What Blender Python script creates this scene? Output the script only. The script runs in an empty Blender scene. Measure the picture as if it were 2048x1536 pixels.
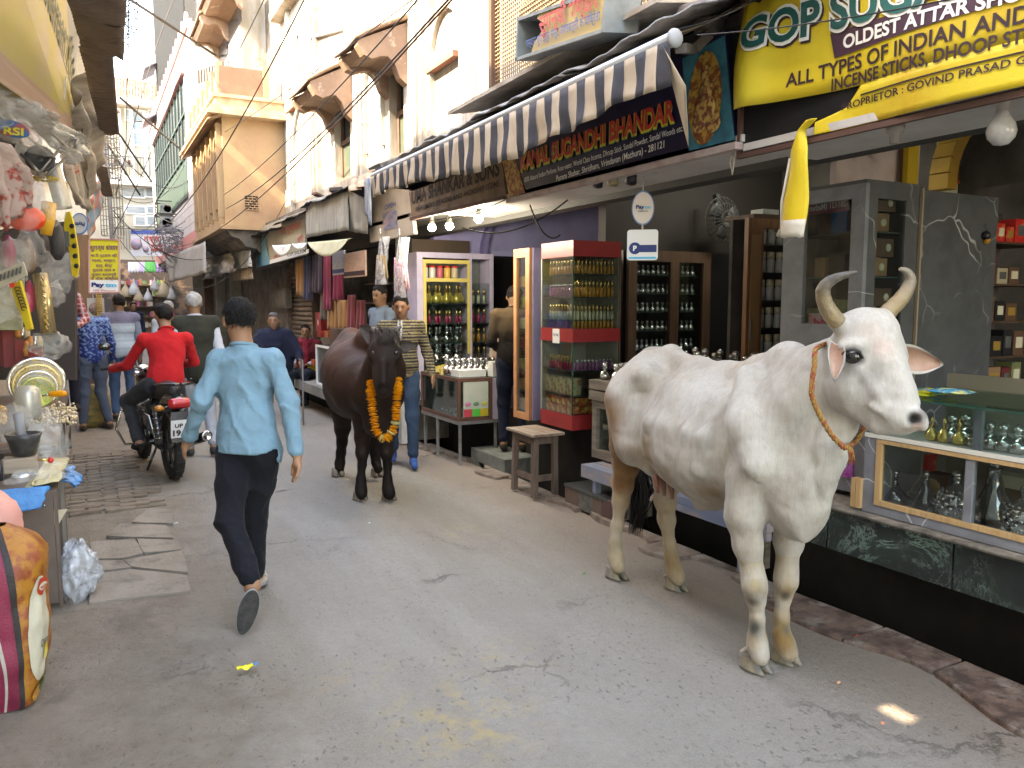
import bpy,bmesh,math,random
import numpy as np
from mathutils import Vector,Matrix,noise as mnoise
rnd=random.Random(7)
SC=bpy.context.scene
COL=SC.collection
R=math.radians
# camera, sky, sun, exposure
FPX,CAMH,YAW,PIT=1580.,1.63,R(28.1),R(5.9)
cam_d=bpy.data.cameras.new('camera')
cam_d.sensor_fit='HORIZONTAL';cam_d.sensor_width=36.;cam_d.lens=36.*FPX/2048
cam_d.clip_start=0.05;cam_d.clip_end=3000
cam=bpy.data.objects.new('camera',cam_d);COL.objects.link(cam)
cam.location=(0,0,CAMH);cam.rotation_euler=(R(90)-PIT,0,-YAW)
SC.camera=cam
SUN_EL,SUN_AZ=R(42),R(265)
world=bpy.data.worlds.new('World');SC.world=world;world.use_nodes=True
wn=world.node_tree;bg=wn.nodes['Background']
sky=wn.nodes.new('ShaderNodeTexSky');sky.sky_type='NISHITA';sky.sun_disc=False
sky.sun_elevation=SUN_EL;sky.sun_rotation=SUN_AZ;sky.air_density=1.;sky.dust_density=1.3;sky.ozone_density=1.
wn.links.new(sky.outputs[0],bg.inputs[0]);bg.inputs[1].default_value=0.15
sun_d=bpy.data.lights.new('sun','SUN');sun_d.energy=2.1;sun_d.angle=R(0.5);sun_d.color=(1.,0.93,0.82)
sun=bpy.data.objects.new('sun',sun_d);COL.objects.link(sun)
sdir=Vector((math.sin(SUN_AZ)*math.cos(SUN_EL),math.cos(SUN_AZ)*math.cos(SUN_EL),math.sin(SUN_EL)))
sun.rotation_euler=sdir.to_track_quat('Z','Y').to_euler();sun.location=(-10,-10,30)
SC.view_settings.view_transform='Standard';SC.view_settings.look='None'
SC.view_settings.exposure=4.;SC.view_settings.gamma=1.;SC.view_settings.use_curve_mapping=False
SC.view_settings.use_white_balance=True;SC.view_settings.white_balance_temperature=9000;SC.view_settings.white_balance_tint=12
SC.cycles.use_denoising=True
SC.cycles.max_bounces=8;SC.cycles.diffuse_bounces=4;SC.cycles.transparent_max_bounces=16
SC.cycles.sample_clamp_indirect=6.
# photograph rays -> points of the place
_fw=Vector((math.sin(YAW)*math.cos(PIT),math.cos(YAW)*math.cos(PIT),-math.sin(PIT)))
_rt=Vector((math.cos(YAW),-math.sin(YAW),0));_up=_rt.cross(_fw)
CAM=Vector((0,0,CAMH))
def ray(u,v):return _fw+_rt*((u-1024)/FPX)+_up*((768-v)/FPX)
def D(u,v,d):return CAM+ray(u,v)*d
def PX(u,v,x):
 r=ray(u,v);return CAM+r*(x/r.x)
def PY(u,v,y):
 r=ray(u,v);return CAM+r*(y/r.y)
def PZ(u,v,z=0.):
 r=ray(u,v);return CAM+r*((z-CAMH)/r.z)
def yX(u,x,v=605):return PX(u,v,x).y
def zX(u,v,x):return PX(u,v,x).z
def depth(p):return(Vector(p)-CAM).dot(_fw)
# materials
def lin(c):
 if isinstance(c,str):
  c=c.lstrip('#');c=[int(c[i:i+2],16)/255 for i in(0,2,4)]
  c=[x/12.92 if x<=.04045 else((x+.055)/1.055)**2.4 for x in c]
 return(c[0],c[1],c[2],1.)
_mats={}
def nd(nt,t,**kw):
 n=nt.nodes.new(t)
 for k,v in kw.items():
  if k in n.inputs:n.inputs[k].default_value=v
  else:setattr(n,k,v)
 return n
def noise_fac(nt,co,scale,lo=.35,hi=.65,detail=6,rough=.6,dist=0.):
 n=nd(nt,'ShaderNodeTexNoise');n.inputs['Scale'].default_value=scale;n.inputs['Detail'].default_value=detail
 n.inputs['Roughness'].default_value=rough;n.inputs['Distortion'].default_value=dist
 nt.links.new(co,n.inputs['Vector'])
 m=nd(nt,'ShaderNodeMapRange');m.inputs[1].default_value=lo;m.inputs[2].default_value=hi
 nt.links.new(n.outputs[0],m.inputs[0]);return m.outputs[0]
def mixc(nt,fac,a,b):
 m=nt.nodes.new('ShaderNodeMix');m.data_type='RGBA'
 for s,x in((0,fac),(6,a),(7,b)):
  if hasattr(x,'is_linked')or hasattr(x,'links'):nt.links.new(x,m.inputs[s])
  else:m.inputs[s].default_value=x if s==0 else lin(x)if not(isinstance(x,tuple)and len(x)==4)else x
 return m.outputs[2]
def mat(name,col=(.5,.5,.5),rough=.7,col2=None,scale=6.,lo=.4,hi=.65,bump=0.,bscale=40.,metal=0.,spec=.4,stretch=(1,1,1),dirt=None,dscale=2.,dlo=.5,dhi=.75,vcol=False,emit=None,estr=1.,coat=0.,sheen=0.,extra=None):
 if name in _mats:return _mats[name]
 m=bpy.data.materials.new(name);m.use_nodes=True;nt=m.node_tree;b=nt.nodes['Principled BSDF']
 tc=nd(nt,'ShaderNodeTexCoord');mp=nd(nt,'ShaderNodeMapping');mp.inputs['Scale'].default_value=stretch
 nt.links.new(tc.outputs['Object'],mp.inputs[0]);co=mp.outputs[0]
 c=lin(col)
 if vcol:
  at=nd(nt,'ShaderNodeAttribute');at.attribute_name='col';c=at.outputs['Color']
 if col2 is not None:c=mixc(nt,noise_fac(nt,co,scale,lo,hi),c,lin(col2))
 if dirt is not None:c=mixc(nt,noise_fac(nt,tc.outputs['Object'],dscale,dlo,dhi,8,.7),c,lin(dirt))
 if extra:c=extra(nt,tc.outputs['Object'],c,b)
 if hasattr(c,'links'):nt.links.new(c,b.inputs['Base Color'])
 else:b.inputs['Base Color'].default_value=c
 b.inputs['Roughness'].default_value=rough;b.inputs['Metallic'].default_value=metal
 b.inputs['Specular IOR Level'].default_value=spec;b.inputs['Coat Weight'].default_value=coat
 b.inputs['Sheen Weight'].default_value=sheen
 if emit is not None:
  b.inputs['Emission Color'].default_value=lin(emit);b.inputs['Emission Strength'].default_value=estr
 if bump:
  n=nd(nt,'ShaderNodeTexNoise');n.inputs['Scale'].default_value=bscale;n.inputs['Detail'].default_value=6
  n.inputs['Roughness'].default_value=.65
  nt.links.new(co,n.inputs['Vector'])
  bp=nd(nt,'ShaderNodeBump');bp.inputs['Strength'].default_value=min(1,bump);bp.inputs['Distance'].default_value=.02*max(1,bump)
  nt.links.new(n.outputs[0],bp.inputs['Height']);nt.links.new(bp.outputs[0],b.inputs['Normal'])
 _mats[name]=m;return m
def glass(name='clear_glass',tint=(.9,.95,.95),refl=.12,alpha=.93):
 if name in _mats:return _mats[name]
 m=bpy.data.materials.new(name);m.use_nodes=True;nt=m.node_tree
 for n in list(nt.nodes):nt.nodes.remove(n)
 out=nd(nt,'ShaderNodeOutputMaterial');tr=nd(nt,'ShaderNodeBsdfTransparent');gl=nd(nt,'ShaderNodeBsdfGlossy')
 tr.inputs[0].default_value=(*[t*alpha for t in tint],1);gl.inputs['Roughness'].default_value=.03
 lw=nd(nt,'ShaderNodeLayerWeight');lw.inputs[0].default_value=refl+.1
 mx=nd(nt,'ShaderNodeMixShader');mr=nd(nt,'ShaderNodeMapRange');mr.inputs[3].default_value=refl*.3;mr.inputs[4].default_value=.2+refl*.9
 nt.links.new(lw.outputs['Fresnel'],mr.inputs[0]);nt.links.new(mr.outputs[0],mx.inputs[0])
 nt.links.new(tr.outputs[0],mx.inputs[1]);nt.links.new(gl.outputs[0],mx.inputs[2]);nt.links.new(mx.outputs[0],out.inputs[0])
 _mats[name]=m;return m
def plastic_film(name='plastic_film',tint=(.85,.85,.85),op=.35):
 if name in _mats:return _mats[name]
 m=bpy.data.materials.new(name);m.use_nodes=True;nt=m.node_tree;b=nt.nodes['Principled BSDF']
 b.inputs['Base Color'].default_value=(*tint,1);b.inputs['Roughness'].default_value=.18;b.inputs['Alpha'].default_value=op
 b.inputs['Specular IOR Level'].default_value=.9
 n=nd(nt,'ShaderNodeTexNoise');n.inputs['Scale'].default_value=14;n.inputs['Detail'].default_value=5;n.inputs['Distortion'].default_value=1.5
 tc=nd(nt,'ShaderNodeTexCoord');nt.links.new(tc.outputs['Object'],n.inputs['Vector'])
 bp=nd(nt,'ShaderNodeBump');bp.inputs['Strength'].default_value=.9;bp.inputs['Distance'].default_value=.03
 bp.inputs['Strength'].default_value=.5;n.inputs['Scale'].default_value=8;nt.links.new(n.outputs[0],bp.inputs['Height']);nt.links.new(bp.outputs[0],b.inputs['Normal'])
 mr=nd(nt,'ShaderNodeMapRange');mr.inputs[1].default_value=.35;mr.inputs[2].default_value=.7
 mr.inputs[3].default_value=op*.45;mr.inputs[4].default_value=min(1,op*1.7)
 nt.links.new(n.outputs[0],mr.inputs[0]);nt.links.new(mr.outputs[0],b.inputs['Alpha'])
 _mats[name]=m;return m
 # mesh builder
def root_loc(o):
 p=Vector((0,0,0))
 while o is not None:p+=o.location;o=o.parent
 return p
class MB:
 def __init__(s):s.v=[];s.f=[];s.sm=[]
 def add(s,vs,fs,sm=False):
  o=len(s.v);s.v+=[tuple(x)for x in vs];s.f+=[tuple(i+o for i in f)for f in fs];s.sm+=[sm]*len(fs);return s
 def hexa(s,p):
  return s.add(p,[(3,2,1,0),(4,5,6,7),(0,1,5,4),(1,2,6,5),(2,3,7,6),(3,0,4,7)])
 def box(s,x0,x1,y0,y1,z0,z1):
  x0,x1=sorted((x0,x1));y0,y1=sorted((y0,y1));z0,z1=sorted((z0,z1))
  return s.hexa([(x0,y0,z0),(x1,y0,z0),(x1,y1,z0),(x0,y1,z0),(x0,y0,z1),(x1,y0,z1),(x1,y1,z1),(x0,y1,z1)])
 def cbox(s,c,size,rot=None):
  c=Vector(c);h=[x/2 for x in size];M=rot or Matrix.Identity(3)
  P=[c+M@Vector((a*h[0],b*h[1],d*h[2]))for d in(-1,1)for a,b in((-1,-1),(1,-1),(1,1),(-1,1))]
  return s.hexa(P)
 def bar(s,a,b,w,h=None,up=(0,0,1)):
  a,b=Vector(a),Vector(b);h=h or w;d=(b-a).normalized();u=Vector(up)
  if abs(d.dot(u))>.98:u=Vector((1,0,0))
  r=d.cross(u).normalized()*w/2;t=r.cross(d).normalized()*h/2
  return s.hexa([a-r-t,a+r-t,b+r-t,b-r-t,a-r+t,a+r+t,b+r+t,b-r+t])
 def tube(s,pts,r,n=8,cap=True):
  pts=[Vector(p)for p in pts];N=len(pts);rr=r if isinstance(r,(list,tuple))else[r]*N
  o=[];prev=None
  for i,p in enumerate(pts):
   d=(pts[min(i+1,N-1)]-pts[max(i-1,0)]).normalized()
   if prev is None:
    a=d.orthogonal().normalized()
   else:
    a=prev-d*prev.dot(d);a=a.normalized()if a.length>1e-6 else d.orthogonal().normalized()
   prev=a;b=d.cross(a)
   for k in range(n):
    t=2*math.pi*k/n;o.append(p+(a*math.cos(t)+b*math.sin(t))*rr[i])
  f=[(i*n+k,i*n+(k+1)%n,(i+1)*n+(k+1)%n,(i+1)*n+k)for i in range(N-1)for k in range(n)]
  s.add(o,f,True)
  if cap:
   o2=len(s.v)-N*n
   s.f+=[tuple(o2+k for k in range(n))[::-1],tuple(o2+(N-1)*n+k for k in range(n))];s.sm+=[False,False]
  return s
 def lathe(s,c,prof,n=12,axis=(0,0,1)):
  c=Vector(c);ax=Vector(axis).normalized();a=ax.orthogonal().normalized();b=ax.cross(a);o=[]
  for r,h in prof:
   for k in range(n):
    t=2*math.pi*k/n;o.append(c+ax*h+(a*math.cos(t)+b*math.sin(t))*max(r,1e-4))
  f=[(i*n+k,i*n+(k+1)%n,(i+1)*n+(k+1)%n,(i+1)*n+k)for i in range(len(prof)-1)for k in range(n)]
  f+=[tuple(range(n))[::-1],tuple((len(prof)-1)*n+k for k in range(n))]
  return s.add(o,f,True)
 def ball(s,c,r,n=10,sc=(1,1,1)):
  c=Vector(c);o=[];m=n//2+1
  for i in range(m+1):
   th=math.pi*i/m
   for k in range(n):
    t=2*math.pi*k/n
    o.append(c+Vector((math.sin(th)*math.cos(t)*sc[0],math.sin(th)*math.sin(t)*sc[1],math.cos(th)*sc[2]))*r)
  f=[(i*n+k,(i+1)*n+k,(i+1)*n+(k+1)%n,i*n+(k+1)%n)for i in range(m)for k in range(n)]
  return s.add(o,f,True)
 def prism(s,pts,off):
  pts=[Vector(p)for p in pts];off=Vector(off);n=len(pts)
  return s.add(pts+[p+off for p in pts],[tuple(range(n))[::-1],tuple(range(n,2*n))]+[(i,(i+1)%n,n+(i+1)%n,n+i)for i in range(n)])
 def sheet(s,fn,nu,nv,thick=None,sm=True):
  g=[[Vector(fn(i/nu,j/nv))for j in range(nv+1)]for i in range(nu+1)]
  vs=[p for row in g for p in row];W=nv+1
  fs=[(i*W+j,(i+1)*W+j,(i+1)*W+j+1,i*W+j+1)for i in range(nu)for j in range(nv)]
  if thick:
   t=Vector(thick)if not isinstance(thick,(int,float))else(g[1][0]-g[0][0]).cross(g[0][1]-g[0][0]).normalized()*thick
   n0=len(vs);vs=vs+[p+t for p in vs]
   fs2=[tuple(n0+i for i in f)[::-1]for f in fs]
   bd=[i*W for i in range(nu+1)]+[nu*W+j for j in range(1,nv+1)]+[i*W+nv for i in range(nu-1,-1,-1)]+[j for j in range(nv-1,0,-1)]
   fs2+=[(bd[k],n0+bd[k],n0+bd[(k+1)%len(bd)],bd[(k+1)%len(bd)])for k in range(len(bd))]
   fs=fs+fs2
  return s.add(vs,fs,sm)
 def build(s,name,m,parent=None,bevel=0.,kind=None):
  me=bpy.data.meshes.new(name);off=root_loc(parent)if parent else Vector((0,0,0))
  me.from_pydata([(x-off.x,y-off.y,z-off.z)for x,y,z in s.v],[],s.f)
  me.polygons.foreach_set('use_smooth',s.sm)
  o=bpy.data.objects.new(name,me);COL.objects.link(o)
  if m:me.materials.append(m)
  if parent:o.parent=parent
  if bevel:
   b=o.modifiers.new('bevel','BEVEL');b.width=bevel;b.segments=2;b.limit_method='ANGLE'
  if kind:o['kind']=kind
  return o
def tag(o,label=None,cat=None,group=None,kind=None):
 if label:o['label']=label
 if cat:o['category']=cat
 if group:o['group']=group
 if kind:o['kind']=kind
 return o
def thing(name,label,cat,loc=(0,0,0),group=None):
 o=bpy.data.objects.new(name,None);COL.objects.link(o);o.location=loc;o.empty_display_size=.1
 return tag(o,label,cat,group)
def struct(o):o['kind']='structure';return o
def copy_tree(o,parent=None):
 c=o.copy();COL.objects.link(c);c.parent=parent
 for ch in list(o.children):copy_tree(ch,c)
 return c
def dup(root,loc,rz=None,label=None,group=None):
 c=copy_tree(root);c.location=loc
 if rz is not None:c.rotation_euler=(0,0,rz)
 if label:c['label']=label
 if group:c['group']=group
 return c
def lerp(a,b,t):return Vector(a)*(1-t)+Vector(b)*t
# lettering
def text_verts(s,bold=0.,shear=0.):
 cu=bpy.data.curves.new('lettering','FONT');cu.body=s;cu.size=1;cu.offset=bold;cu.shear=shear;cu.resolution_u=4
 o=bpy.data.objects.new('lettering',cu);COL.objects.link(o)
 dg=bpy.context.evaluated_depsgraph_get();dg.update()
 me=bpy.data.meshes.new_from_object(o.evaluated_get(dg))
 v=[tuple(x.co)for x in me.vertices];f=[tuple(p.vertices)for p in me.polygons]
 bpy.data.objects.remove(o);bpy.data.curves.remove(cu);bpy.data.meshes.remove(me)
 return v,f
def lettering(parent,s,p0,p1,h,m,up=(0,0,1),lift=.004,bold=.012,name='lettering',shear=0.,warp=None,mb=None,fit=True):
 """text from p0 (left of the baseline) to p1 (right of it), h tall, lifted off its sign towards the reader"""
 v,f=text_verts(s,bold,shear)
 if not v:return None
 p0,p1,up=Vector(p0),Vector(p1),Vector(up).normalized();x0=min(a[0]for a in v);x1=max(a[0]for a in v)
 X=(p1-p0);n=X.cross(up).normalized()*lift;w=X.length
 sx=w/(x1-x0)if fit else h/.72
 pts=[]
 for a in v:
  t=(a[0]-x0)*sx
  p=p0+X.normalized()*t+up*(a[1]/.72*h)+n
  if warp:p=warp(p)
  pts.append(p)
 if mb is not None:mb.add(pts,f);return None
 return MB().add(pts,f).build(name,m,parent)
 # smooth solids (signed distance -> surface nets)
def npn(p,s,seed=0.):
 """cheap smooth pseudo-noise on an array of points"""
 x,y,z=p[...,0]*s+seed,p[...,1]*s+seed*1.7,p[...,2]*s-seed*.6
 return(np.sin(x+1.7*np.sin(y*.9+1.1*np.sin(z*1.1)))+np.sin(y*1.3+1.3*np.sin(z*.8+x*.5))+np.sin(z*1.15+1.5*np.sin(x*.7+y*.4)))/3
class SDF:
 def __init__(s):s.p=[]
 def cone(s,a,b,ra,rb=None,k=.03,sub=False):
  s.p.append(('c',np.array(a,float),np.array(b,float),ra,ra if rb is None else rb,k,sub));return s
 def chain(s,pts,rs,k=.03):
  for i in range(len(pts)-1):s.cone(pts[i],pts[i+1],rs[i],rs[i+1],k)
  return s
 def ell(s,c,r,M=None,k=.03,sub=False):
  s.p.append(('e',np.array(c,float),np.array(r,float),None if M is None else np.array(M,float),0,k,sub));return s
 def bounds(s):
  lo=np.full(3,1e9);hi=-lo
  for q in s.p:
   if q[6]:continue
   if q[0]=='c':
    for c,r in((q[1],q[3]),(q[2],q[4])):lo=np.minimum(lo,c-r);hi=np.maximum(hi,c+r)
   else:
    r=max(q[2]);r=q[2]if q[3]is None else np.array([r]*3);lo=np.minimum(lo,q[1]-r);hi=np.maximum(hi,q[1]+r)
  return lo,hi
 def mesh(s,res,disp=None,cut=None,pad=.03):
  lo,hi=s.bounds();lo=lo-pad-2*res;hi=hi+pad+2*res
  n=np.ceil((hi-lo)/res).astype(int)+1
  F=np.full(n,.5,np.float32);ax=[lo[i]+res*np.arange(n[i])for i in range(3)]
  for q in s.p:
   k=q[5];m=max(k,.02)+2*res+(.03 if disp else 0)
   if q[0]=='c':bl=np.minimum(q[1]-q[3],q[2]-q[4])-m;bh=np.maximum(q[1]+q[3],q[2]+q[4])+m
   else:
    r=q[2]if q[3]is None else np.array([max(q[2])]*3);bl=q[1]-r-m;bh=q[1]+r+m
   i0=np.clip(np.floor((bl-lo)/res).astype(int),0,n);i1=np.clip(np.ceil((bh-lo)/res).astype(int)+1,0,n)
   sl=tuple(slice(a,b)for a,b in zip(i0,i1))
   gx,gy,gz=np.meshgrid(ax[0][sl[0]],ax[1][sl[1]],ax[2][sl[2]],indexing='ij')
   P=np.stack((gx,gy,gz),-1)
   if q[0]=='c':
    a,b=q[1],q[2];ba=b-a;L2=ba@ba+1e-12
    t=np.clip(((P-a)@ba)/L2,0,1)
    d=np.linalg.norm(P-a-t[...,None]*ba,axis=-1)-(q[3]+(q[4]-q[3])*t)
   else:
    Q=P-q[1]
    if q[3]is not None:Q=Q@q[3].T
    k0=np.linalg.norm(Q/q[2],axis=-1);k1=np.linalg.norm(Q/(q[2]**2),axis=-1)+1e-9
    d=k0*(k0-1)/k1
   f=F[sl]
   if q[6]:
    h=np.clip(.5-.5*(f+d)/k,0,1);F[sl]=f*(1-h)-d*h+k*h*(1-h)
   else:
    h=np.clip(.5+.5*(d-f)/k,0,1);F[sl]=d*(1-h)+f*h-k*h*(1-h)
  if disp or cut:
   idx=np.abs(F)<.06
   gi=np.argwhere(idx);P=lo+gi*res
   if disp:F[idx]+=disp(P).astype(np.float32)
   if cut:
    gx,gy,gz=np.meshgrid(*ax,indexing='ij');P=np.stack((gx,gy,gz),-1);F=np.maximum(F,cut(P)).astype(np.float32)
  F[0]=F[-1]=.5;F[:,0]=F[:,-1]=.5;F[:,:,0]=F[:,:,-1]=.5
  return surface_nets(F,lo,res)
def surface_nets(F,lo,res):
 S=F<0;c=np.zeros(tuple(x-1 for x in F.shape),np.int8)
 o8=[(i,j,k)for i in(0,1)for j in(0,1)for k in(0,1)]
 sh=c.shape
 for i,j,k in o8:c+=S[i:i+sh[0],j:j+sh[1],k:k+sh[2]]
 act=(c>0)&(c<8);cells=np.argwhere(act);idx=-np.ones(sh,np.int64);idx[act]=np.arange(len(cells))
 val=np.stack([F[cells[:,0]+i,cells[:,1]+j,cells[:,2]+k]for i,j,k in o8],1)
 acc=np.zeros((len(cells),3));cnt=np.zeros(len(cells))
 for a in range(8):
  for b in range(a+1,8):
   df=[o8[b][t]-o8[a][t]for t in range(3)]
   if sum(abs(x)for x in df)!=1:continue
   va,vb=val[:,a],val[:,b];m=(va<0)!=(vb<0)
   t=np.where(m,va/np.where(m,va-vb,1),0)
   for q in range(3):acc[:,q]+=m*(o8[a][q]+t*df[q])
   cnt+=m
 V=lo+(cells+acc/cnt[:,None])*res
 faces=[]
 for axn in range(3):
  b,c2=(axn+1)%3,(axn+2)%3
  sl0=[slice(None)]*3;sl1=[slice(None)]*3;sl0[axn]=slice(0,-1);sl1[axn]=slice(1,None)
  A,B=S[tuple(sl0)],S[tuple(sl1)]
  e=np.argwhere(A!=B);e=e[(e[:,b]>0)&(e[:,c2]>0)]
  inside=A[e[:,0],e[:,1],e[:,2]]
  def cell(db,dc):
   q=e.copy();q[:,b]-=db;q[:,c2]-=dc;return idx[q[:,0],q[:,1],q[:,2]]
  quad=np.stack((cell(1,1),cell(0,1),cell(0,0),cell(1,0)),1)
  quad=np.where(inside[:,None],quad,quad[:,::-1]);faces.append(quad[(quad>=0).all(1)])
 return V,np.concatenate(faces)
def sdf_build(VF,name,m,parent=None,colfn=None,smooth=1,decim=None):
 V,Fc=VF;me=bpy.data.meshes.new(name);off=np.array(root_loc(parent))if parent else np.zeros(3)
 me.vertices.add(len(V));me.vertices.foreach_set('co',(V-off).ravel().astype(np.float32))
 me.loops.add(len(Fc)*4);me.loops.foreach_set('vertex_index',Fc.ravel().astype(np.int32))
 me.polygons.add(len(Fc));me.polygons.foreach_set('loop_start',np.arange(0,len(Fc)*4,4,dtype=np.int32))
 me.update(calc_edges=True);me.polygons.foreach_set('use_smooth',[True]*len(Fc))
 if colfn is not None:
  c=np.ones((len(V),4),np.float32);c[:,:3]=colfn(V)
  a=me.color_attributes.new('col','FLOAT_COLOR','POINT');a.data.foreach_set('color',c.ravel())
 if m:me.materials.append(m)
 o=bpy.data.objects.new(name,me);COL.objects.link(o)
 if parent:o.parent=parent
 if smooth:
  s=o.modifiers.new('smooth','SMOOTH');s.factor=.5;s.iterations=smooth
 return o
def blend(c,w,new):
 w=np.clip(w,0,1)[:,None];return c*(1-w)+np.array(lin(new)[:3])[None]*w
def near(V,p,r,soft=.5):return np.clip((r-np.linalg.norm(V-np.array(p),axis=1))/(r*soft),0,1)
# ground
def ground_col(nt,co,c,b):
 L=nt.links.new
 sep=nd(nt,'ShaderNodeSeparateXYZ');L(co,sep.inputs[0])
 def math_(op,a,b2=None,c2=None):
  m=nd(nt,'ShaderNodeMath',operation=op)
  for i,x in enumerate((a,b2,c2)):
   if x is None:continue
   if hasattr(x,'links'):L(x,m.inputs[i])
   else:m.inputs[i].default_value=x
  return m.outputs[0]
 big=noise_fac(nt,co,.9,.35,.68,7,.65)
 mp=nd(nt,'ShaderNodeMapping');mp.inputs['Scale'].default_value=(2.2,.35,1);L(co,mp.inputs[0])
 streak=noise_fac(nt,mp.outputs[0],1.3,.4,.72,7,.65)
 fine=noise_fac(nt,co,26,.3,.72,8,.75);sand=noise_fac(nt,co,140,.3,.7,3,.6)
 c=mixc(nt,big,(.27,.24,.205,1),(.34,.305,.262,1))
 c=mixc(nt,math_('MULTIPLY',streak,.8),c,(.215,.18,.14,1))
 c=mixc(nt,math_('MULTIPLY',fine,.5),c,(.17,.15,.128,1))
 c=mixc(nt,math_('MULTIPLY',sand,.38),c,(.42,.39,.35,1))
 wob=math_('MULTIPLY',noise_fac(nt,co,1.7,.2,.8,7,.7),.95)
 e=math_('SUBTRACT',math_('ADD',wob,.12),sep.outputs[0])
 em=nd(nt,'ShaderNodeMapRange');em.inputs[1].default_value=-.22;em.inputs[2].default_value=.3;L(e,em.inputs[0])
 c=mixc(nt,em.outputs[0],c,mixc(nt,noise_fac(nt,co,5,.35,.7,8,.75),(.285,.24,.193,1),(.2,.162,.125,1)))
 wet=math_('MULTIPLY',noise_fac(nt,co,1.05,.56,.64,6,.6,.6),em.outputs[0])
 c=mixc(nt,math_('MULTIPLY',wet,.6),c,(.075,.06,.052,1))
 rk=nd(nt,'ShaderNodeMapRange');rk.inputs[1].default_value=2.7;rk.inputs[2].default_value=3.6;L(math_('ADD',sep.outputs[0],math_('MULTIPLY',wob,.5)),rk.inputs[0])
 c=mixc(nt,math_('MULTIPLY',rk.outputs[0],.45),c,(.23,.155,.115,1))
 for px_,py_,rr in((1.22,2.72,.42),(.95,3.3,.25),(1.6,3.15,.35),(2.3,5.,.3)):
  dx=math_('SUBTRACT',sep.outputs[0],px_);dy=math_('SUBTRACT',sep.outputs[1],py_)
  dist=math_('SQRT',math_('ADD',math_('MULTIPLY',dx,dx),math_('MULTIPLY',dy,dy)))
  mr=nd(nt,'ShaderNodeMapRange');mr.inputs[1].default_value=rr;mr.inputs[2].default_value=rr*.3;L(dist,mr.inputs[0])
  c=mixc(nt,math_('MULTIPLY',math_('MULTIPLY',mr.outputs[0],noise_fac(nt,co,9,.48,.68,8,.75)),.9 if rr>.4 else .4),c,(.46,.34,.15,1))
 vo=nd(nt,'ShaderNodeTexVoronoi');vo.inputs['Scale'].default_value=34;vo.inputs['Randomness'].default_value=1
 mp2=nd(nt,'ShaderNodeMapping');mp2 .inputs['Scale'].default_value=(1,.55,1);L(co,mp2 .inputs[0])
 nz=nd(nt,'ShaderNodeTexNoise');nz.inputs['Scale'].default_value=30;L(co,nz.inputs['Vector'])
 av=nd(nt,'ShaderNodeVectorMath',operation='MULTIPLY_ADD');av.inputs[1].default_value=(.04,.04,.04);L(nz.outputs['Color'],av.inputs[0]);L(mp2 .outputs[0],av.inputs[2])
 L(av.outputs[0],vo.inputs['Vector'])
 pit=nd(nt,'ShaderNodeMapRange');pit.inputs[1].default_value=.26;pit.inputs[2].default_value=.12;L(vo.outputs['Distance'],pit.inputs[0])
 pm=math_('MULTIPLY',pit.outputs[0],noise_fac(nt,co,1.6,.36,.58,6,.7))
 c=mixc(nt,math_('MULTIPLY',pm,.42),c,(.11,.095,.08,1))
 vc=nd(nt,'ShaderNodeTexVoronoi',feature='DISTANCE_TO_EDGE');vc.inputs['Scale'].default_value=.85
 n3=nd(nt,'ShaderNodeTexNoise');n3 .inputs['Scale'].default_value=3.5;n3 .inputs['Detail'].default_value=8;n3 .inputs['Roughness'].default_value=.7;L(co,n3 .inputs['Vector'])
 a3=nd(nt,'ShaderNodeVectorMath',operation='MULTIPLY_ADD');a3 .inputs[1].default_value=(.42,.42,.42);L(n3 .outputs['Color'],a3 .inputs[0]);L(co,a3 .inputs[2]);L(a3 .outputs[0],vc.inputs['Vector'])
 cr=nd(nt,'ShaderNodeMapRange');cr.inputs[1].default_value=.011;cr.inputs[2].default_value=.002;L(vc.outputs['Distance'],cr.inputs[0])
 cm=math_('MULTIPLY',cr.outputs[0],math_('MULTIPLY',noise_fac(nt,co,.8,.52,.62,4),.45))
 c=mixc(nt,math_('MULTIPLY',cm,.8),c,(.05,.042,.036,1))
 h=math_('MULTIPLY_ADD',pm,-.5,math_('MULTIPLY_ADD',cm,-1.,math_('MULTIPLY',fine,.55)))
 h=math_('ADD',h,math_('MULTIPLY',sand,.16));h=math_('ADD',h,math_('MULTIPLY',math_('MULTIPLY',noise_fac(nt,co,11,.3,.7,8,.75),em.outputs[0]),1.2))
 bp=nd(nt,'ShaderNodeBump');bp.inputs['Strength'].default_value=1;bp.inputs['Distance'].default_value=.014;L(h,bp.inputs['Height']);L(bp.outputs[0],b.inputs['Normal'])
 ro=nd(nt,'ShaderNodeMapRange');ro.inputs[3].default_value=.82;ro.inputs[4].default_value=.3;L(wet,ro.inputs[0]);L(ro.outputs[0],b.inputs['Roughness'])
 return c
gm=mat('worn_concrete',(.3,.28,.26),.82,extra=ground_col,spec=.35)
def gz(x,y):
 z=.006*math.sin(x*2.1+y*.7)+.005*math.sin(y*1.9-x*1.3)+.004*mnoise.noise((x*3,y*3,0))
 if x<.75:z+=.012*mnoise.noise((x*5,y*5,3))*min(1,(.75-x)*3)
 return z-.012
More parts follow.
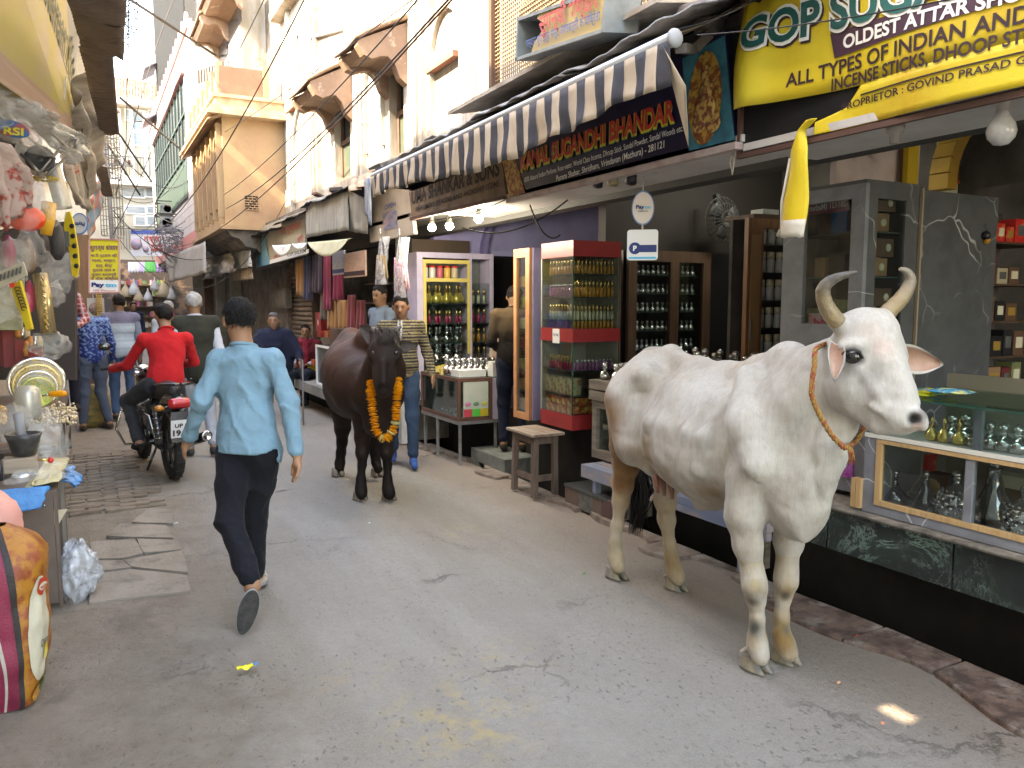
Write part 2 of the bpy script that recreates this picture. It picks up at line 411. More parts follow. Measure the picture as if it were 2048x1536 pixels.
def ground():
 xs=[-9,-5,-3,-2,-1.5]+[-1.2+i*.05 for i in range(92)];xs=[x for x in xs if x<3.36]+[3.4]
 ys=[-6,-3,-1]+[0+i*.05 for i in range(240)]+[12+i*.25 for i in range(40)]+[22,24,27,30,35,42]
 nx,ny=len(xs),len(ys);v=[]
 for y in ys:
  for i,x in enumerate(xs):
   xx=x
   if i==nx-1:xx=3.4+.025*mnoise.noise((y*2.5,0,1))+.012*mnoise.noise((y*9,0,1))
   v.append((xx,y,gz(x,y)))
 f=[(j*nx+i,j*nx+i+1,(j+1)*nx+i+1,(j+1)*nx+i)for j in range(ny-1)for i in range(nx-1)]
 mb=MB();mb.add(v,f,True)
 n0=[j*nx+nx-1 for j in range(ny)];base=len(mb.v)
 mb.add([(v[k][0]+.01,v[k][1],-.5)for k in n0],[]);mb.f+=[(n0[j],base+j,base+j+1,n0[j+1])for j in range(ny-1)];mb.sm+=[False]*(ny-1)
 return struct(mb.build('street',gm))
street=ground()
struct(MB().box(-400,400,-60,900,-.8,-.55).build('ground',mat('earth',(.12,.1,.08),.9)))
struct(MB().box(-9,12,41,60,-.5,-.02).build('pavement',mat('earth')))
dark=mat('drain_shade_black',(.01,.009,.008),.95,col2=(.017,.014,.012),scale=5)  # near black, stands for the shade in the recess under the shops
struct(MB().box(3.4,4.4,-4,18,-.54,-.3).build('drain_floor',dark))
struct(MB().box(3.78,3.84,-4,18,-.3,.55).build('drain_wall',dark))
slm=mat('flagstone',(.25,.215,.178),.85,col2=(.2,.168,.135),scale=5,bump=.5,bscale=22,dirt=(.1,.085,.07),dscale=4,dlo=.52,dhi=.7,stretch=(1,.5,1))
def slab(pts,h=.004):
 P=[PZ(u,v,0)for u,v in pts];c=sum(P,Vector())/len(P);Q=[]
 for i,p in enumerate(P):
  q=P[(i+1)%len(P)]
  for k in range(5):
   t=k/5;r=lerp(p,q,t);off=(c-r).normalized()*(-.012+.014*abs(mnoise.noise(r*9)));Q.append(r+off)
 tilt=rnd.uniform(-.004,.004)
 Q=[Vector((p.x,p.y,.002+tilt))for p in Q]
 MB().prism([p-Vector((0,0,.02))for p in Q],(0,0,.02+h)).build('flagstone',slm,street)
slab([(181,1205),(188,1150),(262,1140),(372,1152),(377,1182)]);slab([(189,1143),(196,1122),(243,1122),(262,1134)])
slab([(250,1122),(362,1103),(374,1146),(266,1134)]);slab([(184,1117),(182,1084),(268,1079),(284,1106),(244,1116)])
slab([(275,1079),(352,1082),(360,1100),(290,1106)]);slab([(215,1072),(242,1048),(330,1052),(345,1076),(272,1074)])
slab([(265,1044),(300,1016),(345,1020),(345,1046)]);
bm_=[mat('old_brick',(.19,.145,.105),.9,col2=(.135,.1,.075),scale=12,bump=.5,bscale=60),mat('worn_brick',(.235,.185,.14),.9,col2=(.17,.13,.1),scale=12,bump=.5,bscale=60)]
def brick_mesh(w,l,h,m,name='brick'):
 b=MB().box(-w/2,w/2,-l/2,l/2,-h,0).build(name,m,None,bevel=.006);return b
protos=[brick_mesh(.22,.068,.05,bm_[i])for i in(0,1)]
for r_ in range(34):
 y=6.9+r_*.082
 for c_ in range(4):
  x=-.33+c_*.236+(.118 if r_%2 else 0)+rnd.gauss(0,.006)
  if x>.42+.16*mnoise.noise((y*1.2,0,5))or rnd.random()<.1:continue
  o=protos[rnd.random()<.45].copy();COL.objects.link(o);o.parent=street
  o.location=(x,y,.001+rnd.gauss(0,.003));o.rotation_euler=(rnd.gauss(0,.02),rnd.gauss(0,.02),rnd.gauss(0,.03))
for o in protos:bpy.data.objects.remove(o)
km=[mat('red_sandstone',(.17,.11,.085),.85,col2=(.07,.045,.036),scale=9,lo=.42,hi=.6,bump=.9,bscale=16,dirt=(.24,.2,.17),dscale=5,dlo=.5,dhi=.62),mat('grey_kerb',(.23,.195,.165),.85,col2=(.14,.1,.08),scale=8,lo=.42,hi=.65,bump=.7,bscale=22)]
y=1.;k=0
while y<8.:
 ln=rnd.uniform(.32,.62);n=7
 outer=[(3.43+.02*mnoise.noise((y+ln*t/n,0,7))*2,y+.006+(ln-.012)*t/n)for t in range(n+1)]
 inner=[((3.13 if y<2.6 else 3.24)+.22*mnoise.noise(((y+ln*t/n)*1.6,0,2))+(.12 if y>3.2 and k%3 else 0),y+.006+(ln-.012)*t/n)for t in range(n,-1,-1)]
 pts=[Vector((a,b,-.12))for a,b in outer+inner]
 top=.012+rnd.uniform(0,.01)
 MB().prism(pts,(0,0,.12+top)).build('kerb_stone',km[0 if y<3. else 1],street,bevel=.008)
 y+=ln;k+=1
def scrap(u,v,r,colr,name,label,z=.004,cat='scrap'):
 p=PZ(u,v,z);mb=MB();n=7;tz=rnd.random()*6
 vs=[p+Vector((math.cos(tz+i*2*math.pi/n)*r*rnd.uniform(.5,1.1),math.sin(tz+i*2*math.pi/n)*r*rnd.uniform(.4,.9),rnd.uniform(0,.012)))for i in range(n)]
 mb.add([p+Vector((0,0,.012))]+vs,[(0,i+1,(i+1)%n+1)for i in range(n)])
 o=mb.build(name,mat(name+'_m%s'%colr,colr,.5));s=o.modifiers.new('solid','SOLIDIFY');s.thickness=.002
 return tag(o,label,cat)
w=thing('candy_wrapper','small crumpled yellow and blue wrapper lying on the road','wrapper',PZ(491,1336))
c0=PZ(491,1337,.006)
MB().sheet(lambda a,b:c0+Vector(((a-.5)*.075,(b-.5)*.035,.008*math.sin(a*9)*math.cos(b*5)+.006)),10,5,thick=(0,0,.002)).build('wrapper_body',mat('wrapper_yellow',(.75,.68,.03),.35),w)
MB().sheet(lambda a,b:c0+Vector((.034+a*.018,(b-.5)*.026,.012+.006*math.sin(a*9))),4,4,thick=(0,0,.002)).build('wrapper_end',mat('wrapper_blue',(.05,.25,.55),.35),w)
scrap(1715,1274,.02,'#c05030','dry_petal','orange scrap beside the reddish kerb stones right of the white cow')
scrap(1955,1362,.018,'#50a0c0','foil_scrap','tiny blue foil scrap on the kerb stones near the drain')
scrap(1765,1448,.014,'#c07858','petal','small pinkish petal on the road below the white cow hooves')
scrap(1677,1367,.012,'#b08060','pebble_chip','small tan chip on the road just right of the front hooves')
scrap(739,1047,.012,'#c0c0b8','paper_bit','tiny white paper bit on the road in front of the dark cow')
scrap(1168,1148,.012,'#5a8a5a','green_leaf_bit','tiny green leaf bit on the road left of the white cow')
scrap(352,1047,.02,'#b8b4aa','white_scrap','pale paper scrap beside the broken flagstones')
# facades
def wallX(mb,x0,x1,y0,y1,z0,z1,holes=()):
 ys=sorted({y0,y1,*[a for h in holes for a in h[:2]if y0<a<y1]});zs=sorted({z0,z1,*[a for h in holes for a in h[2:]if z0<a<z1]})
 for i in range(len(ys)-1):
  for j in range(len(zs)-1):
   cy,cz=(ys[i]+ys[i+1])/2,(zs[j]+zs[j+1])/2
   if any(h[0]<cy<h[1]and h[2]<cz<h[3]for h in holes):continue
   mb.box(x0,x1,ys[i],ys[i+1],zs[j],zs[j+1])
 return mb
plaster=mat('weathered_white_plaster',(.42,.4,.36),.9,col2=(.26,.21,.15),scale=2.2,lo=.48,hi=.7,stretch=(1,1,.22),bump=.6,bscale=14,dirt=(.2,.13,.08),dscale=1.9,dlo=.56,dhi=.74)
ochre=mat('ochre_plaster',(.4,.285,.165),.85,col2=(.34,.22,.14),scale=1.4,bump=.35,bscale=18,dirt=(.26,.17,.1),dscale=2.4,dlo=.56,dhi=.8)
terra=mat('terracotta_paint',(.3,.13,.09),.85,col2=(.34,.17,.12),scale=3,bump=.3,bscale=20,dirt=(.2,.12,.09),dscale=4)
dkplaster=mat('dark_plaster',(.17,.15,.13),.9,col2=(.08,.07,.06),scale=4,bump=.5,bscale=20)
wb=thing('white_building','long weathered white building with hooded windows above the shops','building',(3.4,11,3.1))
XW=3.4
def yy(u,v=250,x=XW):return yX(u,x,v)
Y0,Y1=yy(1003,190),15.5
w1=(yy(700),yy(668),zX(680,362,XW),zX(680,205,XW));w2=(yy(808),yy(779),zX(795,312,XW),zX(795,130,XW))
w3=(yy(950),yy(905),6.6,8.2);w4=(yy(590),yy(577),5.4,6.1);w5=(yy(602),yy(597),5.5,6.2)
mb=MB();wallX(mb,XW,XW+.45,Y0,Y1,3.,12.,[w1,w2,w5]);mb.box(XW+.45,9,Y0,Y1,3.,12.)
mb.build('wall',plaster,wb)
tr=MB()
for u in(585,632,640,722,730,840,852,868,940,950):
 y=yy(u);tr.box(XW-.07,XW,y-.05,y+.05,3.,12)
tr.build('pilaster',plaster,wb,kind='stuff')
MB().box(XW-.2,XW,Y0,Y1,zX(700,95,XW)+1.6,zX(700,95,XW)+1.75).build('cornice',plaster,wb)
for(ua,ub,va,vb)in((866,922,85,60),(580,618,226,196)):
 a_,b_=PX(ua,va+60 if ua>800 else va,XW),PX(ub,vb,XW);MB().box(XW-.09,XW,min(a_.y,b_.y),max(a_.y,b_.y),a_.z-.03,a_.z+.03).build('ledge',terra,wb)
def arch(y0,y1,z0,z1,x,t=.05,w=.07,m=plaster,parent=wb):
 mb=MB();c=(y0+y1)/2;r=(y1-y0)/2;pts=[(y0,z0),(y0,z1-r)]+[(c-r*math.cos(a),z1-r+r*1.15*math.sin(a))for a in[math.pi*i/10 for i in range(1,10)]]+[(y1,z1-r),(y1,z0)]
 for p,q in zip(pts,pts[1:]):mb.bar((x-t/2,p[0],p[1]),(x-t/2,q[0],q[1]),w,t,up=(1,0,0))
 mb.build('arch_moulding',m,parent)
arch(yy(625),yy(588),3.4,zX(605,220,XW),XW);arch(yy(930),yy(868),3.9,zX(900,20,XW),XW);arch(yy(768),yy(735),3.6,zX(750,110,XW),XW)
greenw=mat('faded_green_shutter',(.04,.07,.055),.7,col2=(.08,.08,.055),scale=5,bump=.3)
frm=mat('old_window_frame',(.11,.06,.045),.8,col2=(.13,.1,.08),scale=6)
for(a,b,z0,z1),tone in((w1,0),(w2,1)):
 fr=MB();X1=XW+.1
 fr.box(X1,X1+.05,a,a+.06,z0,z1);fr.box(X1,X1+.05,b-.06,b,z0,z1);fr.box(X1,X1+.05,a+.06,b-.06,z1-.07,z1);fr.box(X1,X1+.05,a+.06,b-.06,z0,z0+.07)
 f=fr.build('window',frm,wb)
 zm=z0+(z1-z0)*.52
 MB().box(X1+.02,X1+.04,a+.06,b-.06,z0+.07,zm).build('shutter',greenw,f);MB().box(X1+.03,X1+.045,a+.06,b-.06,zm,z1-.07).build('pane',mat('dark_pane',(.02,.025,.03),.15),f)
 MB().box(X1-.005,X1+.05,a+.06,b-.06,zm-.03,zm+.03).build('rail',frm,f)
hoodm=mat('hood_plaster',(.3,.205,.15),.85,col2=(.22,.145,.11),scale=3,bump=.3,bscale=25,dirt=(.5,.44,.36),dscale=3,dlo=.6,dhi=.7)
def hood(y0,y1,z,dp=.5,drop=.42,parent=wb,x=XW):
 o=MB().sheet(lambda a,b:Vector((x-dp*b,y0-.06+(y1-y0+.12)*a,z+.12-drop*.62*b**1.2-.02*math.sin(a*math.pi))),10,5,thick=(0,0,.05)).build('window_hood',hoodm,parent)
 for yb in(y0-.02,y1-.12):
  prof=[(0,0),(-dp*.95,-drop*.56),(-dp*.95,-drop*.66),(-dp*.84,-drop*.86),(-dp*.68,-drop*.92),(-dp*.52,-drop*.84),(-dp*.38,-drop*.82),(-dp*.24,-drop*.98),(-dp*.15,-drop*1.25),(0,-drop*1.4)]
  MB().prism([(x+p[0],yb,z+.09+p[1])for p in prof],(0,.14,0)).build('bracket',hoodm,o)
 MB().prism([(x+a*dp,y0+.12,z+.08+b*drop)for a,b in((0,-.05),(-.9,-.6),(-.8,-.78),(-.4,-.72),(0,-.9))],(0,y1-y0-.24,0)).build('soffit',hoodm,o)
hood(w1[0]-.12,w1[1]+.12,w1[3]+.3,.62,.55);hood(w2[0]-.12,w2[1]+.12,w2[3]+.3,.62,.5)
MB().tube([(XW,yy(692),zX(692,55,XW)),(XW-.05,yy(628),zX(628,52,XW)-.15)],.03,8).build('pipe',mat('grey_pipe',(.2,.2,.2),.6),wb)
MB().tube([(XW-.02,yy(513),3.2),(XW-.02,yy(513),12)],.05,8).build('drain_pipe',mat('grey_pipe'),wb)
# jharokha house
jh=thing('jharokha_house','ochre balcony house with carved cornice and pierced vent beside the white building','house',(2.9,18,3))
JX,JY0,JY1=2.3,15.5,19.9;jz0,jz1=3.05,4.98
mb=MB();mb.box(JX,XW,JY0,JY1,jz0,jz1);mb.box(2.9,9,JY0+1.2,26,jz1,5.6)
mb.build('wall',ochre,jh);MB().box(3.6,9,15.5,33,0,3.).build('ground_floor',dkplaster,jh)  # ground floor coloured dark for the shade inside its shops
up=MB();up.box(2.9,9,JY0+1.35,26.5,5.6,13);up.build('upper_wall',plaster,jh)
MB().box(XW-.001,3.6,15.5,17,3.,12).build('side_wall',dkplaster,jh)
cor=MB()
for k,(o_,za,zb)in enumerate(((.28,4.98,5.05),(.2,5.05,5.15),(.12,5.15,5.3),(.16,5.3,5.36))):cor.box(JX-o_,XW-.002,JY0-o_,JY1+.1,za,zb)
cor.build('cornice',mat('pale_cornice',(.5,.4,.27),.85,col2=(.36,.25,.16),scale=5,bump=.4,bscale=30),jh)
par=MB();par.box(JX-.02,JX+.06,JY0+.06,JY1,5.36,5.8);par.box(JX-.02,XW-.25,JY0-.02,JY0+.06,5.36,5.88);par.build('parapet',terra,jh)
for i in range(7):
 y=JY0+.05+i*.72;MB().box(JX-.06,JX+.04,y-.05,y+.05,5.36,5.95).build('parapet_post',ochre,jh)
MB().box(XW-.35,XW-.25,JY0-.05,JY0+.05,5.36,5.95).build('parapet_post',ochre,jh)
MB().sheet(lambda a,b:Vector((JX-.02-.24*b,JY0-.15+(JY1-JY0+.2)*a,4.98-.1*b)),14,3,thick=(0,0,.03)).build('eave',mat('stone_eave',(.3,.21,.14),.8,col2=(.2,.14,.1),scale=6),jh)
for i in range(6):
 y=JY0+.12+i*.72
 MB().box(JX-.1,JX,y-.04,y+.04,jz0+.15,jz1-.1).build('carved_post',ochre,jh)
 if i<5:
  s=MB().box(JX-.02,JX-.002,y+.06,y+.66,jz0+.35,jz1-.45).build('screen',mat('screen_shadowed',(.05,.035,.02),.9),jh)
  for q in range(5):MB().box(JX-.04,JX-.02,y+.1+q*.12,y+.13+q*.12,jz0+.35,jz1-.45).build('screen_bar',ochre,s)
  arch(y+.06,y+.66,jz0+.35,jz1-.3,JX,.06,.06,ochre,jh)
MB().box(JX-.1,XW-.002,JY0-.08,JY1+.05,jz0-.08,jz0).build('base_moulding',ochre,jh)
prof=[(0,0),(-1.08,0),(-1.,-.12),(-.86,-.16),(-.74,-.3),(-.55,-.34),(-.42,-.48),(-.22,-.5),(-.1,-.62),(0,-.64)]
MB().prism([(XW+p[0],JY0+.02,jz0-.08+p[1])for p in prof],(0,4.2,0)).build('corbel',dkplaster,jh)
vc=PY(503,403,JY0);vt=MB().box(vc.x-.115,vc.x+.115,JY0-.012,JY0-.002,vc.z-.17,vc.z+.1).build('vent',mat('dark_hollow',(.012,.01,.008),.9),jh)
for r_ in range(7):
 wd=.115 if r_<5 else .115-(r_-4)*.035
 MB().box(vc.x-wd,vc.x+wd,JY0-.022,JY0-.012,vc.z-.165+r_*.045,vc.z-.15+r_*.045).build('vent_bar',ochre,vt)
 for q in range(3):
  xq=vc.x-wd+.05+q*.075+(.035 if r_%2 else 0)
  if xq<vc.x+wd:MB().box(xq,xq+.012,JY0-.021,JY0-.012,vc.z-.15+r_*.045,vc.z-.12+r_*.045).build('vent_bar',ochre,vt)
for(ua,ub,va,vb)in((462,433,160,60),(492,452,110,8)):
 y0,y1=yX(ub,2.9,80),yX(ua,2.9,80);y0,y1=min(y0,y1),max(y0,y1);z1=zX(ub,vb,2.9);z0=zX(ub,va,2.9)
 MB().box(2.885,2.9-.002,y0+.35,y1-.35,z0+.1,z1-.5).build('window',mat('dark_pane'),jh)
 hood(y0+.2,y1-.2,z1-.1,.6,.5,jh,2.9)
for i in range(12):
 p=PX(398+i*5.5,166-i*1.2,2.5);MB().bar(p,p+Vector((0,0,.28)),.025).build('spike',mat('rusty_iron',(.1,.07,.05),.8,col2=(.05,.04,.035),scale=12),jh)
 # tiled pink and white house
pk=thing('tiled_house','narrow white panelled house with pink trim and black netting beyond the ochre balcony','house',(2.35,26,0))
white_tile=mat('white_cladding',(.5,.49,.5),.5,col2=(.4,.39,.41),scale=1.5,bump=.05)
pinkm=mat('pink_trim',(.55,.24,.22),.7,col2=(.45,.2,.2),scale=5)
PXX=2.35;PY0,PY1=20.,33.
zt=lambda u,v:zX(u,v,PXX)
MB().box(PXX+.06,9,PY0,PY1,2.9,8.).build('wall',mat('grey_render',(.4,.4,.4),.9),pk)
hole=(21.6,31.5,4.3,7.2)
for r_ in range(22):
 z0=3.35+r_*.215
 segs=[(PY0,PY1)]if not(hole[2]-.2<z0<hole[3])else[(PY0,hole[0]),(hole[1],PY1)]
 for a,b in segs:MB().box(PXX,PXX+.055,a+.003,b,z0+.008,z0+.207).build('cladding_board',white_tile,pk)
MB().box(PXX-.03,PXX+.05,PY0,PY1,3.,3.34).build('pink_band',pinkm,pk)
MB().box(PXX-.08,PXX+.02,hole[0]-.2,hole[1]+.2,7.2,7.42).build('pink_beam',pinkm,pk)
sc=MB()
for i in range(18):y=PY0+.3+i*.72;sc.prism([(PXX-.05,y,7.95),(PXX-.05,y,8.2),(PXX-.05,y+.18,8.35),(PXX-.05,y+.36,8.2),(PXX-.05,y+.72,8.12),(PXX-.05,y+.72,7.95)],(.06,0,0))
sc.build('scalloped_trim',pinkm,pk)
gl_=mat('dusty_glazing',(.035,.045,.05),.25,col2=(.07,.08,.085),scale=2,stretch=(1,1,.3))
MB().box(PXX+.03,PXX+.05,hole[0],hole[1],hole[2],hole[3]).build('glazing',gl_,pk)
for i in range(13):
 y=hole[0]+(hole[1]-hole[0])*i/12;MB().box(PXX-.01,PXX+.03,y-.03,y+.03,hole[2],hole[3]).build('mullion',mat('blue_green_metal',(.025,.05,.05),.5),pk)
for z_ in(hole[2]+1.,hole[2]+2.):MB().box(PXX-.015,PXX+.025,hole[0],hole[1],z_,z_+.05).build('transom',mat('blue_green_metal'),pk)
MB().box(PXX-.01,PXX+.03,hole[0],hole[1],hole[2],hole[2]+.9).build('apron_panel',mat('teal_panel',(.025,.06,.055),.5,col2=(.03,.05,.045),scale=3,stretch=(1,3,.3)),pk)
netm=mat('black_net',(.03,.033,.036),.8)
nb=MB();ny_=64;nz_=30
NY=29.2
for i in range(ny_+1):
 y=PY0+1+(NY-PY0-1)*i/ny_;nb.bar((PXX,y,8.2),(PXX,y,12.5),.035)
for j in range(nz_+1):nb.bar((PXX+.01,PY0+1,8.2+4.3*j/nz_),(PXX+.01,NY,8.2+4.3*j/nz_),.035)
nb.build('safety_net',netm,pk,kind='stuff')
MB().box(PXX+.3,8,PY0+.5,29,8.,12.5).build('net_shade_box',mat('net_shade_dark',(.06,.065,.075),.9),pk)  # dark box added behind the net so the terrace looks shaded
for z_,yb in((9.3,30.2),(7.9,31.2)):
 MB().hexa([(PXX-.4,yb-1.6,z_-.25),(PXX,yb-1.6,z_),(PXX,yb,z_),(PXX-.4,yb,z_-.25),(PXX-.4,yb-1.6,z_-.21),(PXX,yb-1.6,z_+.04),(PXX,yb,z_+.04),(PXX-.4,yb,z_-.21)]).build('tin_awning',mat('slate_tin',(.1,.1,.13),.6),pk)
 # caged air conditioners
acm=mat('ac_casing',(.34,.35,.33),.6,col2=(.22,.22,.21),scale=6,bump=.1);cg=mat('cage_iron',(.05,.045,.04),.7)
def ac(u0,v0,u1,v1,dep,label):
 a,b=D(u0,v0,dep),D(u1,v1,dep);c=(a+b)/2;w_=abs(b.x-a.x)*.98+.02;h_=abs(a.z-b.z)
 t=thing('air_conditioner',label,'air conditioner',c,'caged air conditioners on the tiled house')
 k=MB().cbox(c+Vector((0,.25,0)),(w_*.62,.3,h_*.74)).build('casing',acm,t)
 MB().lathe(c+Vector((0.,.1,0)),[(0.,-.02),(h_*.27,-.02),(h_*.27,0.),(0.,0.)],14,(0,-1,0)).build('fan_grille',mat('ac_grille',(.09,.09,.09),.6),k)
 cgm=MB()
 for sx in(-.5,.5):
  for sy in(-.05,.65):
   cgm.bar(c+Vector((sx*w_,sy,-h_/2)),c+Vector((sx*w_,sy,h_/2)),.03)
  for sz in(-.5,.5):cgm.bar(c+Vector((sx*w_,-.05,sz*h_)),c+Vector((sx*w_,.65,sz*h_)),.03)
  for q in range(1,5):cgm.bar(c+Vector((sx*w_,-.05,(q/5-.5)*h_)),c+Vector((sx*w_,.65,(q/5-.5)*h_)),.015)
 for sz in(-.5,.5):
  for sy in(-.05,.65):cgm.bar(c+Vector((-w_/2,sy,sz*h_)),c+Vector((w_/2,sy,sz*h_)),.03)
 cgm.build('cage',cg,t)
ac(313,403,358,430,23.5,'upper caged air conditioner unit jutting from the white panelled house');ac(312,428,358,462,22.5,'lower caged air conditioner unit jutting out above the tangle of cables')
# house closing the street
eb=thing('end_house','pale house closing the street with brick parapet, glazed floors and balcony grilles','house',(2,36,0))
EY=36.
ebw=mat('cream_render',(.5,.46,.37),.9,col2=(.38,.34,.26),scale=.8,dirt=(.4,.34,.25),dscale=1,dlo=.6,dhi=.8)
def E_(u,v):return PY(u,v,EY)
zE=lambda v,u=280:E_(u,v).z
xE=lambda u,v=400:E_(u,v).x
MB().box(-8,14,EY,EY+8,0,zE(205)).build('wall',ebw,eb)
brk=[mat('parapet_brick',(.3,.13,.07),.9,col2=(.42,.24,.14),scale=4,bump=.3),mat('parapet_brick_pale',(.42,.26,.17),.9)]
MB().box(-8,14,EY+.5,EY+.8,zE(205),zE(152)).build('brick_parapet',mat('parapet_mortar',(.38,.33,.27),.9),eb)
pa=[MB().box(0,.22,0,.03,0,.07).build('brick',brk[i],None)for i in(0,1)]
zz0,zz1=zE(205),zE(152);n_=0
for r_ in range(int((zz1-zz0)/.09)):
 for c_ in range(13):
  o=pa[rnd.random()<.35].copy();COL.objects.link(o);o.parent=eb
  o.location=Vector((xE(222)+c_*.245+(.12 if r_%2 else 0),EY+.47,zz0+r_*.09+.01))-eb.location;n_+=1
for o in pa:bpy.data.objects.remove(o)
MB().box(-8,14,EY-.6,EY+.6,zE(217),zE(205)).build('ledge',mat('white_ledge',(.75,.72,.68),.8),eb)
MB().box(-8,14,EY-.5,EY,zE(374),zE(357)).build('balcony_slab',mat('white_ledge'),eb)
wh=mat('white_paint_metal',(.75,.75,.75),.5);pane_m=mat('grey_blue_pane',(.22,.27,.3),.2,col2=(.34,.36,.36),scale=2,stretch=(1,1,6))
for(va,vb,us)in((222,242,(250,296,322)),(244,262,(262,294,324)),(266,292,(264,296,326)),(375,395,(242,290,330)),(412,428,(250,292,328)),(432,452,(268,292,328))):
 for ua,ub in zip(us,us[1:]):
  a,b=E_(ua,vb),E_(ub,va);w_=MB().box(a.x,b.x,EY-.06,EY-.002,a.z,b.z).build('window',wh,eb)
  MB().box(a.x+.06,b.x-.06,EY-.075,EY-.062,a.z+.06,b.z-.06).build('pane',pane_m,w_)
for u in(244,268,294,316):p=E_(u,355);MB().box(p.x-.06,p.x+.06,EY-.15,EY-.08,zE(355),zE(222)).build('white_post',wh,eb)
gr=mat('dark_grille',(.12,.11,.1),.6)
for(za,zb,off)in((zE(355),zE(318),.45),(zE(205),zE(158),.3),(zE(500),zE(458),.1)):
 m_=wh if zb>8 else gr
 for i in range(26):
  x=xE(225)+i*.105;MB().box(x,x+.02,EY-off-.02,EY-off,za,zb).build('grille_bar',m_,eb)
 MB().box(xE(222),xE(336),EY-off-.03,EY-off+.01,zb-.04,zb).build('grille_rail',m_,eb)
MB().prism([(xE(220),EY-.4,zE(232)),(xE(248),EY-.4,zE(232)),(xE(234),EY-.4,zE(222))],(0,.3,0)).build('red_gable',terra,eb)
tk=E_(283,150);tkt=thing('water_tank','white ribbed plastic water tank on the roof of the end house','water tank',(tk.x,EY+2,tk.z))
prof=[(0,0),(.62,0)];
for i in range(8):prof+=[(.62,i*.14),(.66,i*.14+.03),(.66,i*.14+.09),(.62,i*.14+.12)]
prof+=[(.5,1.2),(.25,1.3),(.22,1.36),(0,1.37)]
MB().lathe((tk.x,EY+2,tk.z-.3),prof,24).build('tank_body',mat('tank_plastic',(.8,.8,.8),.4),tkt)
MB().lathe((tk.x,EY+2,tk.z+1.06),[(0.,0),(.2,0),(.2,.05),(0,.06)],12).build('tank_lid',mat('tank_lid',(.1,.1,.1),.6),tkt)
MB().box(2.2,6,EY+1,EY+5,zE(150)-.5,zE(90)).build('stair_tower',mat('white_ledge'),eb)
# left row of houses, their height shades the street
lh=thing('left_house_row','tall house row on the left side behind the stalls and tin awnings','house',(-3,12,0))
LX=-1.15;LH=7.55;lwm=mat('left_wall_plaster',(.46,.41,.34),.9,col2=(.34,.3,.25),scale=1.2)
def to_wall(p):t=(LX-p.x)/sdir.x;return p+sdir*t
sun_gaps=[]  # openings made in the wall so sun patches reach the road
for(ua,va,ub,vb)in((1745,1400,1950,1422),(1985,1455,2060,1500)):
 P_=[to_wall(PZ(u,v,0))for u,v in((ua,va),(ub,vb),(ua,vb),(ub,va))];sun_gaps.append((min(p.y for p in P_)+.08,max(p.y for p in P_)-.05,min(p.z for p in P_)+.04,max(p.z for p in P_)-.04))
c_=to_wall(Vector((2.95,9.15,2.7)))  # slot made to let a sun patch fall on the cream sign
wallX(MB(),LX-.3,LX,-8,3.,0,LH,sun_gaps).build('wall',lwm,lh)
wallX(MB(),LX-.3,LX,3.,33,0,LH,[(c_.y-.22,c_.y+.12,c_.z-.12,c_.z+.1)]).build('wall',lwm,lh)
MB().box(-7,LX-.31,12,33,0,LH-.6).build('wall',lwm,lh)
MB().box(-7,-1.25,33.2,35.5,0,5.).build('wall',lwm,lh)
# shops on the right
YS=yX
def lamp_light(nm,loc,w_,c_,par):
 l=bpy.data.lights.new(nm,'POINT');l.energy=w_;l.color=c_;l.shadow_soft_size=.05;o=bpy.data.objects.new(nm,l);COL.objects.link(o);o.parent=par;o.location=Vector(loc)-root_loc(par)
def quadX(pts,x,th=.03):
 P=[PX(u,v,x)for u,v in pts];return MB().prism(P,(th,0,0))
conc=mat('grey_concrete',(.25,.24,.22),.85,col2=(.16,.15,.135),scale=4,bump=.4,bscale=25)
white_soffit=mat('soffit_paint',(.5,.48,.46),.7,col2=(.38,.35,.33),scale=2,dirt=(.15,.12,.1),dscale=3,dlo=.58,dhi=.8,bump=.1)
woodd=mat('dark_wood',(.075,.04,.026),.6,col2=(.11,.062,.04),scale=5,stretch=(6,6,.5),bump=.2)
brownw=mat('brown_wood',(.26,.12,.055),.5,col2=(.17,.075,.035),scale=6,stretch=(6,6,.6),bump=.15)
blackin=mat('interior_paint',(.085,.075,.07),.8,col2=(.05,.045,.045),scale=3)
def veins(nt,co,c,b):
 n=nd(nt,'ShaderNodeTexNoise');n.inputs['Scale'].default_value=1.4;n.inputs['Detail'].default_value=3;nt.links.new(co,n.inputs['Vector'])
 av=nd(nt,'ShaderNodeVectorMath',operation='MULTIPLY_ADD');av.inputs[1].default_value=(.9,.9,.9);nt.links.new(n.outputs['Color'],av.inputs[0]);nt.links.new(co,av.inputs[2])
 v=nd(nt,'ShaderNodeTexVoronoi',feature='DISTANCE_TO_EDGE');v.inputs['Scale'].default_value=2.6;nt.links.new(av.outputs[0],v.inputs['Vector'])
 mr=nd(nt,'ShaderNodeMapRange');mr.inputs[1].default_value=.016;mr.inputs[2].default_value=.003;nt.links.new(v.outputs['Distance'],mr.inputs[0])
 mm=nd(nt,'ShaderNodeMath',operation='MULTIPLY');nt.links.new(mr.outputs[0],mm.inputs[0]);nt.links.new(noise_fac(nt,co,1.7,.44,.62,3),mm.inputs[1])
 return mixc(nt,mm.outputs[0],c,(.48,.49,.5,1))
lam=mat('grey_marble_laminate',(.2,.21,.235),.35,col2=(.155,.16,.18),scale=9,extra=veins)
lamd=mat('dark_grey_laminate',(.085,.088,.092),.4,col2=(.065,.066,.07),scale=9,extra=veins)
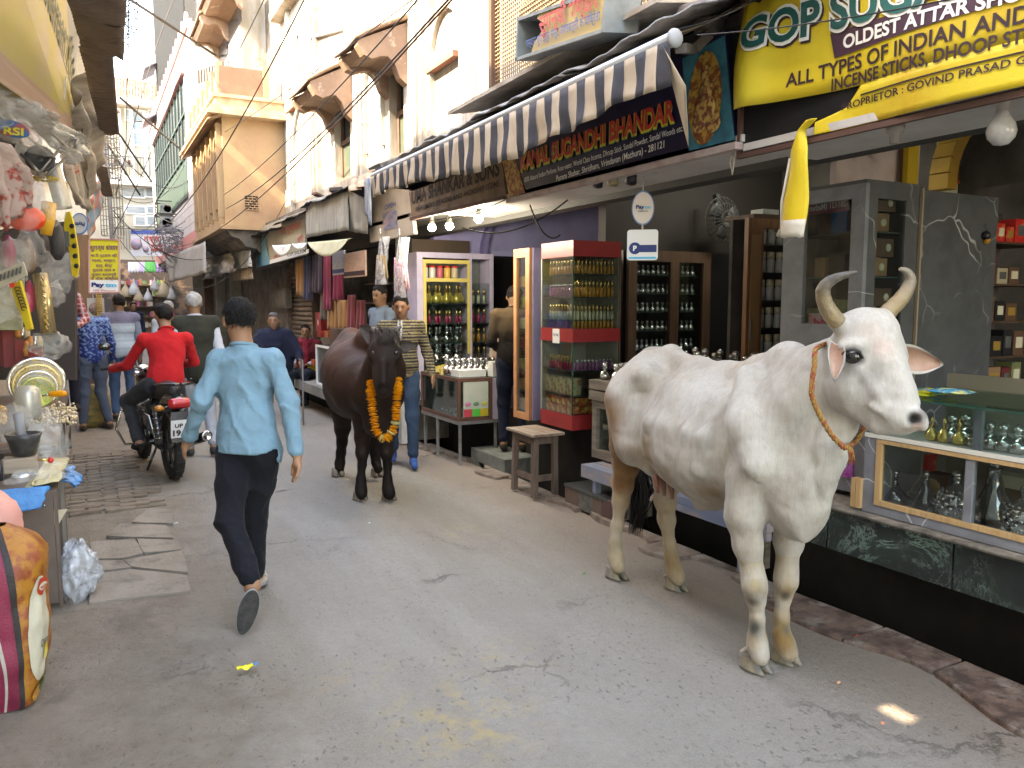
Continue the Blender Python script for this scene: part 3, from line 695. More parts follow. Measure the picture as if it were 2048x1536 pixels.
def gveins(nt,co,c,b):
 n=nd(nt,'ShaderNodeTexNoise');n.inputs['Scale'].default_value=2.2;n.inputs['Detail'].default_value=10;n.inputs['Roughness'].default_value=.72;n.inputs['Distortion'].default_value=2.2;nt.links.new(co,n.inputs['Vector'])
 s=nd(nt,'ShaderNodeMath',operation='SUBTRACT');nt.links.new(n.outputs[0],s.inputs[0]);s.inputs[1].default_value=.5
 ab=nd(nt,'ShaderNodeMath',operation='ABSOLUTE');nt.links.new(s.outputs[0],ab.inputs[0])
 mr=nd(nt,'ShaderNodeMapRange');mr.inputs[1].default_value=.022;mr.inputs[2].default_value=0.;nt.links.new(ab.outputs[0],mr.inputs[0])
 m2=nd(nt,'ShaderNodeMath',operation='MULTIPLY');nt.links.new(mr.outputs[0],m2 .inputs[0]);nt.links.new(noise_fac(nt,co,1.8,.45,.62,5),m2 .inputs[1])
 c=mixc(nt,m2 .outputs[0],c,(.24,.38,.32,1))
 v=nd(nt,'ShaderNodeTexVoronoi',feature='DISTANCE_TO_EDGE');v.inputs['Scale'].default_value=5;av=nd(nt,'ShaderNodeVectorMath',operation='MULTIPLY_ADD');av.inputs[1].default_value=(.8,.8,.8)
 nt.links.new(n.outputs['Color'],av.inputs[0]);nt.links.new(co,av.inputs[2]);nt.links.new(av.outputs[0],v.inputs['Vector'])
 m3=nd(nt,'ShaderNodeMapRange');m3 .inputs[1].default_value=.02;m3 .inputs[2].default_value=.002;m3 .inputs[4].default_value=.6;nt.links.new(v.outputs['Distance'],m3 .inputs[0])
 m4=nd(nt,'ShaderNodeMath',operation='MULTIPLY');nt.links.new(m3 .outputs[0],m4 .inputs[0]);nt.links.new(noise_fac(nt,co,3,.45,.6,4),m4 .inputs[1])
 return mixc(nt,m4 .outputs[0],c,(.42,.48,.46,1))
gmarble=mat('green_black_marble',(.014,.018,.018),.35,col2=(.022,.036,.032),scale=4,extra=gveins,dirt=(.07,.065,.06),dscale=3,dlo=.58,dhi=.85)
sb=thing('shop_row','row of small open-fronted perfume shops under the long white building','shop building',(5,6,.5))
MB().box(3.86,7,-3,15.5,0.,.55).build('platform',conc,sb)
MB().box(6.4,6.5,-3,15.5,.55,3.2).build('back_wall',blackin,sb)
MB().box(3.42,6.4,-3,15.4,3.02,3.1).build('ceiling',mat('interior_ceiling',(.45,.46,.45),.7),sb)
for y,m_,xx in((8.55,mat('lilac_wall',(.3,.29,.52),.8,col2=(.24,.22,.4),scale=2,bump=.3,bscale=16,dirt=(.2,.17,.22),dscale=4,dlo=.6,dhi=.8),3.55),(6.05,mat('brown_side_wall',(.03,.024,.024),.7),4.2),(11.2,dkplaster,3.5)):
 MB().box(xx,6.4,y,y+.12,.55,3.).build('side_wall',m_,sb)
MB().box(3.5,3.62,11.3,15.4,0.,3.).build('front_wall',dkplaster,sb)
MB().box(2.9,3.42,3.01,6.75,2.425,2.46).build('soffit',white_soffit,sb)
MB().box(2.9,3.42,-2,3.,2.375,2.41).build('soffit',white_soffit,sb)
MB().box(2.95,3.42,6.76,9.4,2.5,2.54).build('soffit',dkplaster,sb)
MB().box(3.42,3.56,-2,15.4,2.38,3.02).build('beam',mat('dark_beam',(.05,.045,.042),.7),sb)
MB().box(3.,3.44,2.3,15.4,3.04,3.1).build('canopy_slab',dkplaster,sb)
MB().box(3.,3.06,2.98,6.8,2.46,3.04).build('fascia_back',blackin,sb)
tin=mat('weathered_tin',(.26,.27,.28),.5,col2=(.15,.15,.155),scale=4,metal=0.,bump=.4,bscale=12,dirt=(.07,.06,.055),dscale=2.5,dlo=.5,dhi=.62)
felt=mat('black_felt',(.03,.028,.028),.8,bump=.6,bscale=12)
def canopy_sheet(y0,y1,x0,x1,z0,z1,m_,name,parent,wav=.012,seed=0):
 return MB().sheet(lambda a,b:Vector((x0+(x1-x0)*b+.03*mnoise.noise((a*4+seed,0,0)),y0+(y1-y0)*a,z0+(z1-z0)*b+wav*math.sin(a*(y1-y0)*22)*1.+.05*mnoise.noise((a*3,b*2,seed)))),int(abs(y1-y0)*14),5,thick=(0,0,.012)).build(name,m_,parent)
for i,(a,b)in enumerate(((2.4,4.3),(4.25,5.6),(5.55,7.2))):canopy_sheet(a,b,3.45,2.62,3.3-i*.03,3.02-i*.02,tin,'tin_sheet',sb,.01,i)
for i,(a,b)in enumerate(((7.1,9.3),(9.2,11.6),(11.5,13.8),(13.7,15.6))):canopy_sheet(a,b,3.42,2.8-.05*(i%2),3.2-i*.05,3.03-i*.06,felt,'felt_sheet',sb,.006,i+4)
for i in range(16):
 y=6.8+i*.55+rnd.random()*.2;MB().cbox((3.+rnd.random()*.3,y,3.2-i*.012),(rnd.uniform(.1,.35),rnd.uniform(.08,.3),rnd.uniform(.03,.09)),Matrix.Rotation(rnd.random()*3,3,'Z')@Matrix.Rotation(.3,3,'Y')).build('roof_scrap',[tin,felt,frm][i%3],sb)
 # marble shop
XM=3.42;zb,zt_=.325,.545
y_a,y_b,y_c=YS(1655,XM,1050),YS(1905,XM,1140),YS(2170,XM,1250)
pl=thing('marble_counter','grey marble-patterned shop counter with glass display on a green marble plinth','counter',(3.6,1.8,.3))
for a,b in((y_a+.005,3.12),(y_b+.005,y_a-.005),(y_c,y_b-.005),(0,y_c-.01)):MB().box(XM,XM+.03,a,b,zb,zt_).build('marble_slab',gmarble,pl)
MB().box(XM+.03,3.8,0,3.12,zb+.02,zt_).build('plinth_core',conc,pl)
MB().sheet(lambda a,b:Vector((3.39+.4*b,0+3.14*a,zt_+.002+.004*mnoise.noise((a*20,b*3,0)))),60,3,thick=(0,0,.02)).build('ledge',mat('worn_ledge',(.22,.2,.17),.8,col2=(.09,.08,.07),scale=9,bump=.5,bscale=40),pl)
XC=3.44
zc0,zc1=.572,zX(1930,905,XC);zwin0,zwin1=zX(1770,1000,XC),zX(1770,893,XC)
yl,ym0,ym1=YS(1727,XC,950),YS(1928,XC,980),YS(1944,XC,980);yw0=YS(1762,XC,950)
fr=MB()
fr.box(XC,XC+.03,0,yl,zc0,zwin0-.02);fr.box(XC,XC+.03,0,yl,zwin1+.02,zc1);fr.box(XC,XC+.03,yw0+.02,yl,zwin0-.02,zwin1+.02)
fr.box(XC,XC+.03,ym1,ym0,zwin0-.02,zwin1+.02)
fr.build('case_frame',lam,pl)
pine=mat('pine_trim',(.5,.33,.16),.6,col2=(.4,.25,.12),scale=6,stretch=(8,8,.6),bump=.1)
tm=MB();tm.box(XC-.006,XC+.02,0,yw0+.03,zwin0-.035,zwin0-.01);tm.box(XC-.006,XC+.02,yw0,yw0+.03,zwin0-.01,zwin1+.01)
tm.build('pine_trim',pine,pl)
MB().box(XC-.006,XC+.02,0,yw0+.03,zwin1+.012,zwin1+.03).build('pine_trim',pine,pl)
MB().box(XC+.012,XC+.016,0,yw0,zwin0-.01,zwin1+.012).build('display_pane',glass(),pl)
MB().box(XC+.02,4.1,0,yl,zc0-.01,zc0+.01).build('case_floor',mat('white_laminate',(.62,.62,.6),.4),pl)
MB().box(4.08,4.1,0,yl,zc0,1.25).build('case_back',mat('case_back_board',(.3,.27,.22),.7),pl)
MB().box(XC+.03,4.08,yl-.02,yl,zc0+.01,zc1).build('case_side',lam,pl)
zgt=zX(1940,815,XC)
MB().box(XC,4.08,0,yl,zc1,zc1+.012).build('upper_shelf',mat('white_laminate'),pl)
MB().box(XC-.004,XC+.008,0,yl,zc1-.004,zc1+.016).build('shelf_lip',mat('pale_trim',(.6,.6,.56),.5),pl)
MB().box(XC+.003,XC+.007,0,yl,zc1+.017,zgt).build('upper_pane',glass(),pl)
MB().box(XC+.008,XC+.03,ym1-.02,ym0-.02,zc1+.012,zgt).build('divider',lam,pl)
gtop=glass('green_glass',(.7,.9,.84),.25,.95)
MB().box(XC-.03,4.15,0,yl+.02,zgt,zgt+.01).build('glass_top',gtop,pl)
MB().box(XC-.033,XC-.03,0,yl+.02,zgt,zgt+.01).build('glass_edge',mat('glass_edge',(.02,.07,.055),.2),pl)
pp=MB();pp.box(3.62,3.65,2.63,3.35,.6,1.35);pp.build('side_panel',lam,pl)
st=PX(1698,930,3.61);tag(MB().box(3.606,3.612,st.y-.03,st.y+.04,st.z-.07,st.z+.07).build('sticker',mat('magenta_print',(.28,.02,.25),.5,col2=(.45,.15,.45),scale=30),pl),'purple sticker on the side panel')
wbp=PX(1715,990,3.44);wk=thing('wooden_block','small stack of pale wooden strips standing on the plinth ledge','wooden block',(3.44,wbp.y,zt_+.04))
for i in range(2):MB().box(3.42,3.46,wbp.y-.03+i*.03,wbp.y-.004+i*.03,zt_+.04,zt_+.19).build('strip',pine,wk)
# bottles
clear=glass('bottle_glass',(.9,.93,.94),.75,.86)
gold=mat('gold_cap',(.75,.5,.18),.25,metal=.9);silver=mat('silver_cap',(.7,.7,.72),.25,metal=.9)
amber=mat('amber_oil',(.55,.25,.04),.2,coat=.5);paleoil=mat('pale_oil',(.55,.52,.36),.2,coat=.5);rose=mat('rose_oil',(.42,.03,.1),.2,coat=.5);dkoil=mat('dark_oil',(.06,.04,.03),.2,coat=.5)
violet=mat('violet_bottle',(.3,.1,.22),.2,coat=.6);lb=mat('cream_label',(.65,.6,.45),.6);blk=mat('black_box',(.02,.02,.022),.4)
purple_glass=mat('lustre_glass',(.3,.25,.28),.08,coat=1.,spec=.9)
def attar(kind,s=1.):
 """decanter with ball stopper / vials; origin at its base"""
 t=thing('perfume_bottle','x','bottle')
 if kind=='ball':
  MB().lathe((0,0,0),[(.02*s,0),(.034*s,.004*s),(.036*s,.03*s),(.026*s,.05*s),(.011*s,.06*s),(.011*s,.072*s),(.016*s,.076*s),(.016*s,.08*s)],10).build('bottle_body',clear,t)
  MB().lathe((0,0,.002),[(.018*s,0),(.03*s,.004*s),(.031*s,.026*s),(0.,.027*s)],10).build('perfume',amber,t)
  MB().ball((0,0,.098*s),.019*s,10).build('stopper',clear,t)
 elif kind=='vial':
  MB().lathe((0,0,0),[(.009*s,0),(.011*s,.002),(.011*s,.05*s),(.006*s,.055*s)],8).build('bottle_body',amber,t)
  MB().lathe((0,0,.055*s),[(.008*s,0),(.0075*s,.04*s),(0.003,.042*s)],8).build('cap',gold,t)
 elif kind=='silver':
  MB().lathe((0,0,0),[(.014*s,0),(.016*s,.003),(.016*s,.06*s),(.01*s,.066*s)],8).build('bottle_body',mat('frosted_vial',(.5,.52,.52),.15,coat=.5),t)
  MB().lathe((0,0,.066*s),[(.014*s,0),(.014*s,.03*s),(0.003,.031*s)],8).build('cap',lb,t)
 elif kind=='violet':
  MB().lathe((0,0,0),[(.013*s,0),(.015*s,.003),(.011*s,.03*s),(.014*s,.05*s),(.006*s,.058*s)],8).build('bottle_body',violet,t)
  MB().ball((0,0,.066*s),.01*s,8).build('cap',silver,t)
 elif kind=='fancy':
  MB().lathe((0,0,0),[(.016*s,0),(.028*s,.01*s),(.03*s,.03*s),(.012*s,.055*s),(.01*s,.065*s)],10).build('bottle_body',mat('gilt_glass',(.6,.45,.12),.15,coat=.8,metal=.5),t)
  MB().lathe((0,0,.065*s),[(.012*s,0),(.005*s,.02*s),(.01*s,.03*s),(.002*s,.05*s)],8).build('stopper',gold,t)
 elif kind=='big':
  MB().lathe((0,0,0),[(.03*s,0),(.075*s,.01*s),(.08*s,.045*s),(.03*s,.085*s),(.014*s,.12*s),(.014*s,.14*s),(.02*s,.145*s)],14).build('bottle_body',glass('lustre_clear',(.75,.68,.76),.5,.75),t)
  MB().ball((0,0,.165*s),.022*s,10).build('stopper',clear,t)
 elif kind=='cone':
  MB().lathe((0,0,0),[(.085*s,0),(.088*s,.008*s),(.03*s,.14*s),(.018*s,.2*s),(.024*s,.21*s)],16).build('bottle_body',glass('lustre_clear'),t)
  MB().ball((0,0,.235*s),.024*s,10).build('stopper',clear,t)
 elif kind=='globe':
  b=MB();prof=[(.03*s,0)]+[(math.sin(a)*.095*s,.095*s-math.cos(a)*.095*s)for a in[math.pi*i/12 for i in range(2,11)]]+[(.02*s,.2*s),(.02*s,.225*s),(.028*s,.235*s)]
  b.lathe((0,0,0),prof,18)
  for i in range(3,10):
   a=math.pi*i/12;n=12
   for k in range(n):
    f=2*math.pi*(k+(i%2)*.5)/n
    b.ball((math.sin(a)*.094*s*math.cos(f),math.sin(a)*.094*s*math.sin(f),.095*s-math.cos(a)*.095*s),.013*s*math.sin(a),6)
  b.build('bottle_body',glass('hobnail_glass',(.7,.6,.66),.75,.72),t);MB().ball((0,0,.25*s),.026*s,10).build('stopper',clear,t)
 return t
B_={}
def bottle(kind,loc,label,group=None,s=1.,cont=None,rz=None):
 key=(kind,s,cont)
 if key not in B_:
  B_[key]=t=attar(kind,s)
  if cont is not None:
   for ch in t.children:
    if ch.name.startswith('perfume')or(kind=='vial'and ch.name.startswith('bottle_body')):ch.data.materials[0]=cont
  t.location=loc
 else:t=dup(B_[key],loc)
 t['label']=label;t.rotation_euler=(0,0,rnd.random()*6)
 if group:t['group']=group
 elif'group'in t:del t['group']
 return t
z1=zc0+.012
def atX(u,v,x):p=PX(u,v,x);return p
for kind,u,s,lab in(('big',1788,1.,'clear decanter with a gold bow left in the lower counter window'),('cone',1850,.82,'squat patterned decanter with white scrolls beside the hobnail globe'),('globe',1912,.88,'hobnail glass globe decanter left of the counter divider'),('cone',1987,1.35,'tall cone shaped clear decanter in the right counter window'),('globe',2050,.85,'hobnail glass globe decanter at the right picture edge')):
 p=PX(u,1000,3.66);bottle(kind,(3.66,p.y,z1),lab,None,s)
def carton(c,size,m_,label,cat='box',group=None,name='carton',rot=None):
 t=MB().cbox((0,0,0),size,rot).build(name,m_,None,bevel=.002);t.location=c;return tag(t,label,cat,group)
redb=mat('red_gift_box',(.62,.03,.03),.35,col2=(.7,.16,.06),scale=10,lo=.52,hi=.58);goldp=mat('gold_print',(.55,.33,.08),.35,metal=.4)
for u,h,lab in((1790,.26,'tall red and gold gift box behind the decanters'),(1838,.24,'red gift box behind the squat decanter'),(1880,.15,'low brown box with gold lettering behind the globe')):
 p=PX(u,960,3.95);b=carton((3.93,p.y,z1+h/2),(.08,.17,h),redb if h>.2 else woodd,lab,'gift box')
 r=MB().lathe((-.042,0,0),[(0,0),(.045,0),(.045,.003),(0,.003)],10,(-1,0,0)).build('ornament',goldp,None);r.parent=b
p=PX(2035,950,3.9);b=carton((3.9,p.y,z1+.11),(.1,.22,.22),lb,'cream and brown gift box in the right counter window','gift box');r=MB().box(-.054,-.051,-.09,.09,-.09,.05).build('printed_panel',mat('brown_print',(.16,.09,.05),.5),None);r.parent=b
z2=zc1+.013
gr_='bottles in the counter top display'
for i,u in enumerate((1870,1882,1895,1912,1925)):bottle('fancy',(3.53+.05*(i%2),PX(u,850,3.55).y,z2),'gilded bottle in the counter display beside the packets',gr_,1.)
bottle('ball',(3.56,PX(1905,850,3.56).y,z2),'dark based bottle among the gilded bottles of the counter',None,1.15,dkoil)
bottle('ball',(3.6,PX(1932,850,3.6).y,z2),'clear rounded bottle just left of the display divider',None,1.2,paleoil)
for i,u in enumerate((1960,1975,1990,2003,2017,2032,2046,2062)):bottle('ball',(3.55+.06*(i%2),PX(u,860,3.58).y,z2),'clear ball stoppered bottle of yellow oil in the right display','ball stoppered bottles in the right display',1.05,amber if i%2 else paleoil)
pk_m=[mat('lime_packet',(.45,.62,.05),.25,col2=(.75,.75,.08),scale=12),mat('blue_packet',(.05,.38,.68),.25,col2=(.75,.8,.35),scale=14,lo=.5,hi=.56),mat('yellow_packet',(.75,.7,.06),.25,col2=(.1,.45,.65),scale=10,lo=.5,hi=.55)]
for i,(u,v,w_,r_,k,lab)in enumerate(((1845,770,.17,.3,0,'lime green packet lying at the back on the glass counter top'),(1868,783,.19,-.2,2,'yellow and blue packet lying on the glass counter top'),(1912,782,.19,.35,1,'light blue packet lying on top beside the cow ear'))):
 q=PX(u,v,3.66);t=MB();cx,cy=3.62+.04*(i%2),PX(u,v,3.66).y;R_=Matrix.Rotation(r_+1.4,3,'Z')
 f=lambda a,b,s_:Vector((cx,cy,zgt+.013+i*.014))+R_@Vector(((a-.5)*w_,(b-.5)*w_*.72,s_*.016*(math.sin(a*math.pi)*math.sin(b*math.pi))**.5+.004*mnoise.noise((a*7,b*7,i))))
 t.sheet(lambda a,b:f(a,b,1),12,10);t.sheet(lambda a,b:f(a,1-b,-.6),12,10)
 tag(t.build('packet',pk_m[k]),lab,'packet','bright packets on the glass top')
 # big grey cabinet behind the cow head
cb=thing('grey_cabinet','tall grey marble-laminate cabinet with glass windows and an open dark door','cabinet',(4.,3.2,.6))
CX=3.75;cy0=YS(1727,CX,500);cy1=YS(1566,CX,500);ct=zX(1727,366,CX);ch0,ch1=zX(1700,650,CX),zX(1700,398,CX)
fa,fb=YS(1700,CX,500),YS(1607,CX,500)
f=MB();wallX(f,CX,CX+.03,cy0,cy1,.6,ct,[(fa,fb,ch0,ch1)]);f.build('street_face',lam,cb)
x1,x2,x3,x4=PY(1752,500,cy0).x,PY(1808,500,cy0).x,PY(1836,500,cy0).x,PY(1987,500,cy0).x
f=MB()
for a,b,za,zb_ in((CX+.03,x1,.6,ct),(x2,x3-.01,.6,ct),(x1,x2,.6,ch0),(x1,x2,ch1,ct)):f.box(a,b,cy0,cy0+.03,za,zb_)
f.build('camera_face',lamd,cb)
d=MB().box(x3+.004,x4,cy0-.015,cy0+.015,.6,ct-.01).build('door',lamd,cb)
kb=PY(1972,448,cy0-.02);MB().tube([kb,kb+Vector((0,-.01,-.08))],.003,5).build('hook',silver,d)
MB().ball(kb+Vector((0,-.01,-.1)),.022,8).build('dried_flower',mat('dried_marigold',(.45,.22,.03),.8),d);MB().ball(kb+Vector((-.01,-.01,-.07)),.03,7).build('dark_tassel',blk,d)
MB().box(x3-.009,x3+.003,cy0-.02,cy0-.002,.6,ct).build('hinge',mat('pale_brown_edge',(.3,.24,.17),.6),cb)
MB().box(CX+.04,x3,cy1-.04,cy1,.6,ct).build('far_side',lamd,cb)
MB().box(x3-.03,x3-.012,cy0+.03,cy1-.04,.6,ct).build('back',blackin,cb)
MB().box(CX,x3,cy0,cy1,ct,ct+.02).build('top',lamd,cb)
MB().box(CX+.004,CX+.008,fa,fb,ch0,ch1).build('pane',glass(),cb);MB().box(x1,x2,cy0+.012,cy0+.016,ch0,ch1).build('pane',glass(),cb)
shz=[ch0-.01,ch0+.27,ch0+.52,ch0+.76]
for z in shz:MB().box(CX+.035,x3-.035,cy0+.035,cy1-.05,z-.008,z).build('shelf',mat('glass_shelf',(.05,.08,.08),.15),cb)
boxes=[mat('kraft_box',(.3,.17,.09),.6,bump=.1),mat('maroon_box',(.16,.03,.035),.4),mat('blue_box',(.03,.08,.2),.4),mat('brown_gift',(.13,.07,.045),.4),mat('cream_box',(.4,.34,.24),.6),blk,mat('green_tin',(.14,.18,.08),.4,col2=(.3,.25,.1),scale=12)]
n=0
for si,z in enumerate(shz):
 y=cy0+.08
 if z+.2>ct:continue
 while y<cy1-.16:
  w_,h_=rnd.uniform(.07,.14),rnd.uniform(.08,.2);k=rnd.randrange(len(boxes));x=CX+rnd.uniform(.12,.2)
  carton((x,y+w_/2,z+h_/2+.001),(.1,w_*.95,h_),boxes[k],'%s carton on shelf %s of the grey cabinet'%(['kraft','maroon','blue','dark brown','cream','black','green patterned'][k],['by the cow horn','above the horn base','at mid height','topmost'][si]),'carton','cartons in the grey cabinet');y+=w_+.01
 for q in range(2):
  h_=.1;b=carton((x1+.1+.05*q,cy0+.12,z+.055+.11*q),(.16,.12,.1),boxes[[0,3][q]],'%s box stacked behind the %s of the narrow cabinet window'%(['kraft','brown'][q],['lowest glass','second shelf glass','third shelf glass','top glass'][si]),'box','stacked gift boxes in the narrow window')
  e=MB().lathe((.03,-.062,0),[(0,0),(.022,0),(.022,.002),(0,.002)],12,(0,-1,0)).build('round_sticker',lb,None);e.parent=b
pnk=PX(1632,632,CX+.06);carton((CX+.1,pnk.y,shz[0]+.035),(.06,.13,.07),mat('pink_logo_box',(.55,.3,.3),.4,col2=(.6,.04,.15),scale=14,lo=.5,hi=.55),'pink and white soap box low in the grey cabinet window','soap box')
bn=quadX([(1610,405),(1699,398),(1699,420),(1610,432)],CX+.05,.004);ban=bn.build('printed_banner',mat('maroon_banner',(.18,.03,.05),.5),cb)
lettering(ban,'-281121 (Mathura)',PX(1697,412,CX+.045),PX(1612,424,CX+.045),.035,mat('pale_print',(.5,.45,.45),.6),lift=-.004)
bw=thing('shop_back_arch','ochre painted arch with pale green wall behind the grey cabinet','arch',(5.6,2.9,1.6))
PYA=4.15
gy=mat('pale_green_wall',(.42,.44,.3),.8);yo=mat('ochre_arch_paint',(.4,.24,.04),.7,col2=(.3,.18,.04),scale=4)
a0,a1=PY(1900,300,PYA),PY(1975,300,PYA);MB().box(a0 .x-.1,a1 .x,PYA,PYA+.05,1.6,3.).build('green_wall',gy,bw)
def archp(u0,u1,v0,v1,y,w_):
 pts=[PY(u0+(u1-u0)*(1-math.cos(t)),v1+(v0-v1)*math.sin(t),y)for t in[math.pi/2*i/8 for i in range(9)]]
 b=MB()
 for p,q in zip(pts,pts[1:]):b.bar(p,q,.12,w_,up=(0,1,0))
 return b.build('arch_rib',yo,bw)
archp(1885,1980,225,380,PYA-.08,.16);archp(1985,2120,260,380,PYA-.16,.2)
ma=PY(1908,350,PYA-.02);mk=thing('wall_mask','dark horned demon mask hanging on the green wall','mask',ma)
MB().ball(ma,.09,12,(.6,.35,1.15)).build('mask_face',mat('mask_brown',(.09,.03,.02),.5),mk)
for sx in(-1,1):MB().tube([ma+Vector((sx*.03,-.02,.08)),ma+Vector((sx*.06,-.02,.12)),ma+Vector((sx*.03,-.02,.15))],[.012,.008,.002],6).build('mask_horn',blk,mk)
MB().ball(ma+Vector((0,-.035,-.06)),.028,8,(1.2,.3,.5)).build('mouth',mat('mask_red',(.45,.04,.03),.5),mk)
MB().box(PY(1672,340,3.9).x,PY(1838,340,3.9).x,3.9,3.95,1.9,3.).build('patched_wall',mat('patched_pink_wall',(.58,.5,.5),.8,col2=(.42,.35,.35),scale=3,dirt=(.12,.1,.1),dscale=4,dlo=.55,dhi=.7),bw)
MB().box(PY(1815,340,3.8).x,PY(1836,340,3.8).x,3.8,3.84,1.9,3.).build('yellow_post',mat('yellow_paint',(.55,.38,.03),.6),bw)
shf=thing('box_shelf','dark shelf rack packed with incense boxes at the right picture edge','shelf rack',(5.2,3.1,.6))
SY=3.3
for z in(.7,1.,1.25,1.5,1.76,2.05):MB().box(4.7,6.2,SY,SY+.35,z-.015,z).build('shelf',woodd,shf)
MB().box(4.7,6.2,SY+.35,SY+.38,.6,2.3).build('back',blackin,shf);MB().box(4.68,4.7,SY,SY+.38,.6,2.3).build('side',woodd,shf)
i=0
for z in(.7,1.,1.25,1.5,1.76,2.05):
 x=4.86
 while x<5.9:
  w_=rnd.uniform(.09,.17);h_=rnd.uniform(.1,.2);k=rnd.randrange(7)
  b=carton((x+w_/2,SY+.08,z+h_/2),(w_*.94,.12,h_),boxes[k]if z<2 else redb,'%s incense box on the rack %s'%(['kraft','maroon','blue','dark brown','cream','black','green'][k]if z<2 else'red',{.7:'bottom row',1.:'second row',1.25:'third row',1.5:'fourth row',1.76:'fifth row',2.05:'top row'}[z]),'incense box','incense boxes on the right rack')
  e=MB().box(-w_*.3,w_*.3,-.063,-.061,-h_*.2,h_*.25).build('printed_panel',[lb,goldp,silver][i%3],None);e.parent=b
  x+=w_+.012;i+=1
  # Kamal shop interior
ks=thing('wall_display_case','dark brown glass fronted wall case full of small dark bottles','display case',(4.9,5.9,.6))
KY=5.85
xa=[PY(u,600,KY).x for u in(1252,1268,1335,1352,1400,1415)]
for a,b in((xa[0],xa[1]),(xa[2],xa[3]),(xa[4],xa[5])):MB().box(a,b,KY-.04,KY,.6,2.).build('door_post',woodd,ks)
MB().box(xa[0],xa[5],KY-.04,KY,2.,2.1).build('top_rail',woodd,ks)
MB().box(xa[0],xa[5]+.9,KY+.05,KY+.1,.6,2.1).build('back',mat('black_panel',(.012,.012,.014),.3),ks)
MB().box(xa[1],xa[4],KY-.02,KY-.016,.62,2.).build('pane',glass(),ks)
for j in range(7):MB().box(xa[1],xa[4],KY-.01,KY+.05,.85+j*.17,.857+j*.17).build('glass_shelf',mat('glass_shelf'),ks)
for j in range(7):
 for i in range(12):bottle('ball',(xa[1]+.05+i*(xa[4]-xa[1]-.08)/12,KY+.02,.858+j*.17),'tiny dark bottle in the wall case at the back of the shop','dark bottles in the wall case',.8,dkoil)
fp=PY(1440,440,5.75);fn=thing('wall_fan','round caged wall fan in the dark shop above the white cow','fan',fp)
R0=.21;cgf=MB()
for i in range(24):
 a=2*math.pi*i/24;cgf.tube([fp+Vector((.03*math.cos(a),-.1,.03*math.sin(a))),fp+Vector((R0*.7*math.cos(a),-.085,R0*.7*math.sin(a))),fp+Vector((R0*math.cos(a),-.03,R0*math.sin(a)))],.003,4)
for rr,dy in((R0,-.03),(R0*.7,-.085),(R0*.35,-.1)):cgf.tube([fp+Vector((rr*math.cos(2*math.pi*i/24),dy,rr*math.sin(2*math.pi*i/24)))for i in range(25)],.004,4)
cgf.build('cage',mat('fan_wire',(.05,.05,.05),.5),fn)
for k in range(3):
 a=k*2.09+.4;MB().sheet(lambda s_,t_:fp+Vector(((.04+.14*s_)*math.cos(a+(t_-.5)*.9),-.05+.03*(t_-.5),(.04+.14*s_)*math.sin(a+(t_-.5)*.9))),4,4,thick=(0,.004,0)).build('blade',mat('fan_blade',(.04,.04,.045),.5),fn)
MB().lathe(fp+Vector((0,-.06,0)),[(0.,0),(.045,0),(.05,.04),(.05,.1),(0,.1)],12,(0,1,0)).build('motor',blk,fn);MB().bar(fp+Vector((0,0.,0.)),fp+Vector((0,.06,.24)),.05).build('bracket',blk,fn)
for i,(u,v)in enumerate(((1470,367),(1538,368),(1562,372))):
 p=PZ(u,v,3.)if False else PY(u,v,5.2);t=thing('downlight','%s small glowing downlight in the shop ceiling'%['left','middle','right'][i],'downlight',(p.x,5.2,min(p.z,2.98)))
 MB().lathe((p.x,5.2,2.985),[(0.,0),(.05,0),(.05,.03),(0,.03)],12).build('rim',silver,t)
 MB().lathe((p.x,5.2,2.98),[(0.,0),(.038,0),(.038,.004),(0,.004)],12).build('lamp',mat('led',(1,1,1),emit=(.9,1,1),estr=14),t);lamp_light('downlight_lamp',(p.x,5.2,2.9),.35,(.85,1,1),t)
bc=thing('tall_bottle_case','brown wood glass case of silver capped bottles beside the grey cabinet','display case',(4.3,4.35,.6))
BY=4.3;bx0,bx1,bx2=PY(1493,600,BY).x,PY(1524,600,BY).x,PY(1566,600,BY).x;bt=PY(1500,435,BY).z
MB().box(bx0,bx1,BY,BY+.04,.6,bt).build('door_frame',brownw,bc);MB().box(bx0+.03,bx1-.03,BY-.006,BY,.75,bt-.12).build('inner_moulding',mat('light_wood',(.34,.19,.09),.5),bc)
MB().box(bx1,bx2+.2,BY,BY+.04,bt-.07,bt).build('top_rail',brownw,bc);MB().box(bx0,bx2+.3,BY+.16,BY+.19,.6,bt).build('back',blackin,bc)
MB().box(bx0+.03,bx0+.04,BY-.02,BY-.006,1.35,1.5).build('handle',silver,bc)
MB().box(bx0+.05,bx2,BY,BY+.3,bt,bt+.03).build('top',woodd,bc)
j=0
for z in[.62+k*.205 for k in range(8)]:
 MB().box(bx1,bx2+.22,BY,BY+.15,z-.008,z).build('shelf',mat('glass_shelf'),bc)
 for i in range(6):bottle('silver',(bx1+.03+i*.045,BY+.05+.03*(i%2),z),'silver capped bottle on the shelves of the brown case','silver capped bottles in the brown case',1.6)
rt_=PY(1540,420,BY);tag(MB().cbox((rt_.x,BY+.05,bt+.05),(.16,.12,.035)).build('router',mat('router_shell',(.45,.5,.5),.4)),'small pale box lying on top of the brown bottle case','router')
ac_=thing('attar_counter','wooden counter crowded with ball stoppered attar bottles behind the white cow','counter',(4,4.6,.55))
greyw=mat('weathered_grey_wood',(.21,.18,.15),.8,col2=(.12,.1,.085),scale=5,stretch=(1,.3,4),bump=.4,bscale=30)
MB().box(3.95,4.35,4.,5.3,.55,1.1).build('case',woodd,ac_)
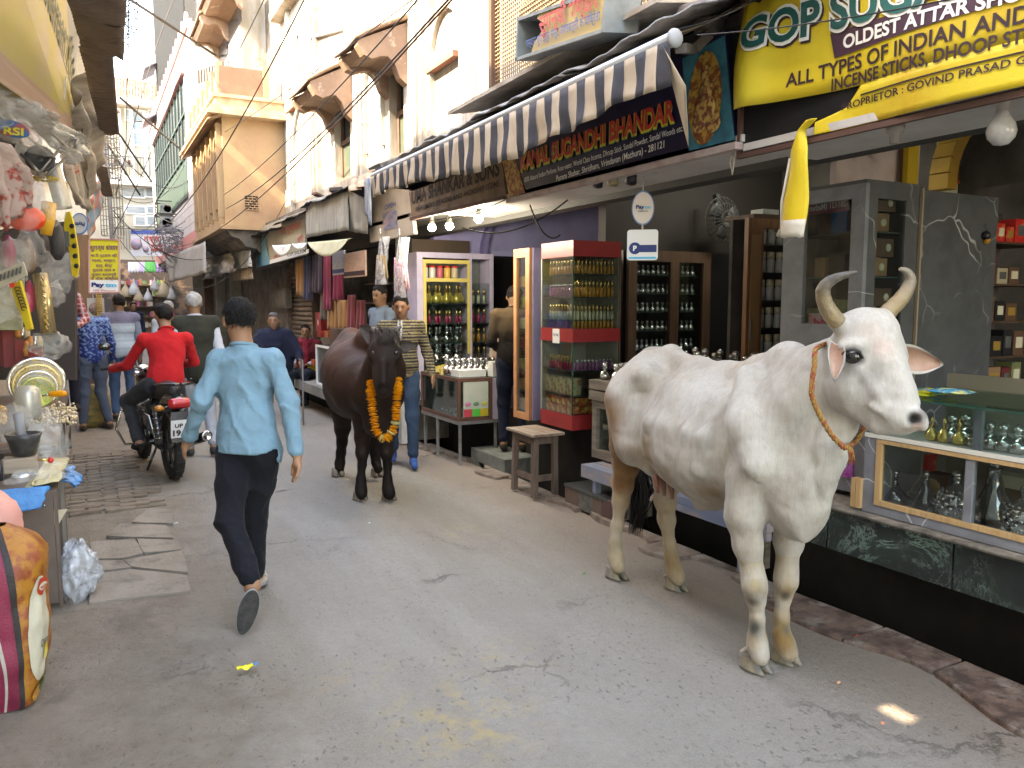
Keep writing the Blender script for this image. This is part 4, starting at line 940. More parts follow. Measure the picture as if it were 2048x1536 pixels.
for r_ in range(3):MB().box(3.72+r_*.16,3.88+r_*.16,4.,5.2,1.,1.02+r_*.05).build('display_step',woodd,ac_)
n=0
for r_ in range(3):
 for i in range(15):
  bottle('ball',(3.78+r_*.17+rnd.gauss(0,.012),4.02+i*.08+rnd.gauss(0,.008),1.021+r_*.05),['ball stoppered bottle in the front row above the cow back','ball stoppered bottle in the middle row above the cow back','ball stoppered bottle in the rear row above the cow back'][r_],'attar bottles on the counter, row %d'%(r_+1),1.15+.25*(i%2),[amber,paleoil,dkoil][(i+r_)%3])
rp=PX(1462,716,3.8);tray=MB().cbox((3.85,PX(1458,716,3.8).y,1.11),(.14,.17,.03)).build('red_tray',mat('red_plastic',(.65,.03,.02),.35),None,bevel=.008);tag(tray,'bright red plastic tray behind the cow back','tray')
tag(MB().cbox((3.9,PX(1415,712,3.8).y+.03,1.12),(.12,.17,.02)).build('pink_tray',mat('pale_pink_plastic',(.55,.42,.48),.4)),'pale pink plastic tray beside the red one','tray')
wc=thing('wooden_glass_case','weathered grey wooden display case on a bench just left of the white cow','display case',(3.6,5.2,.45))
wy0,wy1=4.2,YS(1184,3.55,850);zz0=zX(1190,915,3.55);zz1_=zX(1190,800,3.55);zz2=zX(1190,757,3.55)
f=MB();wallX(f,3.55,3.6,wy0,wy1,zz0,zz1_,[(wy0+.1,wy1-.06,zz0+.07,zz1_-.06)]);f.build('frame',greyw,wc)
MB().box(3.58,3.584,wy0+.1,wy1-.06,zz0+.07,zz1_-.06).build('pane',glass(),wc)
f=MB();f.box(3.6,3.9,wy1-.03,wy1,zz0,zz1_);f.box(3.6,3.9,wy0,wy1-.03,zz0,zz0+.03);f.box(3.88,3.9,wy0,wy1-.03,zz0+.03,zz1_);f.build('carcass',greyw,wc)
for k in range(2):MB().box(3.53,3.92,wy0-.03,wy1+.02,zz1_+.004+k*(zz2-zz1_)/2,zz1_+(k+1)*(zz2-zz1_)/2-.01).build('top_board',greyw,wc)
for i in range(9):bottle('ball',(3.66+.07*(i%2),wy1-.12-i*.09,zz0+.031),'small gold topped bottle inside the weathered case','bottles inside the weathered case',.8,amber)
for i in range(9):bottle('ball',(3.62+.1*(i%2),wy1-.07-i*.08,zz2-.01),'clear ball stoppered bottle standing on the weathered case','bottles on top of the weathered case',1.2,amber if i%2 else paleoil)
bch=thing('blue_bench','worn pale blue wooden bench under the display case behind the cow','bench',(3.4,4.8,0))
bz=zX(1180,928,3.42);by1=YS(1175,3.42,930)
blue_p=mat('worn_blue_paint',(.16,.2,.3),.7,col2=(.3,.24,.22),scale=7,stretch=(1,.3,1),bump=.3)
for k in range(2):MB().box(3.36+k*.13,3.48+k*.13,3.2,by1,bz-.05,bz).build('seat_plank',blue_p,bch)
MB().box(3.36,3.4,3.2,by1,bz-.1,bz-.052).build('apron',blue_p,bch)
for y in(by1-.18,3.4):
 for x in(3.38,3.56):MB().box(x,x+.045,y,y+.045,.012,bz-.052).build('leg',blue_p if x<3.5 else greyw,bch)
ft=PZ(1222,1045,0);tag(MB().cbox((ft.x+.07,ft.y+.06,.085),(.15,.14,.15)).build('brick_block',mat('dark_red_brick',(.09,.05,.045),.85,bump=.4),None,bevel=.01),'dark brick block under the bench by the cow hind leg','block')
stp=thing('stone_step','low black marble step in front of the red cabinet','step',(3.4,5,0))
s0,s1=YS(1130,3.36,985),YS(1215,3.36,1030)
for k in range(3):MB().box(3.36,3.39,s1+(s0-s1)*k/3+.004,s1+(s0-s1)*(k+1)/3,0.,.14).build('riser_tile',[mat('speckled_tile',(.07,.075,.07),.5,col2=(.14,.14,.13),scale=18),mat('brown_tile',(.13,.09,.075),.6,bump=.2)][k!=1],stp)
MB().box(3.39,3.85,s1,s0,-.02,.14).build('core',conc,stp);MB().box(3.35,3.85,s1,s0,.142,.165).build('tread',mat('dark_granite',(.035,.04,.045),.35,col2=(.09,.09,.09),scale=3,stretch=(1,.3,1)),stp)
tag(MB().cbox((3.56,s1+.1,.21),(.3,.05,.02),Matrix.Rotation(.5,3,'Z')@Matrix.Rotation(.35,3,'Y')).build('plank_scrap',greyw),'broken grey plank lying on the black step','plank')
so=thing('wooden_stool','old wooden stool with a split plank top in front of the red cabinet','stool',(3.3,5.75,0))
sx0,sx1,sy0,sy1=3.2,3.43,5.6,5.98;sz=zX(1075,870,3.2)
oldw=mat('old_stool_wood',(.17,.125,.1),.8,col2=(.1,.07,.055),scale=5,stretch=(5,5,.6),bump=.4,bscale=30);topw=mat('worn_stool_top',(.3,.25,.2),.75,col2=(.2,.13,.1),scale=5,stretch=(4,.6,1),bump=.3)
for k in range(2):MB().box(sx0-.04+k*.155,sx0+.11+k*.155,sy0-.05,sy1+.05,sz-.022,sz+.002*k).build('top_plank',topw,so,bevel=.004)
for x in(sx0,sx1-.045):
 for y in(sy0,sy1-.045):MB().bar((x+(0. if x>3.3 else-.012)+.02,y+.02+(-.01 if y<5.7 else .01),.005),(x+.02,y+.02,sz-.022),.045).build('leg',oldw,so)
for a in((sx0,sx1,sy0-0.,sy0+.02),(sx0,sx1,sy1-.02,sy1),(sx0,sx0+.02,sy0+.05,sy1-.05),(sx1-.02,sx1,sy0+.05,sy1-.05)):MB().box(*a,sz-.09,sz-.024).build('apron',oldw,so)
for a in((sx0+.02,sx1-.05,sy0+.01,sy0+.035),(sx0+.01,sx0+.03,sy0+.05,sy1-.05)):MB().box(*a,.14,.19).build('stretcher',oldw,so)
# red cabinet
rc=thing('red_cabinet','tall red trimmed glass corner cabinet full of golden perfume vials','display cabinet',(3.7,5.7,.6))
RX=3.5;ry0,ry1=YS(1145,RX,700),YS(1082,RX,700);rx1=PY(1240,700,ry0).x
rz=[zX(1145,v,RX)for v in(862,832,685,658,512,480)]
redp=mat('red_cabinet_paint',(.3,.028,.03),.4,col2=(.24,.02,.025),scale=5,bump=.05);alu=mat('pale_frame',(.5,.5,.46),.4)
for a,b in((0,1),(2,3),(4,5)):MB().box(RX,rx1,ry0,ry1,rz[a],rz[b]).build('band',redp,rc)
MB().box(rx1-.02,rx1,ry0+.01,ry1,rz[1],rz[4]).build('back_wall',mat('cream_back',(.35,.33,.28),.6),rc)
MB().box(RX+.01,rx1-.02,ry1-.015,ry1,rz[1],rz[4]).build('far_wall',mat('cream_back'),rc)
for a,b in((1,2),(3,4)):
 MB().box(RX,RX+.004,ry0+.005,ry1,rz[a],rz[b]).build('pane',glass(),rc);MB().box(RX+.005,rx1-.02,ry0,ry0+.004,rz[a],rz[b]).build('pane',glass(),rc)
 MB().box(RX,RX+.012,ry1-.012,ry1+.002,rz[a],rz[b]).build('edge_strip',alu,rc);MB().box(RX-.002,RX+.008,ry0-.002,ry0+.006,rz[a],rz[b]).build('corner_edge',mat('glass_edge'),rc)
 MB().box(rx1-.015,rx1+.002,ry0-.002,ry0+.012,rz[a],rz[b]).build('edge_strip',woodd,rc)
levels=[(zX(1145,590,RX),'vial','top'),(zX(1145,650,RX)-0,'vial','third')]
sh=[(548-6,'vial',1.5,'highest'),(590,'vial',1.9,'second'),(632-0,'vial',1.6,'third')]
shv=[(rz[4]-.14,'vial',1.25,'top'),(rz[4]-.33,'vial',1.45,'second'),(rz[4]-.52,'vial',1.3,'third'),(rz[3]+.002,'vial',1.3,'fourth'),(rz[1]+.37,'violet',1.2,'fifth')]
for si,(z,kd,s,nm)in enumerate(shv):
 if si!=3:MB().box(RX+.01,rx1-.03,ry0+.01,ry1-.02,z-.007,z-.001).build('glass_shelf',mat('glass_shelf'),rc)
 nn=11
 for i in range(nn):
  x=RX+.045+i*(rx1-RX-.1)/(nn-1)
  bottle(kd,(x,ry0+.05,z),'%s on the %s shelf, camera side of the red cabinet'%({'vial':'gold capped vial','violet':'violet bottle'}[kd],nm),'%s shelf front vials'%nm,s,[amber,amber,paleoil,amber,None][si])
 for i in range(8):
  y=ry0+.1+i*(ry1-ry0-.14)/8
  bottle('vial'if si%2==0 else'violet',(RX+.05,y,z),'%s on the %s shelf, street side of the red cabinet'%(['gold capped vial','pink bottle'][si%2],nm),'%s shelf street vials'%nm,s,[amber,None,paleoil,None,rose][si]if si%2==0 else None)
MB().box(RX+.01,rx1-.03,ry0+.01,ry1-.02,rz[1]+.155,rz[1]+.162).build('glass_shelf',mat('glass_shelf'),rc)
for i in range(4):carton((RX+.08,ry0+.1+i*.115,rz[1]+.235),(.08,.105,.145),mat('cream_incense',(.5,.46,.26),.5,col2=(.45,.12,.05),scale=20,lo=.52,hi=.58),'cream printed incense box in the lower street side of the red cabinet','incense box','cream boxes in the red cabinet')
carton((RX+.27,ry0+.06,rz[1]+.225),(.13,.07,.12),mat('brown_print'),'brown lettered box in the lower corner of the red cabinet','box')
orb=[mat('orange_pack',(.5,.13,.04),.45,col2=(.65,.42,.12),scale=22,lo=.5,hi=.56),mat('red_pack',(.4,.06,.03),.45,col2=(.6,.5,.15),scale=18,lo=.52,hi=.57)]
for r_ in range(2):
 for i in range(5):carton((RX+.06,ry0+.08+i*.085,rz[1]+.036+r_*.072),(.07,.078,.068),orb[(i+r_)%2],'orange packet stacked at the bottom, street side of the red cabinet','packet','orange packets street side')
 for i in range(4):carton((RX+.14+i*.085,ry0+.05,rz[1]+.036+r_*.072),(.078,.06,.068),orb[(i+r_+1)%2],'orange packet stacked at the bottom, camera side of the red cabinet','packet','orange packets camera side')
stk=PX(1112,672,RX-.003);sg=MB().box(RX-.004,RX-.001,stk.y-.055,stk.y+.055,stk.z-.06,stk.z+.06).build('sticker',mat('white_sticker',(.7,.7,.72),.5),rc)
lettering(sg,'PAYTM',(RX-.004,stk.y+.04,stk.z+0.),(RX-.004,stk.y-.04,stk.z+0.),.022,mat('navy_ink',(.01,.03,.15),.5))
ld=thing('orange_framed_case','narrow lilac cabinet leaf with an orange framed glass front','display case',(3.6,6.4,.6))
ly0,ly1=YS(1058,RX,700),YS(1027,RX,700);lz0,lz1=zX(1045,838,RX),zX(1045,497,RX)
orp=mat('orange_frame_paint',(.52,.24,.12),.55,col2=(.42,.2,.1),scale=8,bump=.1);lil=mat('lilac_paint',(.33,.32,.55),.6,col2=(.27,.26,.45),scale=3)
f=MB();wallX(f,RX,RX+.035,ly0,ly1,lz0,lz1,[(ly0+.07,ly1-.05,lz0+.06,lz1-.08)]);f.build('front_frame',orp,ld)
MB().box(RX+.036,RX+.28,ly0-.01,ly0+.01,lz0,lz1).build('side_panel',lil,ld);MB().box(RX+.26,RX+.28,ly0+.01,ly1,lz0,lz1).build('back',lil,ld)
MB().box(RX+.012,RX+.016,ly0+.07,ly1-.05,lz0+.06,lz1-.08).build('pane',glass(),ld)
for k in range(7):
 z=lz0+.07+k*.19;MB().box(RX+.04,RX+.25,ly0+.015,ly1,z-.01,z).build('shelf',mat('glass_shelf'),ld)
 carton((RX+.1,(ly0+ly1)/2+.02,z+.055),(.1,.22,.1),boxes[[4,0,6,1,4,6,0][k]],'%s packet on shelf level %s of the orange framed case'%(['cream','kraft','green','maroon','tan','olive','brown'][k],['bottom','second','third','middle','fifth','sixth','top'][k]),'packet','packets in the orange framed case')
 # lilac shop: display cabinet, glass table
dc=thing('lilac_display_cabinet','lilac and yellow framed glass cabinet of jars and perfume bottles','display cabinet',(3.5,8.2,.9))
DY=8.15;dx=[PY(u,600,DY).x for u in(838,848,938,944,980,987)];dz0,dz1=PY(880,700,DY).z-.05,PY(880,516,DY).z
lilt=mat('pale_lilac_paint',(.42,.38,.5),.6,col2=(.34,.3,.42),scale=4);yel=mat('yellow_frame',(.5,.4,.12),.5)
f=MB()
for a,b in((dx[0]-.02,dx[1]-.01),(dx[4],dx[5])):f.box(a,b,DY,DY+.3,dz0-.5,dz1)
f.box(dx[0]-.02,dx[5],DY,DY+.3,dz1,dz1+.06);f.box(dx[2]+.01,dx[3],DY,DY+.3,dz0-.5,dz1);f.build('frame',lilt,dc)
f=MB();f.box(dx[1]-.01,dx[1]+.025,DY-.01,DY+.01,dz0,dz1-.03);f.box(dx[2]-.02,dx[2]+.01,DY-.01,DY+.01,dz0,dz1-.03);f.box(dx[1]-.01,dx[2]+.01,DY-.012,DY+.008,dz1-.06,dz1-.02);f.box(dx[1]-.01,dx[2]+.01,DY-.012,DY+.008,dz1-.26,dz1-.22);f.build('yellow_frame',yel,dc)
MB().box(dx[0],dx[5],DY+.27,DY+.3,dz0-.5,dz1).build('back',mat('mirror_back',(.22,.25,.23),.15,metal=.6),dc)
MB().box(dx[1],dx[5],DY+.012,DY+.016,dz0,dz1-.27).build('pane',glass(),dc)
kinds=['fancy','fancy','violet','ball','big','silver']
jm=[mat('pink_jar',(.45,.1,.14),.35),mat('white_jar',(.5,.48,.45),.35),mat('yellow_jar',(.55,.35,.08),.35)]
for i in range(5):
 x=dx[1]+.06+i*.09;j=thing('jar','capped %s jar, number seen along the top shelf of the lilac cabinet'%['grey','white lidded','red','orange','cream'][i],'jar',(x,DY+.12,dz1-.22));j['label']=['grey jar at the left end of the top shelf, lilac cabinet','white labelled jar second from left on the top shelf','red jar in the middle of the top shelf, lilac cabinet','orange jar fourth along the top shelf, lilac cabinet','cream jar at the right end of the top shelf, lilac cabinet'][i]
 MB().lathe((x,DY+.12,dz1-.219),[(.036,0),(.038,.01),(.038,.11),(.03,.12)],12).build('jar_body',[mat('white_jar'),mat('white_jar'),jm[0],jm[2],mat('cream_box')][i],j);MB().lathe((x,DY+.12,dz1-.099),[(.035,0),(.035,.02),(0,.022)],12).build('lid',mat('red_plastic'),j)
names=['topmost','upper','middle','lower','lowest']
for r_ in range(5):
 z=dz1-.5-r_*.22
 MB().box(dx[1],dx[4],DY+.02,DY+.26,z-.008,z-.001).build('glass_shelf',mat('glass_shelf'),dc)
 for i in range(8):
  kd=['fancy','vial','ball','ball','silver'][r_]
  bottle(kd,(dx[1]+.05+i*.063,DY+.08+.05*(i%2),z),'%s bottle on the %s glass shelf of the lilac cabinet'%(['gilded','red capped','crystal','large clear','small flat'][r_],names[r_]),'bottles on the %s shelf of the lilac cabinet'%names[r_],[1.9,1.5,1.7,2.,1.4][r_],[None,rose,paleoil,dkoil,None][r_])
 for i in range(3):bottle('vial',(dx[3]+.05+i*.07,DY+.08,z),'slim bottle on the %s shelf of the narrow right bay'%names[r_],'slim bottles on the %s right bay shelf'%names[r_],1.7,[paleoil,rose,amber,dkoil,rose][r_])
tb_=thing('glass_table_case','low wood framed glass case on a steel table with bottles on top','display table',(3.5,7.6,0.))
tx0,ty0=PZ(917,931,0).x,PZ(917,931,0).y;tx1=4.;ty1=ty0+1.;tz=zX(914,843,tx0);tzt=zX(912,757,tx0)
stl=mat('galvanised_steel',(.3,.31,.31),.4,metal=.5,col2=(.2,.2,.2),scale=8)
MB().box(tx0,tx1,ty0,ty1,tz-.035,tz-.002).build('table_top',stl,tb_)
for x,y in((tx0+.02,ty0+.02),(tx0+.02,ty1-.05),(tx0+.42,ty0+.02),(tx0-0.,ty0+.55)):MB().box(x,x+.025,y,y+.025,-.3 if x>3.42 else 0.,tz-.036).build('leg',stl,tb_)
wfr=mat('red_brown_frame',(.13,.06,.045),.5,col2=(.09,.045,.03),scale=6)
f=MB();cpt=PY(985,800,ty0).x
for a in((tx0,tx0+.03,ty0,ty0+.03),(cpt-.03,cpt,ty0,ty0+.03),(tx0,tx0+.03,ty1-.03,ty1)):f.box(*a,tz,tzt)
for z in((tz,tz+.035),(tzt-.035,tzt)):f.box(tx0+.03,cpt-.03,ty0,ty0+.03,*z);f.box(tx0,tx0+.03,ty0+.03,ty1-.03,*z)
f.build('frame',wfr,tb_);MB().box(tx0+.03,tx1,ty0+.03,ty1,tzt-.01,tzt).build('glass_top',gtop,tb_)
MB().box(tx0+.012,tx0+.016,ty0+.03,ty1-.03,tz+.035,tzt-.035).build('pane',glass(),tb_)
MB().box(cpt,tx1,ty0+.01,ty0+.04,tz,tzt-.012).build('side_board',lilt,tb_);MB().box(tx0+.03,tx1-.04,ty1-.03,ty1,tz,tzt-.012).build('far_board',blackin,tb_);MB().box(tx1-.04,tx1-.01,ty0+.04,ty1-.04,tz,tzt-.012).build('back_board',mat('dusty_mirror',(.12,.14,.14),.3),tb_)
ps=MB().box(tx0+.06,cpt-.05,ty0-.004,ty0+.012,tz+.04,tzt-.04).build('poster',mat('pale_green_poster',(.4,.46,.38),.6,col2=(.5,.5,.45),scale=5),tb_)
for i,cc in enumerate(((.5,.05,.08),(.05,.42,.06),(.45,.34,.03))):
 w_=(cpt-.05-tx0-.06)/3;MB().box(tx0+.06+i*w_,tx0+.06+(i+1)*w_-.002,ty0-.008,ty0-.005,tz+.042,tz+.12).build('colour_block',mat('poster_block%d'%i,cc,.6),ps)
 MB().ball((tx0+.06+(i+.5)*w_,ty0-.008,tz+.17),.032,8,(1,.1,.7)).build('printed_flower',mat('poster_flower%d'%i,((.55,.15,.35),(.1,.2,.12),(.5,.45,.1))[i],.6),ps)
for q in range(14):tag(MB().lathe((tx0+.1+rnd.random()*.3,ty0+.12+q*.06,tz+.002),[(.012,0),(.014,.02),(.006,.03),(0,.034)],6).build('glass_bead',clear),'small clear glass piece inside the low glass case','glass piece','glass pieces in the low case')
wbx=carton((tx0+.22,ty0+.22,tzt+.035),(.3,.2,.07),mat('white_card',(.55,.55,.55),.6),'white open cardboard box on the glass table case','box');carton((tx0+.5,ty0+.12,tzt+.075),(.16,.12,.15),mat('white_card'),'upright white box at the table corner by the seated man','box')
for q in range(16):bottle('ball',(tx0+.1+(q%8)*.07,ty0+.4+.1*(q//8),tzt+.001),'clear sample bottle crowded on the glass table case','sample bottles on the glass table',1.5,[rose,amber,paleoil,None][q%4])
for q in range(7):carton((tx0+.06+(q%3)*.07,ty0+.52+q*.055,tzt+.03+.004*q),(.06,.05,.06),mat('yellow_pack',(.55,.38,.05),.3,col2=(.65,.55,.25),scale=12),'small golden packet piled on the far end of the glass table','packet','golden packets on the glass table')
la=thing('doorway','dark doorway with lilac arch moulding at the back of the lilac shop','doorway',(4.3,8.5,.6))
q0,q1,q2=PY(985,560,8.54),PY(1040,560,8.54),PY(985,512,8.54)
MB().box(q0 .x,q1 .x,8.535,8.548,.56,q2 .z).build('opening',mat('black_panel'),la);MB().box(q0 .x-.03,q1 .x+.03,8.51,8.55,q2 .z,q2 .z+.06).build('lintel',lil,la);MB().box(q0 .x-.05,q0 .x,8.51,8.55,.56,q2 .z).build('jamb',lil,la)
ap=[PY(967+45*(1-math.cos(t)),510-80*math.sin(t),8.5)for t in[math.pi/2*i/8 for i in range(9)]];b=MB()
for p,q in zip(ap,ap[1:]):b.bar(p,q,.06,.1,up=(0,1,0))
b.build('arch_moulding',mat('deep_lilac',(.16,.14,.3),.7),la)
PYP=8.9;pw=PZ(826,892,0)
tag(MB().box(3.12,3.22,8.55,8.66,0,2.45).build('white_post',mat('post_paint',(.5,.52,.54),.7,col2=(.38,.38,.38),scale=5,bump=.1)),'slim white post between the lilac shop and the bag stall','post')
tag(MB().box(3.24,3.95,8.45,8.53,.5,2.34).build('brown_panel',mat('brown_hardboard',(.07,.045,.03),.7,col2=(.05,.035,.025),scale=3)),'dark brown board behind the lilac display cabinet','panel')
# signs, awnings, hanging things on the right
def board(name,label,pts,x,m_,th=.03,cat='sign',frame=None,group=None):
 P=[PX(u,v,x)for u,v in pts];c=sum(P,Vector())/len(P)
 t=thing(name,label,cat,c,group);MB().prism(P,(th,0,0)).build('board',m_,t)
 if frame:
  for a,b in zip(P,P[1:]+P[:1]):MB().bar(a+Vector((-.004,0,0)),b+Vector((-.004,0,0)),.03,.03).build('frame',frame,t)
 return t,P
ink=mat('dark_ink',(.035,.015,.02),.6)
def put(parent,s,u0,v0,u1,v1,x,hpx,m_,**kw):
 a,b=PX(u0,v0,x),PX(u1,v1,x);h=zX(u0,v0-hpx,x)-zX(u0,v0,x)
 return lettering(parent,s,a,b,h,m_,**kw)
 # yellow flex banner: a torn sheet hung on a frame
yellow=mat('yellow_flex',(.58,.43,.03),.5,col2=(.6,.48,.05),scale=2,dirt=(.5,.25,.02),dscale=1.3,dlo=.5,dhi=.75,bump=.3,bscale=7,spec=.3)
XB=2.9
yb=thing('yellow_banner','large torn yellow vinyl banner listing attar and incense over the right shop','banner',(XB,2,2.8))
bl_,br_=PX(1480,305,XB),PX(2048,176,XB);zbm=bl_.z;ytop=3.62
yl_=bl_.y;yr_=.55
def bw_(a,b):
 y=yl_+(yr_-yl_)*a;z=zbm+(ytop-zbm)*b
 return Vector((XB-.015-.018*math.sin(a*17+b*5)*(1-b)-.05*math.exp(-((a-.03)/.04)**2)*math.sin(b*7)-.01*mnoise.noise((a*6,b*4,0)),y,z))
tearz=lambda u:None
t0=PX(1484,222,XB);t1=PX(1722,170,XB);t2=PX(1690,215,XB);t3=PX(1632,245,XB)
na,nb_=90,30;mb=MB();vid={};vs=[];fs=[]
def torn(p):
 y,z=p.y,p.z
 if y<t1 .y:return False
 zu=t0 .z+(t1 .z-t0 .z)*(y-t0 .y)/(t1 .y-t0 .y);
 if y<t2 .y:zl=t2 .z+(t1 .z-t2 .z)*(y-t2 .y)/(t1 .y-t2 .y)
 elif y<t3 .y:zl=t3 .z+(t2 .z-t3 .z)*(y-t3 .y)/(t2 .y-t3 .y)
 else:zl=-9
 return zl<z<zu
ycol=sorted([yl_+(yr_-yl_)*i/na for i in range(na+1)]+[t1 .y,t2 .y,t3 .y],reverse=True)
def zline(y):
 if y>=t1 .y:return t0 .z+(t1 .z-t0 .z)*(y-t0 .y)/(t1 .y-t0 .y)
 return t1 .z
def zlow(y):
 if y>t3 .y+1e-6:return None
 if y>=t2 .y:return t3 .z+(t2 .z-t3 .z)*(y-t3 .y)/(t2 .y-t3 .y)
 if y>=t1 .y:return t2 .z+(t1 .z-t2 .z)*(y-t2 .y)/(t1 .y-t2 .y)
 return t1 .z
up_=MB();up_.sheet(lambda a,b:(lambda y:bw_((y-yl_)/(yr_-yl_),((zline(y)+(ytop-zline(y))*b)-zbm)/(ytop-zbm)))(ycol[round(a*(len(ycol)-1))]),len(ycol)-1,16)
lowc=[y for y in ycol if y<=t3 .y+1e-7]
up_.sheet(lambda a,b:(lambda y:bw_((y-yl_)/(yr_-yl_),((zbm+(zlow(y)-zbm)*b)-zbm)/(ytop-zbm)))(lowc[round(a*(len(lowc)-1))]),len(lowc)-1,6)
bo=up_.build('banner_sheet',yellow,yb);s_=bo.modifiers.new('solid','SOLIDIFY');s_.thickness=.002
BX=XB-.05
wrp=lambda p:Vector((bw_((p.y-yl_)/(yr_-yl_),(p.z-zbm)/(ytop-zbm)).x-.004,p.y,p.z))
put(yb,'ALL TYPES OF INDIAN AND',1578,176,2062,42,XB,27,ink,warp=wrp,bold=.02);put(yb,'INCENSE STICKS, DHOOP STICKS',1662,182,2130,66,XB,24,ink,warp=wrp,bold=.02)
put(yb,'PROPRIETOR : GOVIND PRASAD GARG',1683,220,2120,112,XB,14,ink,warp=wrp,bold=.015)
ln=MB();a_,b_=PX(1722,190,XB),PX(2100,92,XB)
for k in range(30):p,q=lerp(a_,b_,k/30),lerp(a_,b_,(k+1)/30);ln.bar(wrp(p),wrp(q),.003,.006)
ln.build('ruled_line',ink,yb)
wht=mat('white_print',(.75,.75,.72),.5);teal=mat('teal_print',(.01,.12,.11),.4,col2=(.01,.05,.05),scale=2)
st_=MB();ra,rb_,rc_,rd_=PX(1662,68,XB),PX(2120,-62,XB),PX(2120,-28,XB),PX(1670,117,XB)
st_.sheet(lambda a,b:wrp(lerp(lerp(rd_,rc_,a),lerp(ra,rb_,a),b))+Vector((-.001,0,0)),40,4);st_.build('purple_strip',mat('plum_print',(.06,.025,.045),.45),yb)
w2=lambda p:wrp(p)+Vector((-.004,0,0));put(yb,'OLDEST ATTAR SHOP',1689,98,2075,-8,XB,26,wht,warp=w2,bold=.03)
w3=lambda p:wrp(p)+Vector((-.003,0,0));w4=lambda p:wrp(p)+Vector((-.007,0.,0))
put(yb,'GOP SUGAND',1492,104,2100,-45,XB,66,wht,warp=w2,bold=.075);put(yb,'GOP SUGAND',1494,101,2098,-45,XB,62,teal,warp=lambda p:wrp(p)+Vector((-.008,0,0)),bold=.03)
put(yb,'GOP SUGAND',1494,108,2102,-41,XB,66,ink,warp=lambda p:wrp(p)+Vector((-.001,0,0)),bold=.08)
MB().box(XB+.02,XB+.06,yr_,yl_,zbm-.005,ytop).build('back_board',mat('black_panel'),yb)
MB().box(XB-.005,XB+.019,yr_,yl_+.02,zbm-.03,zbm-.006).build('rim',mat('rusty_frame',(.09,.045,.035),.7),yb)
MB().box(XB-.005,XB+.019,yl_,yl_+.02,zbm-.006,ytop).build('rim',mat('rusty_frame'),yb)
hs=[PX(u,v,XB-.03)for u,v in((1622,240),(1603,262),(1598,300),(1596,350),(1592,400),(1586,462))]
hw=[.05,.02,.08,.095,.1,.092]
def strip(a,b):
 i=min(int(a*5),4);t=a*5-i;c=lerp(hs[i],hs[i+1],t);w_=hw[i]+(hw[i+1]-hw[i])*t
 return c+Vector((-.02*math.sin(b*3.14)+.02*math.sin(a*9)*(b-.5),(b-.5)*-w_*1.35,.012*mnoise.noise((b*5,a*3,1))if a>.95 else 0))
o=MB().sheet(strip,26,8).build('torn_strip',yellow,yb);s_=o.modifiers.new('solid','SOLIDIFY');s_.thickness=.003
whs=mat('dirty_white_vinyl',(.45,.42,.36),.5)
MB().sheet(lambda a,b:strip(.3+a*.66,-.1+b*.1)+Vector((.004,0,0)),18,2,thick=(.002,0,0)).build('white_backing',whs,yb)
MB().sheet(lambda a,b:strip(.93+.07*a,b)+Vector((-.006,0,-.03*a)),3,8,thick=(.003,0,0)).build('frayed_end',whs,yb)
MB().tube([strip(.45,0),strip(.8,-.12),strip(1.,-.1)+Vector((0,0,.02)),strip(1.,-.28)+Vector((0,0,-.02))],[.008,.006,.004,.012],6).build('loose_thread',whs,yb)
# Kamal sign
navy=mat('navy_flex',(.012,.01,.035),.35,col2=(.02,.015,.05),scale=3)
kb_,KP=board('perfume_shop_sign','dark blue perfume shop sign with red lettering and goddess pictures under the awning',[(1003,300),(1450,60),(1472,283),(1020,396)],XB,navy,.03)
redt=mat('red_letter',(.5,.04,.03),.4);yelt=mat('yellow_glow',(.55,.48,.05),.5);grn=mat('green_edge',(.06,.22,.1),.5)
for dy_,m_,bd,lf in((5,grn,.05,.006),(2.5,yelt,.07,.009),(0,redt,.03,.013)):
 put(kb_,'KAMAL SUGANDHI BHANDAR',1044,340+dy_,1352,240+dy_,XB,32,m_,bold=bd,lift=lf)
put(kb_,'100% Natural Indian Perfume, Rose water, World Class Incense, Dhoop Stick, Sandal Powder, Sandal Woods etc.',1050,365,1368,262,XB,10,wht,bold=0.,lift=.006)
put(kb_,'Purana Shahar, Shridham, Vrindavan (Mathura) - 281121',1114,363,1330,295,XB,12,wht,bold=.01,lift=.006)
put(kb_,'8895079103',1305,180,1357,158,XB,12,wht,bold=0.,lift=.006)
pm=mat('painted_ochre',(.42,.25,.05),.5,col2=(.22,.06,.02),scale=22,lo=.48,hi=.56,dirt=(.1,.05,.02),dscale=30,dlo=.55,dhi=.6);tl=mat('teal_field',(.03,.2,.26),.5,col2=(.02,.1,.15),scale=9)
P=[PX(u,v,XB)for u,v in((1366,118),(1450,72),(1470,280),(1380,302))];MB().prism([p+Vector((-.006,0,0))for p in P],(.004,0,0)).build('picture_field',tl,kb_)
c=PX(1412,197,XB);MB().prism([c+Vector((-.012,.125*math.cos(a),.235*math.sin(a)))for a in[2*math.pi*i/36 for i in range(36)]],(.004,0,0)).build('portrait_disc',pm,kb_)
fg=MB();fx=XB-.018
for(du,dv,r,sy,sz_)in((0,-52,.035,1,1.1),(2,-18,.055,.9,1.2),(-2,22,.08,1.1,.9),(-12,50,.05,1.2,1),(16,48,.05,1.2,1)):fg.ball(PX(1410+du,197+dv,fx),r,10,(.08,sy,sz_))
fg.build('printed_figure',mat('figure_print',(.16,.05,.03),.5,col2=(.45,.28,.08),scale=35,lo=.45,hi=.55),kb_)
P=[PX(u,v,XB)for u,v in((1006,322),(1030,312),(1052,386),(1020,394))];MB().prism([p+Vector((-.006,0,0))for p in P],(.004,0,0)).build('small_picture',pm,kb_)
